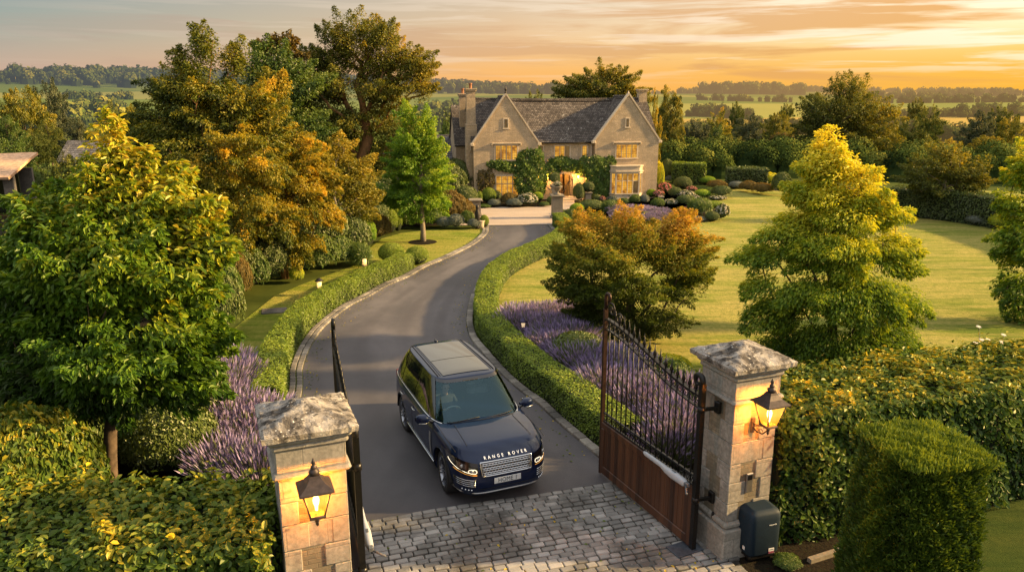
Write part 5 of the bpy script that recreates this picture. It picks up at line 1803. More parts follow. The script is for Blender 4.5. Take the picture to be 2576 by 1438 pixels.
def s_at_x(x, t, right=False):
    k = round(round(t * 8) / 8, 3)
    P = [gh_pt(u, t) for u in _us[:801]]
    xs = np.array([p.x for p in P])[::-1]; ss = TB[k][:801][::-1]
    return float(np.interp(x, xs, ss))
NS = 300
def shell(t0, t1, nt=9, off=0.0, s0=0.0, s1=1.0, n=NS):
    P = []
    for i in range(nt):
        t = t0 + (t1 - t0) * i / (nt - 1)
        r = []
        for j in range(n + 1):
            p = gh(s0 + (s1 - s0) * j / n, t)
            c = Vector((-.8, 0, p.z))
            d = (p - c); d.z = 0
            r.append(p + d.normalized() * off)
        P.append(r)
    return P
# pillars and rails as frame; side glass; screens
def ghpatch(quad, n=14, m=8, off=.004):
    """quad: four (s,t) corners"""
    P = []
    for i in range(m + 1):
        v = i / m; r = []
        for j in range(n + 1):
            u = j / n
            s = (quad[0][0] * (1 - u) + quad[1][0] * u) * (1 - v) + (quad[3][0] * (1 - u) + quad[2][0] * u) * v
            t = (quad[0][1] * (1 - u) + quad[1][1] * u) * (1 - v) + (quad[3][1] * (1 - u) + quad[2][1] * u) * v
            p = gh(s, t); d = Vector((p.x + .8, p.y, 0)).normalized()
            r.append(p + d * off + Vector((0, 0, off * .4)))
        P.append(r)
    return P
# continuous u based surface (avoids table steps): use raw parameter u for windscreen area
def rawpatch(u0, u1, t0, t1, n, m, off=0.0, u0b=None, u1b=None):
    P = []
    for i in range(m + 1):
        v = i / m; r = []
        t = t0 + (t1 - t0) * v
        a = u0 + ((u0b if u0b is not None else u0) - u0) * v; b_ = u1 + ((u1b if u1b is not None else u1) - u1) * v
        for j in range(n + 1):
            u = a + (b_ - a) * j / n
            p = gh_pt(u, t); p2 = gh_pt(u + .0008, t); q2 = gh_pt(u, t + .01)
            nn = (p2 - p).cross(q2 - p)
            if nn.length > 1e-12: nn.normalize()
            r.append(p + nn * off)
        P.append(r)
    return P
def u_of_y(y, t):   # front face parameter where |y| reached
    lo, hi = 0.0, .25
    for _ in range(40):
        mid = (lo + hi) / 2
        if gh_pt(mid, t).y < y: lo = mid
        else: hi = mid
    return lo
def u_of_x(x, t):
    lo, hi = 0.0, .5
    for _ in range(40):
        mid = (lo + hi) / 2
        if gh_pt(mid, t).x > x: lo = mid
        else: hi = mid
    return lo
def surf(ufn0, ufn1, t0, t1, n=18, m=10, off=0.0, mirror=False):
    P = []
    for i in range(m + 1):
        t = t0 + (t1 - t0) * i / m; a = ufn0(t); b_ = ufn1(t); r = []
        pa = gh_pt(a, t); pb = gh_pt(b_, t)
        for j in range(n + 1):
            # spacing by position rather than parameter
            f = j / n
            if abs(pa.x - pb.x) > abs(pa.y - pb.y): u = u_of_x(pa.x + (pb.x - pa.x) * f, t)
            else:
                yy = pa.y + (pb.y - pa.y) * f
                u = math.copysign(u_of_y(abs(yy), t), yy)
            p = gh_pt(u, t)
            d = Vector((max(abs(p.x + .8) - 1.0, 0) * math.copysign(1, p.x + .8), p.y * (1 if abs(pa.x - pb.x) > abs(pa.y - pb.y) else .05), .25))
            q = p + d.normalized() * off
            r.append((q.x, -q.y, q.z) if mirror else tuple(q))
        P.append(r)
    return P
YA = lambda t: .880 - .215 * t      # A pillar inner edge half width
# windscreen
m = MB(); m.grid(surf(lambda t: -u_of_y(YA(t), t), lambda t: u_of_y(YA(t), t), .03, .93, 24, 12)); m.build('windscreen', M_ws, car)
# screen surround: header and A pillars
m = MB()
m.grid(surf(lambda t: -u_of_y(YA(t) + .0, t), lambda t: u_of_y(YA(t) + .0, t), .925, 1.0, 20, 3, .004))
for mir in (False, True):
    P = []
    for i in range(13):
        t = i / 12; r = []
        u0 = u_of_y(YA(t) - .012, t); u1 = u_of_x(gh_pt(u_of_y(YA(t), t), t).x - .16, t)
        for j in range(7):
            f = j / 6; p = gh_pt(u0 + (u1 - u0) * f, t)
            q = p + Vector((.005, .004, .002))
            r.append((q.x, -q.y if mir else q.y, q.z))
        P.append(r)
    m.grid(P, flip=mir)
m.build('pillar', M_blk, car)
m = MB()
m.grid(surf(lambda t: -u_of_y(YA(t), t), lambda t: u_of_y(YA(t), t), -.02, .045, 20, 3, .006))
m.build('scuttle', M_blk, car)
# side band: black pillars and side glass
for mir in (False, True):
    m = MB()
    m.grid(surf(lambda t: u_of_x(gh_pt(u_of_y(YA(t), t), t).x - .15, t), lambda t: u_of_x(XB0 + (XB1 - XB0) * t ** 1.8 + .06, t), 0, 1, 60, 12, 0.0, mir), flip=mir)
    m.build('window_surround', M_blk, car)
    for (xa, xb) in ((.86, -.42), (-.50, -1.42), (-1.50, -2.06)):
        m = MB()
        def f0(t, xa=xa): return u_of_x(min(xa, gh_pt(u_of_y(YA(t), t), t).x - .24), t)
        def f1(t, xb=xb): return u_of_x(xb if xb > -2 else xb + .18 * t, t)
        m.grid(surf(f0, f1, .07, .86, 26, 9, .007, mir), flip=mir)
        m.build('side_window', M_glassd, car)
    # bright line under the glass
    m = MB()
    P = []
    for j in range(40):
        x = 1.02 - 3.2 * j / 39; p = gh_pt(u_of_x(x, .03), .03); P.append((p.x, (-1 if mir else 1) * (p.y + .012), p.z + .0))
    m.tube(P, .011, 6); m.build('waist_trim', M_chr, car)
# rear
m = MB()
P = []
for i in range(9):
    t = i / 8; r = []
    x = XB0 + (XB1 - XB0) * t ** 1.8; w = .93 + (.70 - .93) * t ** 1.15
    for j in range(17):
        y = -w * .985 + 1.97 * w * j / 16
        e = 5.5
        xf = XC0 + (XC1 - XC0) * (t ** 1.06); xc = (xf + x) / 2; ax_ = (xf - x) / 2
        xx = xc - ax_ * (1 - min(abs(y) / w, .999) ** e) ** (1 / e)
        r.append((xx, y, gh_pt(.5, t).z))
    P.append(r)
m.grid(P, flip=True); m.build('rear_window', M_glassd, car)
def mat_roofglass():
    m, nt, N, L = newmat('panoramic_glass'); b = NB(nt)
    b.out(b.bsdf((.01, .012, .014), .03, .0, spec=.8, coat=.7)); m.node_tree.nodes['Principled BSDF'].inputs['IOR'].default_value = 1.45; return m
M_roofglass = mat_roofglass()
# roof skin with a crown, panoramic glass, rails
def roof_z(x, y):
    p = 1 - (abs(y) / .74) ** 2.4
    return 1.772 + .018 * math.cos((x + .7) * .8) + .045 * max(p, 0) * min(1, max(0, (.46 - x) / .35)) ** .5 * min(1, max(0, (x + 2.02) / .3)) ** .5
m = MB()
ring0 = [gh_pt(u, 1.0) for u in (math.acos(max(-1, min(1, c))) / (2 * PI) for c in np.linspace(1, -1, 2))]
base = []
for j in range(240):
    base.append(gh(j / 240, 1.0))
rr_ = [base]
for s in (.985, .96, .9, .8, .65, .45, .25, .03):
    r = []
    for p in base:
        x = -.78 + (p.x + .78) * s; y = p.y * s
        r.append(Vector((x, y, max(roof_z(x, y), p.z - .02) + .004)))
    rr_.append(r)
m.grid(rr_, wrap=True); m.build('roof_panel', M_paint, car)
m = MB()
P = [[(x, y, roof_z(x, y) + .014) for y in np.linspace(-.50, .50, 14)] for x in np.linspace(.24, -1.72, 24)]
m.grid(P, flip=False); m.build('glass_roof', M_roofglass, car)
m = MB()
m.tube([(-.62, y, roof_z(-.62, y) + .014) for y in np.linspace(-.5, .5, 15)], .006, 5)
for s in (-1, 1):
    m.tube([(x, s * (.595 + .01 * x), roof_z(x, .6) + .012) for x in np.linspace(.22, -1.85, 20)], .010, 5)
    m.tube([(x, s * (.545 + .01 * x), roof_z(x, .55) + .008) for x in np.linspace(.22, -1.85, 20)], .006, 5)
m.build('roof_rail', M_blkm, car)
m = MB()
m.tube([(-1.80, 0, roof_z(-1.8, 0)), (-1.90, 0, roof_z(-1.85, 0) + .05), (-1.94, 0, roof_z(-1.9, 0) + .055), (-1.95, 0, roof_z(-1.9, 0))], [.03, .018, .012, .02], 8); m.build('antenna', M_blk, car)

# front patches -----------------------------------------------------
def fpatch(y0, y1, z0, z1, off, n=16, mm=6, z0b=None, z1b=None):
    P = []
    for i in range(mm + 1):
        r = []
        for j in range(n + 1):
            f = j / n; y = y0 + (y1 - y0) * f
            za = z0 + ((z0b if z0b is not None else z0) - z0) * f; zb = z1 + ((z1b if z1b is not None else z1) - z1) * f
            z = za + (zb - za) * i / mm
            r.append((fx(y, z, off), y, z))
        P.append(r)
    return P
def fline(pts, rad, off=.006, n=5):
    return [(fx(y, z, off), y, z) for y, z in pts]
# bonnet creases and shut lines
m = MB()
for s in (-1, 1):
    m.tube([(x, s * (.60 - (1.9 - x) * .04 + .03), hood_z(x, .60) + .004) for x in np.linspace(1.22, 2.05, 12)], .004, 4)
    m.tube([(x, s * (.885 - .05 * max(0, x - 1.9)), hood_z(x, .885) + .004) for x in np.linspace(1.0, 2.12, 12)], .005, 4)
m.tube([(1.235 - .10 * (y / .7) ** 2, y, hood_z(1.23, y) + .005) for y in np.linspace(-.66, .66, 16)], .006, 4)
m.build('bonnet_seam', M_blkm, car)
# grille
GW, GZ0, GZ1 = .50, .665, .915
m = MB(); m.grid(fpatch(-GW, GW, GZ0, GZ1, .006), flip=True); gr = m.build('grille', M_blkm, car)
m = MB()
fr_ = [(-GW, GZ1), (GW, GZ1), (GW - .03, GZ0), (-GW + .03, GZ0)]
def seg(a, b_, k=12): return [(a[0] + (b_[0] - a[0]) * i / k, a[1] + (b_[1] - a[1]) * i / k) for i in range(k)]
loop = seg(fr_[0], fr_[1]) + seg(fr_[1], fr_[2]) + seg(fr_[2], fr_[3]) + seg(fr_[3], fr_[0])
m.tube(fline(loop, 0, .014), .013, 6, closed=True)
m.build('grille_surround', M_chr, gr)
m = MB()
for k in range(3):
    z = GZ0 + .047 + k * .078
    w = GW - .02 - .012 * (2 - k)
    for dz in (-.017, .017):
        m.tube(fline(seg((-w, z + dz), (w, z + dz), 16) + [(w, z + dz)], 0, .016), .009, 5)
    nb = 16
    for i in range(nb):
        y = -w + 2 * w * (i + .5) / nb
        m.bar((fx(y - .016, z, .016), y - .016, z), (fx(y + .016, z, .016), y + .016, z), .012, .034)
    for i in range(nb + 1):
        y = -w + 2 * w * i / nb
        if k < 2: m.bar((fx(y, z + .03, .014), y, z + .016), (fx(y, z + .06, .014), y, z + .060), .010, .010)
m.build('grille_mesh', M_chr, gr)
# headlights
def ysegs(side, pts): return [(side * y, z) for y, z in pts]
for s in (-1, 1):
    m = MB(); m.grid(fpatch(s * .545, s * .965, .70, .90, .005, z0b=.80, z1b=.985), flip=(s > 0)); hl = m.build('headlight', M_blk, car)
    m = MB()
    P = ysegs(s, [(.935, .885), (.930, .86), (.915, .83), (.86, .785), (.76, .752), (.66, .730), (.590, .728), (.570, .75), (.572, .78), (.60, .798), (.66, .802), (.70, .79), (.712, .77), (.70, .748)])
    m.tube(fline(P, 0, .010), .0052, 6); m.build('light_strip', M_drl, hl)
    for yy, zz, rr2 in ((.645, .772, .028), (.80, .845, .034)):
        m = MB()
        px_ = fx(s * yy, zz, .008)
        m.lathe([(rr2, 0), (rr2, .010), (rr2 * .7, .012), (rr2 * .3, .022)], (px_, s * yy, zz), 16, M=Matrix.Rotation(PI / 2, 3, 'Y'))
        m.build('lamp', M_silver, hl)
    m = MB(); m.tube(fline(ysegs(s, [(.90, .765), (.88, .752), (.86, .742), (.76, .715), (.66, .698), (.57, .694)]), 0, .009), .006, 5); m.build('amber_strip', M_amb, hl)
    # lens segments inside the lamp
    for ya, yb, za, zb, mt in ((.56, .70, .735, .805, M_silver), (.735, .86, .795, .885, M_silver), (.875, .945, .86, .955, M_silver)):
        m = MB(); m.grid(fpatch(s * ya, s * yb, za, zb, .0075, 6, 4, z0b=za + .02, z1b=zb + .03), flip=(s > 0)); m.build('reflector', M_refl, hl)
    # bumper vents
    m = MB(); m.grid(fpatch(s * .60, s * .90, .45, .62, .004), flip=(s > 0)); v = m.build('vent', M_blkm, car)
    m = MB()
    for z in (.485, .525, .565, .605):
        m.tube(fline(ysegs(s, [(.60, z), (.68, z), (.76, z), (.84, z), (.90, z)]), 0, .010), .0065, 5)
    m.build('vent_bar', M_chr, v)
    m = MB()
    for k in range(4):
        yy = .66 + k * .045; m.lathe([(.014, 0), (.012, .008)], (fx(s * yy, .405, .004), s * yy, .405), 8, M=Matrix.Rotation(PI / 2, 3, 'Y'))
    m.build('fog_lamp', M_letter, car)
# lower intake and skid line
m = MB(); m.grid(fpatch(-.60, .60, .345, .425, .004), flip=True); m.build('lower_intake', M_blkm, car)
m = MB()
P = [(-.90, .345), (-.80, .315), (-.60, .325)] + [(y, .325) for y in np.linspace(-.55, .55, 12)] + [(.60, .325), (.80, .315), (.90, .345)]
m.tube(fline(P, 0, .012), .014, 6); m.build('skid_trim', M_silver, car)
# number plate
PZ = .555
px0 = fx(0, PZ, .014)
m = MB(); m.bbox((px0 + .004, 0, PZ), (.012, .52, .112), .004); pl = m.build('number_plate', M_plate, car)
RYZ = Matrix(((0, 0, 1, 0), (1, 0, 0, 0), (0, 1, 0, 0), (0, 0, 0, 1)))
text('plate_lettering', 'HOME 1', .118, M_blkm, pl, Matrix.Translation((px0 + .011, 0, PZ - .002)) @ RYZ @ Matrix.Diagonal((.86, 1, 1, 1)), .001, 1.05)
# bonnet lettering follows the skin
def onhood(co):
    y = co.x; s = co.y
    z0_ = .975 + s * .80
    zz = min(z0_, 1.03)
    return Vector((fx(y, zz, .006) - s * .28, y, z0_ + .006 + co.z * .2))
text('bonnet_lettering', 'RANGE ROVER', .070, M_letter, car, onhood, .001, 2.05, offset=.0006)

# side details
def sline(x0, x1, z, off, n=30, z1=None):
    P = []
    for i in range(n + 1):
        f = i / n; x = x0 + (x1 - x0) * f; zz = z + ((z1 if z1 is not None else z) - z) * f
        P.append((x, sy(x, zz, off), zz))
    return P
def spatch(x0, x1, z0, z1, off, n=10, mm=6, lean=0.0):
    return [[(x0 + (x1 - x0) * j / n + lean * i / mm, sy(x0 + (x1 - x0) * j / n + lean * i / mm, z0 + (z1 - z0) * i / mm, off), z0 + (z1 - z0) * i / mm) for j in range(n + 1)] for i in range(mm + 1)]
for s in (-1, 1):
    fl = lambda P: [[(q[0], s * q[1], q[2]) for q in r] for r in P]
    f1 = lambda P: [(q[0], s * q[1], q[2]) for q in P]
    m = MB()
    for xd in (1.0, -.08 - .36, -1.36):
        m.tube(f1([(xd + (.0 if z < .9 else 0), sy(xd, z, .0005), z) for z in np.linspace(.36 if xd > -1 else .93, 1.12, 14)]), .0045, 4)
    m.build('door_seam', M_blkm, car)
    for xa, xb in ((.99, -.43), (-.45, -1.34)):
        pass
    m = MB(); m.grid(fl(spatch(.86, .96, .52, .98, .006, 4, 8, -.03)), flip=(s < 0)); m.build('side_vent', M_silver, car)
    m = MB(); m.tube(f1(sline(1.02, -.96, .40, .010, 24)), .013, 6); m.build('sill_trim', M_chr, car)
    m = MB(); m.grid(fl(spatch(1.02, -.94, .245, .37, .006, 24, 4)), flip=(s > 0)); m.build('sill', M_blkm, car)
    for xh in (-.28, -1.22):
        m = MB(); m.tube(f1([(xh + .10, sy(xh + .1, .985, .006), .985), (xh + .08, sy(xh, .985, .035), .987), (xh - .08, sy(xh, .985, .035), .987), (xh - .10, sy(xh - .1, .985, .006), .985)]), .012, 6); m.build('door_handle', M_silver, car)
    # mirrors
    m = MB()
    secs = []
    for y, rx, rz, dx in ((.935, .03, .025, 0), (.98, .04, .03, 0), (1.01, .085, .075, .01), (1.07, .105, .095, .0), (1.16, .10, .095, -.01), (1.21, .075, .08, -.025), (1.235, .03, .04, -.04)):
        secs.append([(.80 + dx + math.copysign(abs(math.cos(a)) ** .7, math.cos(a)) * rx, s * y, 1.21 + math.copysign(abs(math.sin(a)) ** .7, math.sin(a)) * rz) for a in np.linspace(0, 2 * PI, 16, endpoint=False)])
    m.grid(secs, wrap=True, flip=(s > 0)); mm_ = m.build('mirror', M_paint, car)
    m = MB(); m.tube([(.84, s * .90, 1.13), (.82, s * .95, 1.16), (.80, s * 1.03, 1.185)], [.045, .035, .04], 8); m.build('mirror_arm', M_blk, mm_)
    m = MB(); m.tube([(.86, s * 1.0, 1.155), (.90, s * 1.08, 1.15), (.87, s * 1.2, 1.158)], .010, 5); m.build('indicator', M_silver, mm_)
    m = MB(); m.bbox((.715, s * 1.11, 1.21), (.012, .16, .13), .004); m.build('mirror_glass', M_chr, mm_)

# wheel wells, underbody
m = MB(); m.box((0, 0, .42), (4.2, 1.2, .22)); m.box((0, 0, .75), (1.8, 1.8, .6)); m.box((2.05, 0, .6), (.3, 1.5, .5)); m.box((-2.1, 0, .65), (.5, 1.6, .5))
m.build('underbody', M_blkm, car)
m = MB()
for ax in (AXF, AXR):
    for s in (-1, 1):
        P = []
        for i in range(17):
            a = PI * i / 16
            P.append([(ax + .457 * math.cos(a), s * .955, WR + .457 * math.sin(a)), (ax + .457 * math.cos(a), s * .60, WR + .457 * math.sin(a))])
        m.grid(P, smooth=True); m.box((ax, s * .60, .62), (.92, .02, .5))
m.build('wheel_arch', M_blkm, car)
wheel_first = None
for ax in (AXF, AXR):
    for s in (-1, 1):
        RT = Matrix.Rotation(PI / 2 * (1 if s < 0 else -1), 3, 'X')    # lathe axis z -> outward
        w = empty('wheel', None, None, (ax, s * .80, WR)); adopt(w, car)
        if ax > 0: w.rotation_euler = (0, 0, R(-3))
        m = MB()
        m.lathe([(.300, -.13), (.37, -.135), (.402, -.11), (.41, -.05), (.41, .05), (.402, .11), (.37, .135), (.300, .13)], (0, 0, 0), 40, M=RT, capb=False, capt=False)
        m.build('tyre', M_tyre, w)
        m = MB()
        m.lathe([(.303, .128), (.296, .137), (.285, .12), (.275, .02), (.268, -.12)], (0, 0, 0), 40, M=RT, capb=False, capt=False)
        m.lathe([(.0, .075), (.035, .08), (.06, .07), (.065, .04)], (0, 0, 0), 20, M=RT, capb=False, capt=False)
        for k in range(7):
            for d in (-.11, .11):
                a = 2 * PI * k / 7; a2 = a + d
                A0 = RT @ Vector((.045 * math.cos(a), .045 * math.sin(a), .062)); B0 = RT @ Vector((.287 * math.cos(a2), .287 * math.sin(a2), .115))
                m.bar(A0, B0, .024, .03, up=RT @ Vector((0, 0, 1)))
        m.build('rim', M_alloy, w)
        m = MB(); m.lathe([(.0, -.02), (.18, -.02), (.18, .0)], (0, 0, 0), 24, M=RT, capb=False, capt=False); m.lathe([(.27, -.05), (0.0, -.05)], (0, 0, 0), 24, M=RT, capb=False, capt=False); m.build('brake_disc', M_blkm, w)
# wipers
m = MB()
for y0, y1 in ((-.70, -.05), (.02, .66)):
    P = []
    for i in range(8):
        f = i / 7; y = y0 + (y1 - y0) * f; t = .05 + .05 * f
        p = gh_pt(math.copysign(u_of_y(abs(y), t), y), t); P.append((p.x + .012, y, p.z + .014))
    m.tube(P, .009, 5)
m.build('wiper', M_blkm, car)
# tail lamps
for s in (-1, 1):
    m = MB(); m.box((-2.36, s * .79, .95), (.12, .06, .3)); m.build('tail_light', simple('red_lens', (.3, .01, .01), .2), car)

# interior ------------------------------------------------------------
M_leather = simple('dark_leather', (.11, .12, .125), .5, var=.15, scale=10)
M_trimin = simple('grey_trim', (.16, .19, .20), .55, var=.1)
m = MB()
secs = []
for y in np.linspace(-.86, .86, 20):
    e = (1 - (abs(y) / .95) ** 6)
    secs.append([(1.14, y, 1.12), (1.0, y, 1.125 + .02 * e), (.72, y, 1.11 + .02 * e + (.05 * math.exp(-((y + .40) / .2) ** 2))), (.60, y, 1.04), (.62, y, .90), (.68, y, .70)])
m.grid(secs, smooth=True, flip=True); m.build('dashboard', M_trimin, car)
def seat(x, y, w=.50):
    m = MB()
    m.bbox((x, y, .72), (.52, w, .16), .05)
    m.bbox((x - .28, y, 1.02), (.14, w, .62), .05, mat=Matrix.Rotation(-.22, 3, 'Y'))
    m.bbox((x - .36, y, 1.44), (.09, .26, .17), .04, mat=Matrix.Rotation(-.15, 3, 'Y'))
    m.build('seat', M_leather, car)
seat(.12, -.40); seat(.12, .40)
m = MB(); m.bbox((-.95, 0, .74), (.5, 1.4, .16), .05); m.bbox((-1.22, 0, 1.03), (.14, 1.4, .6), .05); m.bbox((-1.28, .42, 1.42), (.08, .26, .15), .04); m.bbox((-1.28, -.42, 1.42), (.08, .26, .15), .04); m.build('rear_seat', M_leather, car)
m = MB()
SW = Vector((.46, -.40, 1.10)); SM = Matrix.Rotation(R(-62), 3, 'Y')
ring = [SW + SM @ Vector((.185 * math.cos(a), .185 * math.sin(a), 0)) for a in np.linspace(0, 2 * PI, 28, endpoint=False)]
m.tube(ring, .015, 7, closed=True)
for a in (PI / 2, -PI / 2, PI): m.tube([SW, SW + SM @ Vector((.18 * math.cos(a), .18 * math.sin(a), 0))], .014, 5)
m.lathe([(.0, -.02), (.06, -.02), (.06, .015), (0, .02)], SW, 12, M=SM, capb=False, capt=False)
m.build('steering_wheel', M_trimin, car)
m = MB(); m.bbox((.50, 0, 1.66), (.04, .22, .07), .015); m.tube([(.48, 0, 1.68), (.44, 0, 1.74)], .02, 6); m.bbox((.42, 0, 1.735), (.12, .34, .04), .01); m.build('rear_view_mirror', M_blkm, car)

# driver -----------------------------------------------------------------
M_skin = simple('skin', (.52, .29, .20), .55, var=.08)
M_jumper = simple('dark_jumper', (.02, .022, .03), .9, var=.2, scale=20)
M_hair = simple('grey_brown_hair', (.10, .07, .05), .7, var=.3, scale=25)
def skin_body(name, verts, edges, radii, mat, parent, root=0, sub=2):
    me = bpy.data.meshes.new(name); me.from_pydata(verts, edges, []); 
    o = bpy.data.objects.new(name, me); COL.objects.link(o)
    md = o.modifiers.new('skin', 'SKIN'); md.use_smooth_shade = True
    for i, r in enumerate(radii):
        me.skin_vertices[0].data[i].radius = r if hasattr(r, '__len__') else (r, r)
        me.skin_vertices[0].data[i].use_root = (i == root)
    ms = o.modifiers.new('sub', 'SUBSURF'); ms.levels = sub; ms.render_levels = sub
    bpy.context.view_layer.update()
    dg = bpy.context.evaluated_depsgraph_get()
    m2 = bpy.data.meshes.new_from_object(o.evaluated_get(dg))
    bpy.data.objects.remove(o)
    o = bpy.data.objects.new(name, m2); COL.objects.link(o)
    m2.materials.clear(); m2.materials.append(mat)
    for p in m2.polygons: p.use_smooth = True
    adopt(o, parent)
    return o
DP = FW * .05 + Vector((CO.x, CO.y, 0))
RZc = Matrix.Rotation(math.atan2(FW.y, FW.x), 3, 'Z')
dpos = Vector((CO.x, CO.y, 0.012)) + RZc @ Vector((.10, -.40, .80))
drv = empty('person', 'driver in dark jumper holding the steering wheel behind the windscreen', 'person', dpos, math.atan2(FW.y, FW.x))
V = [(0, 0, .02), (-.05, 0, .20), (-.09, 0, .40), (-.09, 0, .50), (-.07, 0, .575),
     (-.08, .17, .46), (.06, .24, .28), (.27, .15, .33), (-.08, -.17, .46), (.06, -.24, .28), (.27, -.15, .33), (.22, .11, -.01), (.48, .13, .03), (.55, .13, -.30), (.22, -.11, -.01), (.48, -.13, .03), (.55, -.13, -.30)]
E_ = [(0, 1), (1, 2), (2, 3), (3, 4), (2, 5), (5, 6), (6, 7), (2, 8), (8, 9), (9, 10), (0, 11), (11, 12), (12, 13), (0, 14), (14, 15), (15, 16)]
Rr = [(.15, .12), (.14, .11), (.15, .11), (.055, .055), (.05, .05), .065, .05, .035, .065, .05, .035, .085, .065, .045, .085, .065, .045]
skin_body('body', V, E_, Rr, M_jumper, drv)
# head: shaped ellipsoid with nose, brow, chin, ears
def head(parent, c):
    m = MB(); rows = []
    for i in range(21):
        th = PI * i / 20; r = []
        for j in range(28):
            ph = 2 * PI * j / 28
            x = math.sin(th) * math.cos(ph); y = math.sin(th) * math.sin(ph); z = math.cos(th)
            X = x * .098; Y = y * .075; Z = z * .118
            if z < 0: k = 1 + z * .28; Y *= k; X *= (1 + z * .12)
            if x > .6:
                X += .022 * math.exp(-((y / .16) ** 2 + ((z + .12) / .18) ** 2))      # nose
                X += .008 * math.exp(-((y / .5) ** 2 + ((z - .22) / .10) ** 2))       # brow
                X -= .010 * (math.exp(-(((y - .33) / .16) ** 2 + ((z - .06) / .11) ** 2)) + math.exp(-(((y + .33) / .16) ** 2 + ((z - .06) / .11) ** 2)))
                X += .006 * math.exp(-((y / .25) ** 2 + ((z + .45) / .07) ** 2))      # mouth
                X += .010 * math.exp(-((y / .25) ** 2 + ((z + .82) / .15) ** 2))      # chin
            r.append((c[0] + X, c[1] + Y, c[2] + Z))
        rows.append(r)
    m.grid(rows, wrap=True)
    for s in (-1, 1):
        m.lathe([(.012, -.006), (.026, 0), (.02, .010), (.008, .008)], (c[0] - .005, c[1] + s * .074, c[2] - .005), 10, M=Matrix.Rotation(-s * PI / 2, 3, 'X'))
    m.tube([(c[0] - .03, c[1], c[2] - .16), (c[0] - .02, c[1], c[2] - .06)], .055, 12)
    h = m.build('head', M_skin, parent)
    m = MB(); rows = []
    for i in range(12):
        th = PI * .60 * i / 11; r = []
        for j in range(28):
            ph = 2 * PI * j / 28; x = math.sin(th) * math.cos(ph); y = math.sin(th) * math.sin(ph); z = math.cos(th)
            k = 1.0
            if x > .35 and z < .62: k = .90
            r.append((c[0] - .010 + x * .104 * k, c[1] + y * .083 * k, c[2] + .010 + z * .122))
        rows.append(r)
    m.grid(rows, wrap=True); m.build('hair', M_hair, parent)
    m = MB()
    for s in (-1, 1): m.lathe([(.0, -.011), (.009, -.006), (.0115, 0), (.009, .006), (0, .011)], (c[0] + .083, c[1] + s * .030, c[2] + .006), 8, capb=False, capt=False)
    m.build('eyes', simple('eye_dark', (.03, .02, .02), .2), parent)
head(drv, (-.03, 0, .70))
# hands: palm plus five curled fingers each, closed on the wheel rim
for s in (-1, 1):
    c = Vector((.33, s * .155, .34))
    m = MB()
    m.bbox(c + Vector((.0, 0, 0)), (.055, .04, .085), .016)
    m.tube([c - Vector((.07, -s * .01, .01)), c], [.03, .028], 8)
    for k in range(4):
        z = c.z + .033 - k * .021; L_ = [.9, 1, .95, .8][k]
        m.tube([(c.x + .02, c.y, z), (c.x + .052 * L_, c.y - s * .006, z), (c.x + .058 * L_, c.y - s * .03, z), (c.x + .035 * L_, c.y - s * .045, z)], [.0095, .009, .0085, .007], 6)
    m.tube([(c.x - .01, c.y - s * .015, c.z + .03), (c.x + .012, c.y - s * .038, c.z + .045), (c.x + .035, c.y - s * .048, c.z + .05)], [.012, .011, .009], 6)
    m.build('hand', M_skin, drv)
# ------------------------------------------------------------------ hedges
EDGE = 0.0
# left box hedge follows the left kerb
HLp = offset_path([(q[0], q[1]) for q in LEp[6:]], .36 + .38, .5)
# find the part between the pillar side and its end near the topiary balls
hl = [tuple(p) for p in HLp if 16.3 < p[1] < G(1052, 672).y + .2]
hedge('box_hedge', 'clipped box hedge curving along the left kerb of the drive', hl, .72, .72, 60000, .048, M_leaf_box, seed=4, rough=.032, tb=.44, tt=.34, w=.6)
HRp = offset_path([(q[0], q[1]) for q in REp], -(.26 + .42), .5)
hr = [tuple(p) for p in HRp if p[1] > 13.9]
hedge('box_hedge', 'clipped box hedge following the right side of the drive', hr, .78, .72, 90000, .048, M_leaf_box, seed=5, rough=.032, tb=.42, tt=.34, w=.6)
# tall leafy hedges either side of the gate
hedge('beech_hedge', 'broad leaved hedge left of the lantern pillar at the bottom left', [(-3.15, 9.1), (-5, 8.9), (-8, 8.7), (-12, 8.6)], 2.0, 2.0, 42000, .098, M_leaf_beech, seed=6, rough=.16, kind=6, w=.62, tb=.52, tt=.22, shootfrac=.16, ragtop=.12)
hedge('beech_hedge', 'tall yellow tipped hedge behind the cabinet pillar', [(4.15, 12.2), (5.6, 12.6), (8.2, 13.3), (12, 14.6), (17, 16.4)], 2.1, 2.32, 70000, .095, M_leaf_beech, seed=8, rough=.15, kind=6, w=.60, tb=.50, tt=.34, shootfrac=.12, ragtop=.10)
hedge('yew_hedge', 'long dark clipped hedge at the right edge of the lawn', [tuple(G(2262, 545).xy + Vector((0, 1.2))), tuple(G(2400, 560).xy + Vector((.3, 1.2))), tuple(G(2576, 590).xy + Vector((.4, 1.0))), tuple(G(2760, 640).xy)], 1.6, 1.75, 16000, .13, M_leaf_dark, seed=9, rough=.08, tb=.5, tt=.5)
hedge('yew_hedge', 'dark clipped hedge beyond the lawn behind pale grasses', [tuple(G(1826, 470).xy), tuple(G(1925, 472).xy)], 1.6, 1.6, 6000, .14, M_leaf_dark, seed=10, rough=.08, tb=.55, tt=.5)
hedge('yew_hedge', 'clipped hedge to the left of the large round ball bush', [tuple(G(1690, 460).xy), tuple(G(1772, 462).xy)], 1.4, 1.75, 5000, .13, M_leaf_box, seed=12, rough=.06, tb=.4, tt=.4)

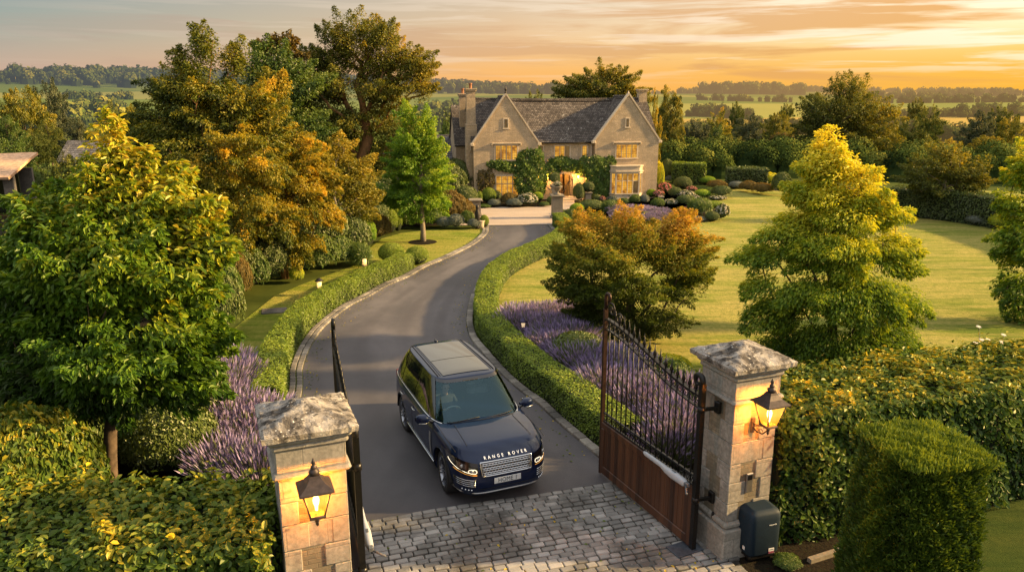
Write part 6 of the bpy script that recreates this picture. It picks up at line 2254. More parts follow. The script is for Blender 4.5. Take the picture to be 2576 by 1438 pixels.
# clipped conifer beside the cabinet
def conifer(loc, rx, ry, h, label):
    rng = np.random.default_rng(21); n = 24000
    z = rng.random(n) * 1.0; a = rng.random(n) * 2 * PI
    topm = rng.random(n) < .26
    k = (1.12 - .20 * z) * (1 - np.clip((z - .93) / .07, 0, 1) ** 2 * .10)
    e = 9.0
    ca, sa = np.cos(a), np.sin(a)
    sup = (np.abs(ca) ** e + np.abs(sa) ** e) ** (-1 / e)
    rad = k * sup
    q = np.sqrt(rng.random(n)); rad = np.where(topm, rad * q, rad); z = np.where(topm, .985 + .02 * (1 - q), z)
    P = np.column_stack([ca * rad * rx, sa * rad * ry, z * h])
    Nn = np.column_stack([ca, sa, np.full(n, .15)]); Nn[topm] = Nn[topm] * .3 + np.array([0, 0, 1])
    Nn = unit(Nn)
    wv = wob(P[:, 0] * 2.2, P[:, 1] * 2.2, P[:, 2] * 2.2, 1, 2); wf = wob(P[:, 0] * 6, P[:, 1] * 6, P[:, 2] * 5, 1, 7)
    P += Nn * np.where(topm, wf * .03, wv * .03 + wf * .06 - rng.random(n) ** 2 * .10)[:, None]
    P[:, 2] = np.minimum(P[:, 2], h * 1.03)
    # each tuft is three flat sprays
    V = []; F = []; TI = []; off = 0
    for i in range(4):
        D = unit(Nn * .6 + rng.normal(size=(n, 3)) * .45 + np.array([0, 0, .75]))
        NL = unit(np.cross(D, rng.normal(size=(n, 3))))
        v, f, kk = leaf_arrays(P + rng.normal(size=(n, 3)) * .02, NL, D, .072 * (.6 + .8 * rng.random(n)), .34, 4)
        V.append(v); F.append(f + off); off += len(v)
        TI.append(np.repeat(np.clip(.44 + .28 * wf + .15 * wv + .25 * topm + .15 * (P[:, 2] / h - .5) + (rng.random(n) - .5) * .3, 0, 1), kk))
    core = MB()
    core.lathe([(rx * 1.00, 0), (rx * .93, h * .5), (rx * .86, h * .90), (rx * .8, h * .95)], n=20)
    o = quadmesh('clipped_conifer', np.vstack(V), np.vstack(F), [M_leaf_thuja, M_core], np.concatenate(TI), None, core)
    o.location = loc; o.rotation_euler = (0, 0, .15)
    tag(o, label, 'conifer')
conifer((5.60, 9.45, 0), .60, .64, 2.70, 'clipped column of dark green conifer in the bottom right foreground')

# ------------------------------------------------------------------ lavender
def lavender_mesh(seed, n=760, hue=0.0):
    rng = np.random.default_rng(seed)
    a = rng.random(n) * 2 * PI; r = np.sqrt(rng.random(n)) * .16
    base = np.column_stack([np.cos(a) * r, np.sin(a) * r, np.zeros(n)])
    lean = unit(np.column_stack([np.cos(a) * (r * 3.4), np.sin(a) * (r * 3.4), np.full(n, .62)]) + rng.normal(size=(n, 3)) * .10)
    Lh = .48 + .22 * rng.random(n)
    V1, F1, k = leaf_arrays(base, np.cross(lean, rdir(rng, n)), lean, Lh, .022, 4, 0)
    t1 = np.repeat(.10 + .3 * rng.random(n), k)
    tips = base + lean * Lh[:, None] * .94
    V2, F2, k2 = leaf_arrays(tips - lean * .045, np.cross(lean, rdir(rng, n)), lean, .10 + .06 * rng.random(n), .13, 4, 0)
    V3, F3, k3 = leaf_arrays(tips - lean * .045, np.cross(lean, rdir(rng, n)), lean, .10 + .06 * rng.random(n), .13, 4, 0)
    t2 = np.repeat(np.where(rng.random(n) < .20, .18 + .25 * rng.random(n), .54 + .44 * rng.random(n)), k2)
    # leafy cushion
    m = 420; d = rdir(rng, m); d[:, 2] = np.abs(d[:, 2])
    Pc = d * np.array([.26, .26, .26]) * (rng.random(m) ** .3)[:, None]
    V4, F4, k4 = leaf_arrays(Pc, rdir(rng, m), unit(d + np.array([0, 0, .8])), .16 * (.6 + .8 * rng.random(m)), .10, 4, 0)
    t4 = np.repeat(.02 + .34 * rng.random(m), k4)
    V = np.vstack([V1, V2, V3, V4]); o1 = len(V1); o2 = o1 + len(V2); o3 = o2 + len(V3)
    F = np.vstack([F1, F2 + o1, F3 + o2, F4 + o3])
    return V, F, np.concatenate([t1, t2, t2, t4])
LAV = []
for sd in range(3):
    V, F, t = lavender_mesh(40 + sd)
    o = quadmesh('lavender_plant', V, F, M_leaf_lav, t); LAV.append(o.data); bpy.data.objects.remove(o)
def pip(p, poly):
    c = False; n = len(poly); j = n - 1
    for i in range(n):
        if ((poly[i][1] > p[1]) != (poly[j][1] > p[1])) and p[0] < (poly[j][0] - poly[i][0]) * (p[1] - poly[i][1]) / (poly[j][1] - poly[i][1] + 1e-12) + poly[i][0]: c = not c
        j = i
    return c
def lavender_bed(poly, step, label, group, sc=(1.0, 1.3), seed=1):
    rg = random.Random(seed)
    xs = [p[0] for p in poly]; ys = [p[1] for p in poly]
    y = min(ys); r = 0
    while y < max(ys):
        x = min(xs) + (r % 2) * step / 2
        while x < max(xs):
            p = (x + rg.uniform(-.12, .12), y + rg.uniform(-.1, .1))
            if pip(p, poly) and min((q[0] - p[0]) ** 2 + (q[1] - p[1]) ** 2 for q in hr + hl) > .84 ** 2:
                o = bpy.data.objects.new('lavender_plant', rg.choice(LAV)); COL.objects.link(o)
                o.location = (p[0], p[1], 0); k = rg.uniform(*sc); o.scale = (k * 1.1, k * 1.1, k); o.rotation_euler = (rg.uniform(-.08, .08), rg.uniform(-.08, .08), rg.uniform(0, 6.28))
                tag(o, label, 'lavender', group)
            x += step
        y += step * .86; r += 1
lavR = [tuple(G(*q, .3).xy) for q in [(1246, 812), (1300, 790), (1480, 795), (1450, 850), (1505, 900), (1560, 905), (1640, 960), (1740, 1010), (1745, 1170), (1560, 1075), (1510, 1040), (1400, 960), (1300, 880)]]
lavender_bed(lavR, .56, 'lavender in flower in the bed right of the drive', 'lavender plants right of the drive', (1.0, 1.35), 3)
lavL = [tuple(G(*q, .3).xy) for q in [(575, 915), (690, 905), (690, 960), (690, 1080), (700, 1160), (700, 1250), (560, 1230), (500, 1170), (540, 1010)]]
lavender_bed(lavL, .56, 'lavender in flower between left hedge and big leaf tree', 'lavender plants left of the drive', (1.1, 1.45), 4)
lavC = [tuple(G(*q).xy) for q in [(1560, 566), (1650, 566), (1670, 545), (1600, 535), (1540, 540)]]
lavender_bed(lavC, .62, 'lavender in the bed beside the forecourt', 'lavender plants by the forecourt', (.8, 1.05), 5)

# ------------------------------------------------------------------ main trees
# 1 broad leaved tree, left foreground
g = G(287, 1262)
Y = g.y
lb = lobes_px(Y, [(288, 395, 46, 70), (280, 470, 100, 70), (200, 560, 160, 80), (390, 520, 110, 90), (470, 590, 90, 90), (100, 690, 150, 110), (300, 660, 230, 110, -.5), (480, 700, 90, 90), (110, 830, 130, 110), (300, 830, 220, 130, -.6), (470, 860, 90, 100, .2), (180, 960, 170, 70), (400, 960, 130, 60, -.3)], .95)
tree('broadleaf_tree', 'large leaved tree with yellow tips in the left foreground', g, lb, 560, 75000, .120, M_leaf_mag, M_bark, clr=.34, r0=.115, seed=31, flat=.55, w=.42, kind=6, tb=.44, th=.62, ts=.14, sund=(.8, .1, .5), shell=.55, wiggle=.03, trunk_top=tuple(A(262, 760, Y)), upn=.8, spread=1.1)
# 2 tall golden tree
g = G(604, 728); Y = g.y
lb = lobes_px(Y, [(515, 120, 38, 62), (585, 150, 34, 50, .6), (470, 200, 60, 60), (410, 240, 50, 40), (385, 210, 24, 26), (530, 260, 110, 80), (620, 290, 90, 90), (430, 340, 100, 80), (560, 390, 150, 110, -.8), (450, 460, 110, 90), (600, 520, 130, 90, -.8), (500, 600, 100, 60), (375, 300, 36, 50), (340, 420, 40, 80)], .9)
tree('golden_tree', 'tallest golden brown tree at the left, loose shoots at its crown', g, lb, 620, 150000, .105, M_leaf_gold, M_barkwarm, clr=.48, r0=.20, seed=32, flat=.6, tb=.36, th=.10, ts=.22, sund=(1, -.25, .3), shell=.5, droop=.35, upn=.5)
# 3 golden tree with staked trunk
g = G(718, 699); Y = g.y
lb = lobes_px(Y, [(690, 235, 34, 60), (700, 330, 60, 60), (740, 400, 90, 70), (790, 450, 60, 70), (700, 500, 110, 80, -.6), (800, 530, 50, 50), (640, 600, 90, 60), (740, 610, 80, 40), (700, 650, 30, 25)], .9)
tree('golden_tree', 'orange tinted tree on a staked bare trunk above the dark shrubs', g, lb, 330, 90000, .098, M_leaf_gold, M_barkwarm, clr=.42, r0=.12, seed=33, flat=.6, tb=.46, th=.05, ts=.24, sund=(1, -.2, .2), droop=.5, upn=.45)
m = MB(); m.tube([(g.x + .16, g.y - .1, 0), (g.x + .02, g.y - .05, 2.3)], .035, 6); tag(m.build('tree_stake', M_barkwarm), 'wooden stake leaning on the trunk of the orange tinted tree', 'stake')
# 4 green tree behind
lb = lobes_px(44, [(655, 185, 80, 60), (740, 210, 70, 60), (640, 260, 90, 70), (700, 320, 120, 70)], .9)
b4 = A(670, 600, 44); 
tree('dark_tree', 'dense dark green tree between the golden tree and the tall oak', (b4.x, 44, 0), lb, 130, 40000, .155, M_leaf_green, clr=.8, r0=.3, seed=34, tb=.45, th=.2, ts=.12)
lb = lobes_px(47, [(690, 120, 44, 24), (660, 130, 40, 16), (720, 100, 22, 22), (740, 140, 30, 18), (690, 160, 50, 20)], .8)
tree('spindly_tree', 'thin feathery tree top poking out above the dense green crown', (A(700, 600, 47).x, 47, 0), lb, 46, 3200, .24, M_leaf_rust, clr=.42, r0=.16, seed=35, tb=.35, shell=.2)
# 5 tall oak
lb = lobes_px(51, [(905, 95, 90, 50), (850, 140, 60, 60), (960, 130, 60, 60), (1030, 170, 55, 55), (1055, 225, 34, 30), (800, 180, 50, 50), (905, 205, 110, 60), (985, 240, 70, 50), (810, 265, 70, 60), (900, 300, 110, 45), (1010, 320, 60, 50), (760, 240, 40, 70), (850, 350, 70, 40), (745, 330, 50, 60), (980, 390, 60, 30)], .95)
tree('oak_tree', 'tallest spreading oak with open crown standing left of the house', (A(912, 470, 51).x, 51, 0), lb, 420, 110000, .145, M_leaf_oak, M_barkwarm, clr=.74, r0=.42, seed=36, flat=.6, tb=.42, th=.10, ts=.22, sund=(1, .1, .25), shell=.55, trunk_top=tuple(A(912, 170, 51)), inner=.05)
# 6 olive green mid tree
g = G(850, 645); Y = g.y
lb = lobes_px(Y + 1.5, [(850, 380, 46, 50), (880, 440, 60, 60), (830, 460, 60, 70), (870, 530, 70, 50), (800, 580, 60, 40), (910, 500, 40, 50)], .9)
tree('olive_tree', 'dull olive green tree on a slim pale trunk by the clipped domes', g, lb, 170, 50000, .10, M_leaf_oak, M_barkpale, clr=.55, r0=.085, seed=37, tb=.44, th=.1, ts=.15, droop=.2)
# 7 young lime green tree
g = G(1064, 609); Y = g.y
lb = lobes_px(Y, [(1030, 300, 28, 34), (1062, 320, 30, 44), (1040, 365, 55, 45), (1085, 385, 40, 50), (1020, 410, 44, 45), (1055, 440, 75, 50), (1095, 440, 36, 40), (1000, 480, 46, 36), (1050, 500, 70, 35), (1090, 500, 36, 34), (1060, 530, 40, 22), (968, 485, 26, 18)], .95)
tree('young_tree', 'young lime green tree on a bare trunk in the left lawn', g, lb, 330, 80000, .092, M_leaf_lime, M_barkpale, clr=.40, r0=.125, seed=38, tb=.46, th=.1, ts=.13, sund=(1, -.3, .4), trunk_top=tuple(A(1058, 350, Y)), wiggle=.02)
# 8 japanese maple
g = G(1592, 858); Y = g.y
lb = lobes_px(Y, [(1490, 575, 70, 36), (1570, 570, 50, 36), (1440, 660, 56, 50), (1530, 640, 100, 50, -.6), (1640, 610, 80, 50), (1690, 560, 44, 30), (1740, 600, 44, 34), (1700, 650, 70, 50), (1450, 720, 60, 40), (1560, 720, 110, 45, -.7), (1700, 730, 60, 40), (1520, 780, 80, 36), (1640, 800, 100, 36, -.4), (1600, 820, 60, 24), (1745, 690, 34, 30), (1770, 640, 24, 18)], 1.0)
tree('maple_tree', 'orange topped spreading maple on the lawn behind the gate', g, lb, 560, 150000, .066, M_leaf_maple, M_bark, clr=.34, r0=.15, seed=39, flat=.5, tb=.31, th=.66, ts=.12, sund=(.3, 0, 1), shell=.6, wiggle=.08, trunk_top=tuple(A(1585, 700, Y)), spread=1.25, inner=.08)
# 9 golden robinia
g = G(2095, 935); Y = g.y
lb = lobes_px(Y, [(2100, 350, 30, 46), (2105, 400, 40, 50), (2080, 420, 60, 44), (2150, 440, 50, 40), (2060, 480, 70, 40), (2170, 500, 60, 40), (2240, 540, 46, 28), (2120, 540, 120, 50), (2000, 580, 70, 36), (1930, 640, 60, 34), (2080, 630, 130, 50, -.5), (2220, 620, 80, 46), (2275, 660, 50, 24), (2120, 730, 160, 55, -.6), (1900, 700, 46, 26), (2270, 760, 60, 40), (1960, 770, 80, 40), (2000, 850, 90, 40), (2150, 850, 150, 50, -.4), (2270, 850, 50, 30), (1890, 790, 30, 16)], .95)
tree('robinia_tree', 'golden topped layered tree standing on the lawn to the right', g, lb, 400, 120000, .098, M_leaf_rob, M_bark, clr=.36, r0=.14, seed=40, flat=.85, w=.40, tb=.57, th=.38, ts=.11, sund=(.3, .1, 1), droop=.65, shell=.6, spread=1.2, inner=.08, wiggle=.03, trunk_top=tuple(A(2100, 380, Y)))
# 10 big round tree beyond the lawn
lb = lobes_px(78, [(2140, 230, 50, 36), (2110, 290, 90, 60), (2180, 300, 70, 60), (2060, 340, 60, 50), (2130, 370, 110, 60), (2210, 370, 40, 50), (2220, 290, 30, 30)], .95)
b_ = A(2125, 470, 78)
tree('round_tree', 'big olive gold tree rising behind the golden topped tree', (b_.x, 78, T(b_.x, 78)), lb, 420, 80000, .20, M_leaf_oak, clr=1.0, r0=.5, seed=41, tb=.42, th=.15, ts=.15, sund=(1, .2, .4))
# 11 right edge tree
lb = lobes_px(24, [(2590, 430, 50, 70), (2575, 520, 60, 50), (2600, 610, 80, 60), (2560, 580, 40, 24), (2570, 720, 60, 40), (2600, 800, 60, 50), (2540, 690, 36, 20)], .9)
tree('robinia_tree', 'golden tree leaning into the frame at the far right edge', (A(2640, 900, 24).x, 24, 0), lb, 170, 20000, .13, M_leaf_rob, clr=.42, r0=.14, seed=42, flat=.5, tb=.42, th=.55, ts=.12, droop=.5, w=.4)
# 12 wispy tree in the right border
g = G(2364, 552); Y = g.y
lb = lobes_px(Y, [(2370, 380, 40, 30), (2340, 420, 60, 30), (2410, 420, 50, 34), (2300, 450, 30, 16), (2380, 460, 90, 28), (2440, 450, 40, 30), (2320, 475, 40, 14)], .9)
tree('wispy_tree', 'open wispy grey green tree in front of the long dark hedge', g, lb, 130, 15000, .15, M_leaf_oak, M_barkpale, clr=.55, r0=.14, seed=43, flat=.35, tb=.36, shell=.5, spread=1.2)
# 13 tree behind the house
lb = lobes_px(76, [(1520, 200, 60, 36), (1450, 215, 44, 34), (1570, 215, 40, 34), (1500, 240, 90, 34), (1600, 240, 30, 26), (1425, 240, 24, 22)], .9)
b_ = A(1510, 300, 76)
tree('oak_tree', 'dark crowned tree rising behind the roof of the house', (b_.x, 76, 0), lb, 110, 26000, .20, M_leaf_oak, clr=.85, r0=.4, seed=44, tb=.40, ts=.18)

# left foreground bush at the frame edge
bush('big', 'broad leaved laurel bush at the left frame edge below the big leaf tree', 'shrub', (A(25, 1150, 10.8).x, 10.9, 0), 1.25, 2.5, name='shrub')
bush('loose', 'dark undergrowth bush behind the left tree trunk', 'shrub', (G(160, 1230).x - .3, 14.4, 0), 1.5, 1.7)
hx_ = G(395, 1215)
bush('topiary', 'low clipped dark dome between tree trunk and lavender', 'topiary', (hx_.x, hx_.y + .7, 0), .95, 1.25)
for i, (px, py, rx, hp_, lab) in enumerate([(60, 1260, 170, 330, 'deep shade bush under the left tree at the frame edge'), (430, 1120, 120, 260, 'deep shade bush right of the left tree trunk'), (220, 1110, 150, 280, 'deep shade bush straight behind the left tree trunk')]):
    bush_px('dark', lab, 'shrub', px, py, rx, hp_)

# ------------------------------------------------------------------ understory shrubs left of the drive
US = [
 ('loose', 622, 742, 52, 110, 'mid green shrub where the left lawn narrows'), ('dark', 560, 850, 50, 150, 'dark shrub above the left lavender bed'),
 ('loose', 556, 800, 50, 140, 'leafy shrub beside the ivy clad trunk'), ('dark', 668, 712, 60, 110, 'dark glossy shrub behind the orange tree trunk'),
 ('loose', 772, 688, 50, 72, 'leafy shrub just right of the orange tree trunk'), ('loose', 800, 688, 50, 90, 'spreading green shrub in the middle of the left border'),
 ('gold', 745, 712, 18, 40, 'little golden shrub glowing by the orange tree trunk'), ('dark', 780, 660, 90, 150, 'dark mass of shrub under the olive tree'),
 ('loose', 850, 672, 46, 70, 'low green shrub below the slim pale trunk'), ('dark', 880, 640, 50, 90, 'black green shrub right of the slim pale trunk'), ('grass', 906, 672, 24, 46, 'strappy leaved plant behind the cylinder light'),
 ('lime', 915, 625, 30, 76, 'bright lime clipped bush near the cylinder light'), ('rust', 948, 612, 34, 70, 'yellow brown feathery bush beside the lime bush'),
 ('topiary', 938, 590, 48, 80, 'flat topped clipped yew dome behind the lime bush'), ('box', 978, 588, 22, 62, 'upright clipped green column left of the lime tree'),
 ('box', 1000, 584, 12, 56, 'slim clipped green column nearest the lime tree trunk'), ('loose', 1022, 578, 30, 60, 'green shrub left of the lime tree trunk'),
 ('dark', 1040, 565, 60, 100, 'dark yew shrub behind the lime tree trunk'), ('loose', 1085, 573, 36, 44, 'green shrub right of the lime tree trunk'),
 ('rust', 1130, 560, 44, 76, 'bronze leaved shrub right of the lime tree'), ('rust', 1165, 556, 30, 50, 'yellowish low shrub by the left court pier'),
 ('silver', 1118, 577, 20, 30, 'silver grey cushion plant leftmost of its row'), ('silver', 1146, 577, 22, 36, 'silver grey cushion plant with pointed shoots'), ('loose', 1175, 572, 18, 40, 'small green bush before the left court pier'),
 ('silver', 1192, 577, 16, 26, 'silver grey cushion nearest the iron statuette'), ('box', 1218, 574, 12, 32, 'clipped box ball at the end of the left kerb'),
 ('box', 983, 664, 32, 50, 'larger clipped box ball at the end of the left hedge'), ('box', 1048, 668, 29, 46, 'smaller clipped box ball at the end of the left hedge'),
 ('dark', 1110, 520, 60, 110, 'very dark evergreen beside the left house wall'), ('dark', 960, 540, 60, 90, 'dark evergreen in front of the cottage gable'),
 ('dark', 1150, 505, 40, 100, 'dark climbing evergreen in the corner by the house'),
 ('dark', 700, 640, 110, 120, 'deep shade shrub behind the orange tree trunk'), ('dark', 560, 760, 70, 160, 'deep shade shrub under the tall golden tree'),
 ('dark', 860, 600, 60, 90, 'deep shade shrub under the olive tree crown'), ('rust', 598, 770, 34, 130, 'russet ivy mound round the base of the golden tree'),
]
for k, px, pb, rx, hp_, lab in US:
    bush_px(k, lab, 'topiary' if k in ('topiary', 'box', 'lime') else 'shrub', px, pb, rx, hp_, name='topiary_bush' if k in ('topiary', 'box', 'lime') else 'shrub')
# house front planting: crop [1200,430,2000,640] scale 3.22
def hc(cx, cy): return (1200 + cx / 3.22) / 1.0683, (430 + cy / 3.22) / 1.0683
HF = [
 ('topiary', 165, 265, 100, 150, 'large dark dome against the left house corner'), ('topiary', 165, 410, 105, 175, 'biggest round dark ball at the left of the house front'),
 ('box', 285, 385, 32, 110, 'narrow pale green bush beside the biggest dark ball'), ('box', 365, 380, 62, 135, 'bright green rounded bush under the left ground window'),
 ('dark', 432, 360, 45, 100, 'dark bush below the left ground window'), ('silver', 410, 410, 55, 65, 'grey green cushion in front of the bright rounded bush'),
 ('rust', 545, 400, 75, 110, 'mauve brown bush below the left window sill'), ('silver', 590, 412, 75, 75, 'grey leaved cushion in the front row left of the door'),
 ('white', 700, 405, 90, 110, 'white flecked bush left of the lime ball'), ('lime', 790, 365, 46, 85, 'round lime yellow ball left of the door'),
 ('topiary', 900, 395, 34, 78, 'small clipped oval beside the door path'), ('loose', 845, 405, 45, 40, 'low green cushion left of the door path'),
 ('loose', 330, 415, 60, 30, 'low ground cover along the left bed edge'), ('dark', 1145, 370, 50, 160, 'dark evergreen to the right of the porch'),
 ('lime', 1390, 335, 66, 85, 'lime green ball below the bay window'), ('topiary', 1300, 360, 46, 60, 'dark clipped cushion under the right climber'),
 ('pink', 1350, 365, 26, 50, 'small pinkish bush beside the lime ball'), ('silver', 1440, 385, 40, 72, 'grey green ball in front of the bay window'),
 ('dark', 1530, 340, 80, 70, 'dark spreading cushion below the bay window'), ('loose', 1535, 388, 52, 55, 'green cushion at the front centre of the right bed'),
 ('loose', 1635, 385, 52, 80, 'rounded green bush right of centre in the right bed'), ('silver', 1715, 385, 42, 82, 'bluish bush at the end of the right bed'),
 ('lime', 1765, 330, 52, 85, 'lime ball right of the bay window'), ('gold', 1835, 290, 46, 260, 'tall yellow climber at the right corner of the house'),
 ('dark', 1785, 290, 75, 130, 'dark shrub against the right house corner'), ('topiary', 1910, 190, 60, 190, 'dark clipped tower right of the house'),
 ('topiary', 2245, 135, 92, 120, 'large round clipped ball behind the flower beds'), ('silver', 1940, 195, 50, 60, 'grey clipped mound behind the pink flowers'),
 ('topiary', 2050, 260, 80, 110, 'dark rounded mound behind the white flowers'), ('lime', 2170, 205, 60, 65, 'left half of the bright cloud clipped mound'), ('lime', 2265, 215, 70, 70, 'right half of the bright cloud clipped mound'),
 ('pink', 1890, 300, 60, 100, 'pale pink flowering bush near the house corner'), ('pink', 1835, 335, 55, 70, 'deep magenta flowering bush at the bed edge'),
 ('topiary', 1985, 330, 60, 90, 'rounded green mound among the pink flowers'), ('white', 1945, 400, 60, 60, 'low white flowering bush at the front of the bed'),
 ('loose', 1830, 415, 60, 80, 'green cushion at the left tip of the flower bed'), ('white', 2080, 340, 75, 70, 'brilliant white flowering bush in the middle of the bed'),
 ('dark', 2080, 400, 80, 90, 'dark green bush below the brilliant white flowers'), ('white', 2160, 370, 45, 60, 'creamy flowering bush right of the white one'),
 ('pink', 2125, 275, 45, 45, 'small pale pink bush in the upper bed'), ('lime', 2220, 330, 70, 70, 'bright clipped cushion in the upper right bed'),
 ('rust', 2350, 260, 85, 80, 'pinkish brown bush at the top right of the bed'), ('dark', 2390, 330, 85, 100, 'dark green mound at the right end of the upper bed'),
 ('white', 2360, 345, 70, 30, 'low white flowers edging the upper bed'), ('loose', 2290, 305, 60, 60, 'mid green bush in the upper right bed'),
 ('box', 2310, 420, 90, 60, 'flat clipped mound near the tip of the lawn bed'), ('rust', 2240, 400, 70, 50, 'brownish cushion on the lawn bed'),
 ('grass', 2200, 480, 90, 110, 'feathery grass clump in the lawn bed'), ('pink', 2080, 470, 60, 60, 'pink flowers just behind the orange maple top'),
 ('white', 2390, 520, 60, 130, 'cream flowering bush at the tip of the lawn bed'), ('topiary', 2305, 535, 60, 85, 'dark clipped ball at the tip of the lawn bed'),
 ('silver', 2190, 538, 55, 48, 'grey mauve low cushion at the lawn edge'), 
 ('topiary', 1258, 445, 110, 92, 'broad clipped dome behind the maple'), ('lime', 1130, 470, 62, 90, 'bright green bush beside the urn pier'),
 ('rust', 1150, 400, 30, 50, 'small golden bush behind the urn pier'), ('dark', 1010, 555, 40, 80, 'dark clipped ball beside the hedge end'),
 ('dark', 1070, 560, 60, 130, 'dark green bush behind the hedge end'), ('topiary', 1000, 490, 40, 60, 'grey green ball against the urn pier'),
 ('grass', 1420, 470, 70, 90, 'pale feathery grasses left of the forecourt lavender'), ('topiary', 1715, 540, 60, 90, 'clipped mound right of the forecourt lavender'), ('loose', 1510, 540, 60, 90, 'green mound left of the forecourt lavender'),
 ('dark', 940, 290, 36, 80, 'small potted evergreen bush on the left stone pier by the door'),
]
for k, cx, cy, rx, hh, lab in HF:
    if 'potted' in lab: continue
    px, pb = hc(cx, cy)
    bush_px(k, lab, 'topiary' if k in ('topiary', 'box', 'lime') else 'shrub', px, pb, rx / 3.44, hh / 3.44, name='topiary_bush' if k in ('topiary', 'box', 'lime') else 'shrub')
# border plants at the lawn's far edges, crop [1700,180,2752,760]
def rc_(cx, cy): return 1591.3 + cx * .3823, 168.5 + cy * .3823
for k, cx, cy, rx, hh, lab in [
 ('silver', 690, 805, 50, 50, 'grey grasses at the far left corner of the lawn'), ('rust', 770, 825, 60, 70, 'pinkish grasses at the far edge of the lawn'), ('rust', 860, 840, 70, 70, 'orange brown grasses at the far edge of the lawn'),
 ('gold', 900, 790, 80, 90, 'yellow green shrub behind the orange grasses'), ('dark', 985, 850, 60, 150, 'dark shrub right of the orange grasses'),
 ('silver', 1975, 990, 55, 90, 'tall grey tufted plant at the start of the long border'), ('loose', 2050, 1000, 60, 70, 'grey green cushion in the long border'),
 ('gold', 2190, 1020, 95, 100, 'yellow green bush in the long border'), ('silver', 2300, 1045, 75, 70, 'mauve lavender mound in the long border'),
 ('rust', 2360, 1045, 60, 90, 'dusty pink bush in the long border'), ('silver', 2400, 1060, 50, 60, 'second grey mauve mound in the long border'),
 ('topiary', 2560, 1000, 60, 100, 'dark clipped ball at the right end of the border'), ('gold', 2470, 1078, 90, 110, 'yellow leaved shrub by the right frame edge'),
 ('loose', 340, 640, 90, 90, 'lime leaved shrub behind the clipped hedges'), ('dark', 480, 660, 80, 150, 'dark shrub behind the large round ball'),
 ('dark', 720, 640, 70, 110, 'small dark conical tree behind the far hedge'), ('loose', 840, 650, 80, 110, 'mid green shrub behind the far hedge'),
 ('rust', 990, 640, 110, 190, 'warm olive shrub left of the golden topped tree'), ('gold', 790, 590, 60, 50, 'bright yellow shrub glowing in the background'),
 ]:
    px, pb = rc_(cx, cy)
    bush_px(k, lab, 'shrub', px, pb, rx * .3823, hh * .3823)

# plants behind the open right gate and by the pillar
for k, px, py, rx, hh, lab in [('topiary', 1455, 935, 70, 90, 'low dark clipped block between the lavender and the maple'), ('loose', 1700, 1010, 60, 90, 'green shrub behind the right pillar'), ('gold', 1690, 960, 50, 60, 'yellowish shrub below the maple'),
   ('loose', 1770, 1080, 46, 90, 'small shrub squeezed behind the cabinet pillar'), ('rust', 1640, 985, 40, 60, 'reddish plants showing through the gate bars')]:
    bush_px(k, lab, 'shrub', px, py, rx, hh)

# ------------------------------------------------------------------ climbers on the house front
def climber(label, pts, n, S=.15, seed=1, mat=None, off=.18):
    """pts: blobs in house front pixels (px,py,rx,ry) at wall plane"""
    rng = np.random.default_rng(seed)
    P = []; 
    A_ = np.array([q[2] * q[3] for q in pts], float); idx = rng.choice(len(pts), n, p=A_ / A_.sum())
    a = rng.random(n) * 2 * PI; r = np.sqrt(rng.random(n)) ** .8
    HM = Matrix.Rotation(HR, 3, 'Z')
    cen = []
    for q in pts:
        yl = q[4] if len(q) > 4 else 0
        x, z = hp(q[0], q[1], yl); cen.append((x, yl, z))
    cen = np.array(cen); sc = 55 / FPX
    q = np.array([(b_[2], b_[3]) for b_ in pts])[idx]
    x = cen[idx, 0] + np.cos(a) * r * q[:, 0] * sc; z = cen[idx, 2] + np.sin(a) * r * q[:, 1] * sc
    lump = wob(x * 2.2, z * 2.2, x * 0 + seed, 1, seed)
    y = cen[idx, 1] - .04 - rng.random(n) * off * (1 - r ** 3) * (1.1 + .8 * lump)
    keep = z > .02
    x, y, z, lump = x[keep], y[keep], z[keep], lump[keep]; m = len(x)
    Pn = np.column_stack([x, y, z])
    Nn = unit(np.array([0, -1, .35]) + rng.normal(size=(m, 3)) * .45)
    D = unit(rng.normal(size=(m, 3)) + np.array([0, -.3, -.5]))
    V, F, k = leaf_arrays(Pn, Nn, D, S * (.6 + .8 * rng.random(m)), .6, 4)
    ti = .42 + .28 * lump + (rng.random(m) - .5) * .3 + .6 * (-y + cen[:, 1].min()) * .2
    ti = np.clip(ti, 0, .86); fl = (rng.random(m) < .012) | ((rng.random(m) < .25) & (wob(x * 3.3, z * 3.1, x * 0, 1, seed + 4) > .93)); ti = np.where(fl, .98, ti)
    st = MB()
    x0 = float(np.median(x))
    for i in range(5):
        c = cen[rng.integers(len(cen))]
        st.tube([(x0 + rng.normal() * .1, cen[0][1] - .06, 0), (x0 * .6 + c[0] * .4, cen[0][1] - .08, c[2] * .5), (c[0], cen[0][1] - .06, c[2])], [.05, .035, .015], 5)
    root = empty('climbing_plant', label, 'climber', HO, HR)
    quadmesh('foliage', V, F, mat or M_leaf_yell, np.repeat(ti, k), root)
    st.build('stem', M_bark, root)
climber('flowering climber between the left windows of the house', [(1255, 412, 30, 10), (1290, 420, 40, 12), (1330, 410, 34, 34), (1345, 425, 24, 60, .2), (1320, 450, 28, 40), (1340, 480, 26, 34), (1275, 415, 40, 8), (1350, 395, 16, 20)], 9000, .14, 3)
climber('climber arching over the porch of the house', [(1388, 425, 22, 16, REC - .15), (1410, 408, 30, 14, REC - .15), (1435, 415, 34, 14, REC - .15), (1460, 424, 14, 16, REC - .15), (1368, 440, 12, 16, REC - .15), (1366, 462, 7, 24, REC - .1)], 5200, .13, 4)
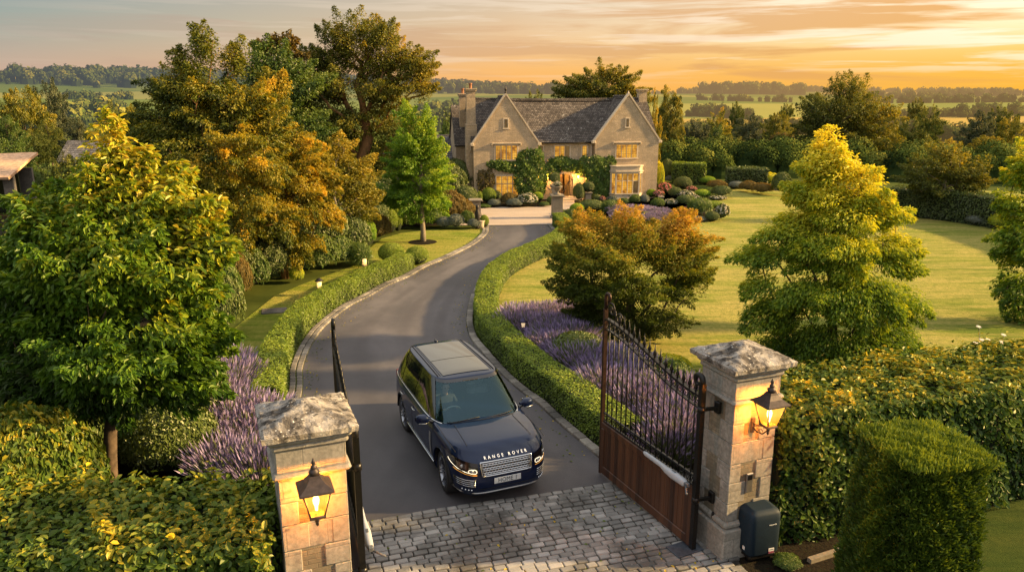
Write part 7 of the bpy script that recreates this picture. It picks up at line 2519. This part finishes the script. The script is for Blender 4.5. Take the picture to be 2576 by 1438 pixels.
climber('dense dark green climber between porch and bay window', [(1500, 420, 34, 28, -.02), (1488, 450, 16, 50, .1), (1515, 450, 26, 44, -.02), (1500, 475, 34, 30, -.02), (1535, 410, 14, 18, -.02), (1470, 410, 14, 20, .2)], 7500, .13, 5)
climber('thin brown trained shrub left of the ground floor window', [(1215, 455, 14, 30), (1232, 450, 12, 26), (1222, 480, 16, 18)], 900, .13, 6, M_leaf_rust)

# ------------------------------------------------------------------ stone piers, urns, statuette
def pier(loc, h, w, label, urn=False, ball=None):
    root = empty('stone_pier', label, 'pier', loc, .1); M_trim = M_pier
    m = MB(); m.bbox((0, 0, .06), (w * 1.25, w * 1.25, .12), .02); m.box((0, 0, h / 2), (w, w, h - .02)); m.bbox((0, 0, h + .03), (w * 1.35, w * 1.35, .10), .03)
    m.build('shaft', M_trim, root)
    return root
def urn(loc, s, label):
    root = empty('stone_urn', label, 'urn', loc)
    m = MB(); m.lathe([(.20, 0), (.20, .05), (.08, .10), (.07, .16), (.18, .26), (.24, .38), (.27, .42), (.29, .45), (.24, .45)], n=18); o = m.build('bowl', M_pier, root); 
    rng = np.random.default_rng(3); V, F, ti, core = ball_mesh('u', 500, .16, None, rng, rough=.1, flowers=.4)
    V = V * np.array([.24, .24, .30]) + np.array([0, 0, .40]); core.v = [(a * .22, b_ * .22, c * .25 + .4) for a, b_, c in core.v]
    quadmesh('flowers', V, F, [M_leaf_white, M_core], ti, root, core)
    root.scale = (s, s, s)
p = G(*hc(252, 480)); pier(p, .95, .62, 'weathered stone pier at the left mouth of the forecourt')
p = G(*hc(955, 500)); pier(p, 1.35, .62, 'stone pier at the end of the right hedge carrying a flower urn'); urn((p.x, p.y, 1.43), 1.15, 'flower filled stone urn standing on the pier by the hedge end')
p = G(*hc(932, 380)); pier(p, 1.25, .42, 'slim stone pier left of the door carrying a clipped bush'); bush('dark', 'small clipped bush on top of the pier left of the door', 'topiary', (p.x, p.y, 1.32), .38, .85, name='topiary_bush')
p = G(*hc(1222, 362)); pier(p, .62, .42, 'short stone pier right of the door carrying a round ball'); bush('topiary', 'small round clipped ball on the short pier right of the door', 'topiary', (p.x, p.y, .69), .44, .72, name='topiary_bush')
p = G(*hc(38, 350)); pier(p, .9, .22, 'thin pale stone post near the left bed')
p = G(*hc(1853, 378)); pier(p, .45, .28, 'little pale stone post among the pink flowers')
p = G(*hc(268, 595)); st_ = empty('statuette', 'dark iron statuette beside the silver cushion plants', 'statuette', p)
m = MB(); m.lathe([(.14, 0), (.12, .1), (.10, .3), (.16, .5), (.13, .75), (.15, .95), (.07, 1.08), (.10, 1.2), (.08, 1.32), (.01, 1.38)], n=14); m.build('figure', M_ironworn, st_)
p = G(*hc(296, 592)); m = MB(); m.lathe([(.16, 0), (.20, .25), (.24, .42), (.26, .46), (.2, .46)], n=16); tag(m.build('plant_pot', M_trim, None, p), 'pale stone plant pot between statuette and box ball', 'pot')

# white flowers on the tall hedge's far side
def flower_stems(loc, n, h, label, seed, spread=.5):
    rng = np.random.default_rng(seed); root = empty('flower_clump', label, 'flowers', loc)
    m = MB(); P = []; 
    tips = []
    for i in range(n):
        x, y = rng.normal(size=2) * spread * .5; hh = h * (.95 + .13 * rng.random())
        t = (x * 1.4, y * 1.4, hh); m.tube([(x * .5, y * .5, 0), (x, y, hh * .6), t], .008, 4); tips.append(t)
    m.build('stem', M_leaf_green, root)
    for t in tips:
      T_ = np.array([t] * 7); a = np.arange(7) * 2 * PI / 7
      D = np.column_stack([np.cos(a), np.sin(a), np.full(len(a), .25)]); NN = np.tile(np.array([[.1, -.3, 1.0]]), (len(a), 1))
      V, F, k = leaf_arrays(T_, NN, D, np.full(len(a), .062), .75, 6, .05)
      quadmesh('flower', V, F, M_leaf_white, np.repeat(np.full(len(a), .85), k), root)
p = A(2478, 905, 15.2); flower_stems((p.x, 15.2, 0), 12, 2.08, 'white anemone flowers rising behind the tall hedge', 4)
p = A(2540, 885, 15.6); flower_stems((p.x, 15.7, 0), 6, 2.12, 'few white flowers near the right frame edge behind the hedge', 5)

# ------------------------------------------------------------------ background trees
PROT = {}
def proto_tree(kind):
    if kind in PROT: return PROT[kind]
    rng = np.random.default_rng(60 + len(PROT))
    mats = dict(olive=M_leaf_oak, dark=M_leaf_bgdark, green=M_leaf_green, grey=M_leaf_silverdark, gold=M_leaf_gold, willow=M_leaf_oak)
    lob = []
    if kind == 'willow': base_l = [(0, 0, 1.35, .45, .45, .5), (-.35, 0, 1.0, .4, .4, .6), (.35, 0, 1.0, .4, .4, .6), (0, 0, .8, .6, .5, .6)]
    elif kind == 'dark': base_l = [(0, 0, 1.3, .5, .5, .45), (-.4, .1, .95, .5, .5, .5), (.45, 0, 1.0, .45, .45, .5), (0, -.3, .7, .7, .5, .5)]
    elif kind == 'gold': base_l = [(0, 0, 1.4, .4, .4, .4), (-.35, .1, 1.05, .45, .5, .45), (.4, 0, 1.0, .45, .45, .5), (0, -.2, .65, .75, .5, .5)]
    else: base_l = [(.1, 0, 1.35, .5, .5, .42), (-.45, .1, 1.05, .45, .5, .42), (.5, -.1, 1.0, .42, .45, .45), (0, -.25, .75, .8, .6, .5), (-.3, -.2, 1.3, .35, .35, .35)]
    lob = [(np.array(b_[:3]), b_[3], b_[4], b_[5]) for b_ in base_l]
    C, d, _ = sample_clumps(rng, lob, 130, .6, .06)
    C = C[C[:, 2] > .12]
    rc = .155 * (.6 + .8 * rng.random(len(C)))
    ti = .42 + .25 * (C[:, 2] - 1) + .10 * C[:, 0] + rng.normal(size=len(C)) * .12
    cr_ = crown_mesh('crown', None, C, rc, 22000, .052, mats[kind], rng, .55, 4, .9 if kind == 'willow' else .1, .7, np.array([0, 0, .9]), ti, 1.1)
    mb = MB(); skeleton(mb, (0, 0, -.05), C, .05, rng, nmax=40); tr = mb.build('trunk', M_bark)
    PROT[kind] = (cr_.data, tr.data)
    bpy.data.objects.remove(cr_); bpy.data.objects.remove(tr)
    return PROT[kind]
M_leaf_bgdark = leafmat('dusky_leaf', [(0, (.025, .045, .010)), (.5, (.10, .13, .024)), (1, (.28, .26, .05))], .3, .02, .5, .25)
M_leaf_silverdark = leafmat('grey_green_leaf', [(0, (.025, .035, .02)), (.5, (.075, .095, .05)), (1, (.16, .17, .07))], .3, .03, .5, .2)
def bgtree(kind, px, ptop, rx, Y, label, group=None, cat='tree'):
    c = A(px, ptop, Y); z0 = T(c.x, Y) - .1
    h = max(c.z - z0, 2.0); dep = Y * math.cos(PITCH) + (CAMH - z0) * math.sin(PITCH); r = rx * dep / FPX
    cd, td = proto_tree(kind)
    root = empty('tree', label, cat, (c.x, Y, z0), random.random() * 6.28, group)
    sx = r / .98; sz = h / 1.78
    root.scale = (sx, sx, sz)
    for nme, d_ in (('crown', cd), ('trunk', td)):
        o = bpy.data.objects.new(nme, d_); COL.objects.link(o); adopt(o, root)
    return root
BG = [
 ('willow', 1690, 225, 50, 74, 'golden weeping tree just right of the house chimney'), ('gold', 1645, 240, 26, 66, 'narrow golden tree touching the right gable'),
 ('grey', 1755, 306, 46, 88, 'grey green tree right of the weeping tree'), ('gold', 1809, 280, 44, 175, 'round straw coloured tree in the middle distance'),
 ('dark', 1855, 258, 24, 240, 'small dark round tree on the pale field'), ('grey', 1882, 290, 46, 130, 'broad grey green dome shaped tree'),
 ('olive', 1958, 285, 42, 112, 'olive tree left of the big round one'), ('dark', 1843, 345, 44, 92, 'dark low tree below the grey dome'),
 ('green', 1728, 372, 36, 80, 'bright green tree behind the clipped hedge'), ('green', 1805, 318, 26, 100, 'upright deep green tree'),
 ('olive', 1975, 330, 46, 90, 'leafy tree left behind the golden topped tree'), ('dark', 2298, 300, 52, 96, 'dark tree right of the big olive gold one'),
 ('dark', 2344, 268, 36, 220, 'dark rounded tree on the right skyline fields'), ('grey', 2470, 282, 62, 140, 'wide feathery tree right of the wispy one'),
 ('olive', 2547, 300, 42, 120, 'olive tree near the right frame edge'), ('dark', 2520, 272, 46, 235, 'long dark tree by the far right field'),
 ('dark', 2310, 248, 22, 340, 'tiny dark round tree far right'), ('olive', 2495, 345, 62, 84, 'brown green tree behind the long border'),
 ('olive', 2560, 385, 50, 74, 'leafy olive tree at the right edge behind the hedge'), ('dark', 2240, 330, 40, 100, 'shadowy tree behind the golden topped tree'),
 ('dark', 1700, 330, 46, 92, 'shadowy tree at the foot of the weeping tree'), ('dark', 1900, 362, 40, 96, 'shadowy tree between dome and far hedge'),
 ('olive', 2050, 380, 50, 82, 'leafy tree low behind the golden topped tree'), ('green', 2310, 380, 50, 72, 'green tree behind the wispy one'),
 ('olive', 2430, 370, 50, 88, 'drooping olive tree right of the wispy one'), ('green', 2520, 430, 50, 66, 'low green tree behind the long dark hedge'),
 ('grey', 1780, 385, 30, 78, 'grey bushy tree above the large round ball'),
 ('olive', 47, 226, 66, 108, 'olive gold tree in the left distance'), ('grey', 112, 205, 54, 165, 'tall grey green tree in the left distance'),
 ('green', 12, 296, 46, 76, 'bright green tree at the left frame edge'), ('green', 25, 356, 62, 54, 'flat layered tree above the tan roof'),
 ('dark', 117, 306, 40, 96, 'dark tree left of the far meadow'), ('grey', 200, 300, 54, 88, 'low grey tree behind the slate barn'),
 ('dark', 275, 258, 32, 118, 'dark tree at the right of the far meadow'), ('olive', 320, 270, 60, 78, 'olive tree left of the tall golden tree'),
 ('dark', 80, 330, 60, 84, 'dark tree behind the tan roofed shed'), ('dark', 250, 320, 60, 74, 'dark tree beyond the barn roof'),
 ('dark', 1140, 272, 40, 150, 'dark tree left of the house chimneys'), ('dark', 1345, 234, 44, 84, 'low green tree peeping over the house ridge'),
 ('green', 1128, 308, 36, 96, 'green tree beside the house chimneys'), ('olive', 1660, 340, 30, 72, 'golden green tree touching the right house wall'),
 ('dark', 380, 300, 80, 66, 'dark tree filling behind the tall golden tree'), ('dark', 560, 380, 90, 60, 'dark tree behind the lower golden branches'),
 ('dark', 800, 400, 60, 58, 'dark tree under the tall oak at the left'), ('dark', 880, 440, 50, 57, 'dark tree below the tall oak trunk'),
 ('dark', 1980, 262, 26, 330, 'dark tree on the distant hedgerow centre right'), ('dark', 150, 392, 70, 42, 'dark bushy tree below the slate barn'),
]
for q in BG: bgtree(*q)

# ------------------------------------------------------------------ distant woods and hedgerows
def wood(label, strips, seed, leaf=1.9):
    """strips: list of (pxA, pxB, Y, height, depth, density)"""
    rng = np.random.default_rng(seed)
    P = []; N_ = []; S = []; TI = []
    core = MB()
    for (xa, ya, xb, yb, h, wd, n) in strips:
        t = rng.random(n); px = xa + (xb - xa) * t + rng.normal(size=n) * wd * .2; py = ya + (yb - ya) * t + rng.random(n) * wd
        hh = h * (.40 + .95 * rng.random(n) ** 1.4); z0 = terr(px, py)
        for i in range(n):
            k = 46 if h > 5 else 26
            if py[i] < 110: k = 1000
            elif py[i] < 320: k = 260
            elif py[i] < 1250: k = 80
            d = rdir(rng, k); d[:, 2] = np.abs(d[:, 2]) * 1.0 - .15
            r = hh[i] * (.42 + .16 * rng.random())
            c = np.array([px[i], py[i], z0[i] + hh[i] * .5])
            P.append(c + d * np.array([r, r, hh[i] * .52]) * (.85 + .2 * rng.random((k, 1)))); N_.append(unit(d + rng.normal(size=(k, 3)) * .35)); S.append(np.full(k, min(r * .62, .15 if py[i] < 110 else (.6 if py[i] < 320 else (r * .40 if py[i] < 1250 else 9)))) * (.6 + .8 * rng.random(k)))
            TI.append(np.clip(.35 + .3 * d[:, 2] + .2 * d[:, 0] + rng.normal() * .16 + rng.normal(size=k) * .10, 0, 1))
            core.lathe([(r * .85, 0), (r * .82, hh[i] * .55), (r * .5, hh[i] * .85), (.1, hh[i] * .93)], (px[i], py[i], z0[i] - 1), 7, capb=False)
    P = np.vstack(P); Nn = np.vstack(N_); S = np.concatenate(S); TI = np.concatenate(TI); n = len(P)
    D = unit(rng.normal(size=(n, 3)))
    V, F, k = leaf_arrays(P - D * S[:, None] * .5, Nn, D, S, .95, 4, .05)
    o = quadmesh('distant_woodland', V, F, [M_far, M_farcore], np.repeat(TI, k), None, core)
    return tag(o, label, 'woodland', None, 'stuff')
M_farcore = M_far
def az(px, Y): return (px - 1288) / FPX * Y * math.cos(PITCH)
def strip(pa, pb, Y0, Y1, h, wd, n): return (az(pa, Y0), Y0, az(pb, Y1), Y1, h, wd, n)
wood('dark belt of woodland on the far hill at the left', [strip(-60, 420, 960, 1150, 15, 320, 420), strip(-60, 500, 1380, 1420, 15, 100, 240), strip(420, 1200, 1350, 1400, 14, 120, 300), strip(1040, 1400, 1000, 1100, 13, 240, 240)], 71)
wood('wooded ridge on the skyline right of the house', [strip(1340, 2640, 1480, 1500, 9, 60, 400), strip(1830, 2020, 1150, 1180, 15, 80, 110), strip(1720, 1830, 1300, 1300, 9, 60, 40), strip(2200, 2600, 1080, 1120, 9, 60, 110)], 72)
wood('hedgerows and copses between the fields in the distance', [strip(160, 330, 560, 590, 5, 6, 46), strip(160, 300, 420, 470, 6, 12, 40), strip(1060, 1180, 500, 540, 6, 8, 40), strip(1080, 1180, 330, 360, 8, 30, 40),
   strip(1740, 1900, 480, 430, 6, 20, 40), strip(1760, 2000, 760, 700, 6, 8, 46), strip(1720, 1900, 250, 260, 6, 30, 34), strip(2230, 2640, 400, 420, 6, 16, 60), strip(2200, 2640, 640, 660, 6, 8, 70), strip(2300, 2640, 240, 250, 6.5, 30, 44),
   strip(2200, 2420, 880, 860, 7, 8, 40), strip(-80, 170, 300, 330, 9, 40, 60), strip(1960, 2300, 300, 300, 6, 30, 40)], 73)
# shaded woodland floor and thicket mass behind the left trees
bush_px('loose', 'green bush hiding the foot of the tan roofed shed', 'shrub', 75, 520, 50, 90)
bush_px('loose', 'little green plant in front of the edging stone by the cabinet', 'shrub', 1985, 1432, 34, 26)
wood('thicket of dark undergrowth behind the left border trees', [(-15.5, 24, -13, 40, 3.2, 3, 60), (-22, 40, -11, 50, 3.6, 5, 80), (-13, 36, -11.5, 40, 2.4, 2, 30), (-30, 62, -8, 68, 3.6, 6, 90), (14, 68, 34, 72, 2.8, 8, 80), (34, 66, 60, 60, 2.8, 10, 80), (-14, 15, -16, 24, 2.6, 3, 40)], 74)
# ------------------------------------------------------------------ light
SUN_AZ = R(87)       # clockwise from +Y (straight ahead) to the right
SUN_EL = R(21)
sl = bpy.data.lights.new('sun', 'SUN'); sl.energy = 12; sl.angle = R(2.0); sl.color = (1.0, .67, .29)
so = bpy.data.objects.new('sun', sl); COL.objects.link(so)
dv = Vector((math.sin(SUN_AZ) * math.cos(SUN_EL), math.cos(SUN_AZ) * math.cos(SUN_EL), math.sin(SUN_EL)))
so.rotation_euler = (-dv).to_track_quat('-Z', 'Y').to_euler()

w = bpy.data.worlds.new('World'); scene.world = w; w.use_nodes = True
nt = w.node_tree
for n in list(nt.nodes): nt.nodes.remove(n)
b = NB(nt); N = nt.nodes; L = nt.links
tc = N.new('ShaderNodeTexCoord').outputs['Generated']
s = N.new('ShaderNodeSeparateXYZ'); L.new(tc, s.inputs[0])
X, Y, Z = s.outputs
el = b.math('MAXIMUM', Z, 0.0)
# azimuth factor: 0 on the left of the view, 1 towards the sunset on the right
azf = b.math('ADD', b.math('MULTIPLY', X, .9), .5, True)
fwd = b.math('ADD', b.math('MULTIPLY', Y, .8), .45, True)
left = b.ramp(el, [(0, (.70, .40, .27)), (.035, (.56, .42, .32)), (.075, (.38, .42, .36)), (.12, (.27, .36, .38)), (.3, (.72, .80, .84)), (1, (1.0, 1.02, 1.06))])
mid = b.ramp(el, [(0, (.98, .46, .12)), (.03, (.98, .52, .17)), (.06, (.90, .58, .30)), (.12, (.72, .58, .42)), (.3, (1.3, 1.1, .80)), (1, (1.0, 1.02, 1.06))])
right = b.ramp(el, [(0, (1.0, .49, .045)), (.03, (1.02, .55, .085)), (.05, (1.08, .70, .20)), (.072, (1.2, .96, .55)), (.10, (1.3, 1.12, .80)), (.14, (1.3, 1.12, .85)), (.35, (2.0, 1.45, .85)), (1, (1.0, 1.02, 1.06))])
c = b.mix(b.math('MULTIPLY', azf, 2.0, True), left, mid)
c = b.mix(b.math('SUBTRACT', b.math('MULTIPLY', azf, 2.0), 1.0, True), c, right)
# streaky clouds, stretched along the horizon
mp = b.mapping(tc, (1.5, 1.5, 21.0), (0, R(2.5), 0))
n1 = b.noise(mp, 1.55, 7, .56, dist=.5)
mp2 = b.mapping(tc, (2.6, 2.6, 52.0), (0, R(-2), 0), (3, 1, .4))
n2 = b.noise(mp2, 1.4, 5, .6, dist=.3)
dark = b.ramp(n1, [(.49, 0), (.57, 1)])
bright = b.ramp(n2, [(.51, 0), (.60, 1)])
cl_col = b.mix(azf, (.46, .34, .30), (.88, .42, .09))
mask = b.ramp(el, [(.004, 0), (.02, .9), (.10, 1), (.3, .35), (.6, 0)])
c = b.mix(b.math('MULTIPLY', b.math('MULTIPLY', dark, mask), b.math('ADD', b.math('MULTIPLY', azf, .7), .22)), c, cl_col)
br_col = b.mix(azf, (.78, .62, .50), (1.25, 1.08, .82))
bm_ = b.ramp(el, [(.01, 0), (.05, .8), (.12, .7), (.3, .3), (.6, 0)])
c = b.mix(b.math('MULTIPLY', b.math('MULTIPLY', bright, bm_), b.math('ADD', b.math('MULTIPLY', azf, .85), .08)), c, br_col)
# behind the viewer: cool clear dusk
back = b.ramp(el, [(0, (.50, .42, .38)), (.1, (.68, .61, .55)), (.4, (.76, .78, .82)), (1, (1.0, 1.02, 1.06))])
c = b.mix(fwd, back, c)
c = b.mix(b.math('LESS_THAN', Z, -.002), c, (.10, .09, .06))
bg = N.new('ShaderNodeBackground'); L.new(c, bg.inputs[0]); bg.inputs[1].default_value = 1.0
sky = N.new('ShaderNodeTexSky'); sky.sky_type = 'NISHITA'; sky.sun_disc = False; sky.sun_elevation = R(12); sky.sun_rotation = SUN_AZ
bg2 = N.new('ShaderNodeBackground'); L.new(sky.outputs[0], bg2.inputs[0]); bg2.inputs[1].default_value = .0
add = N.new('ShaderNodeAddShader'); L.new(bg.outputs[0], add.inputs[0]); L.new(bg2.outputs[0], add.inputs[1])
wo = N.new('ShaderNodeOutputWorld'); L.new(add.outputs[0], wo.inputs[0])
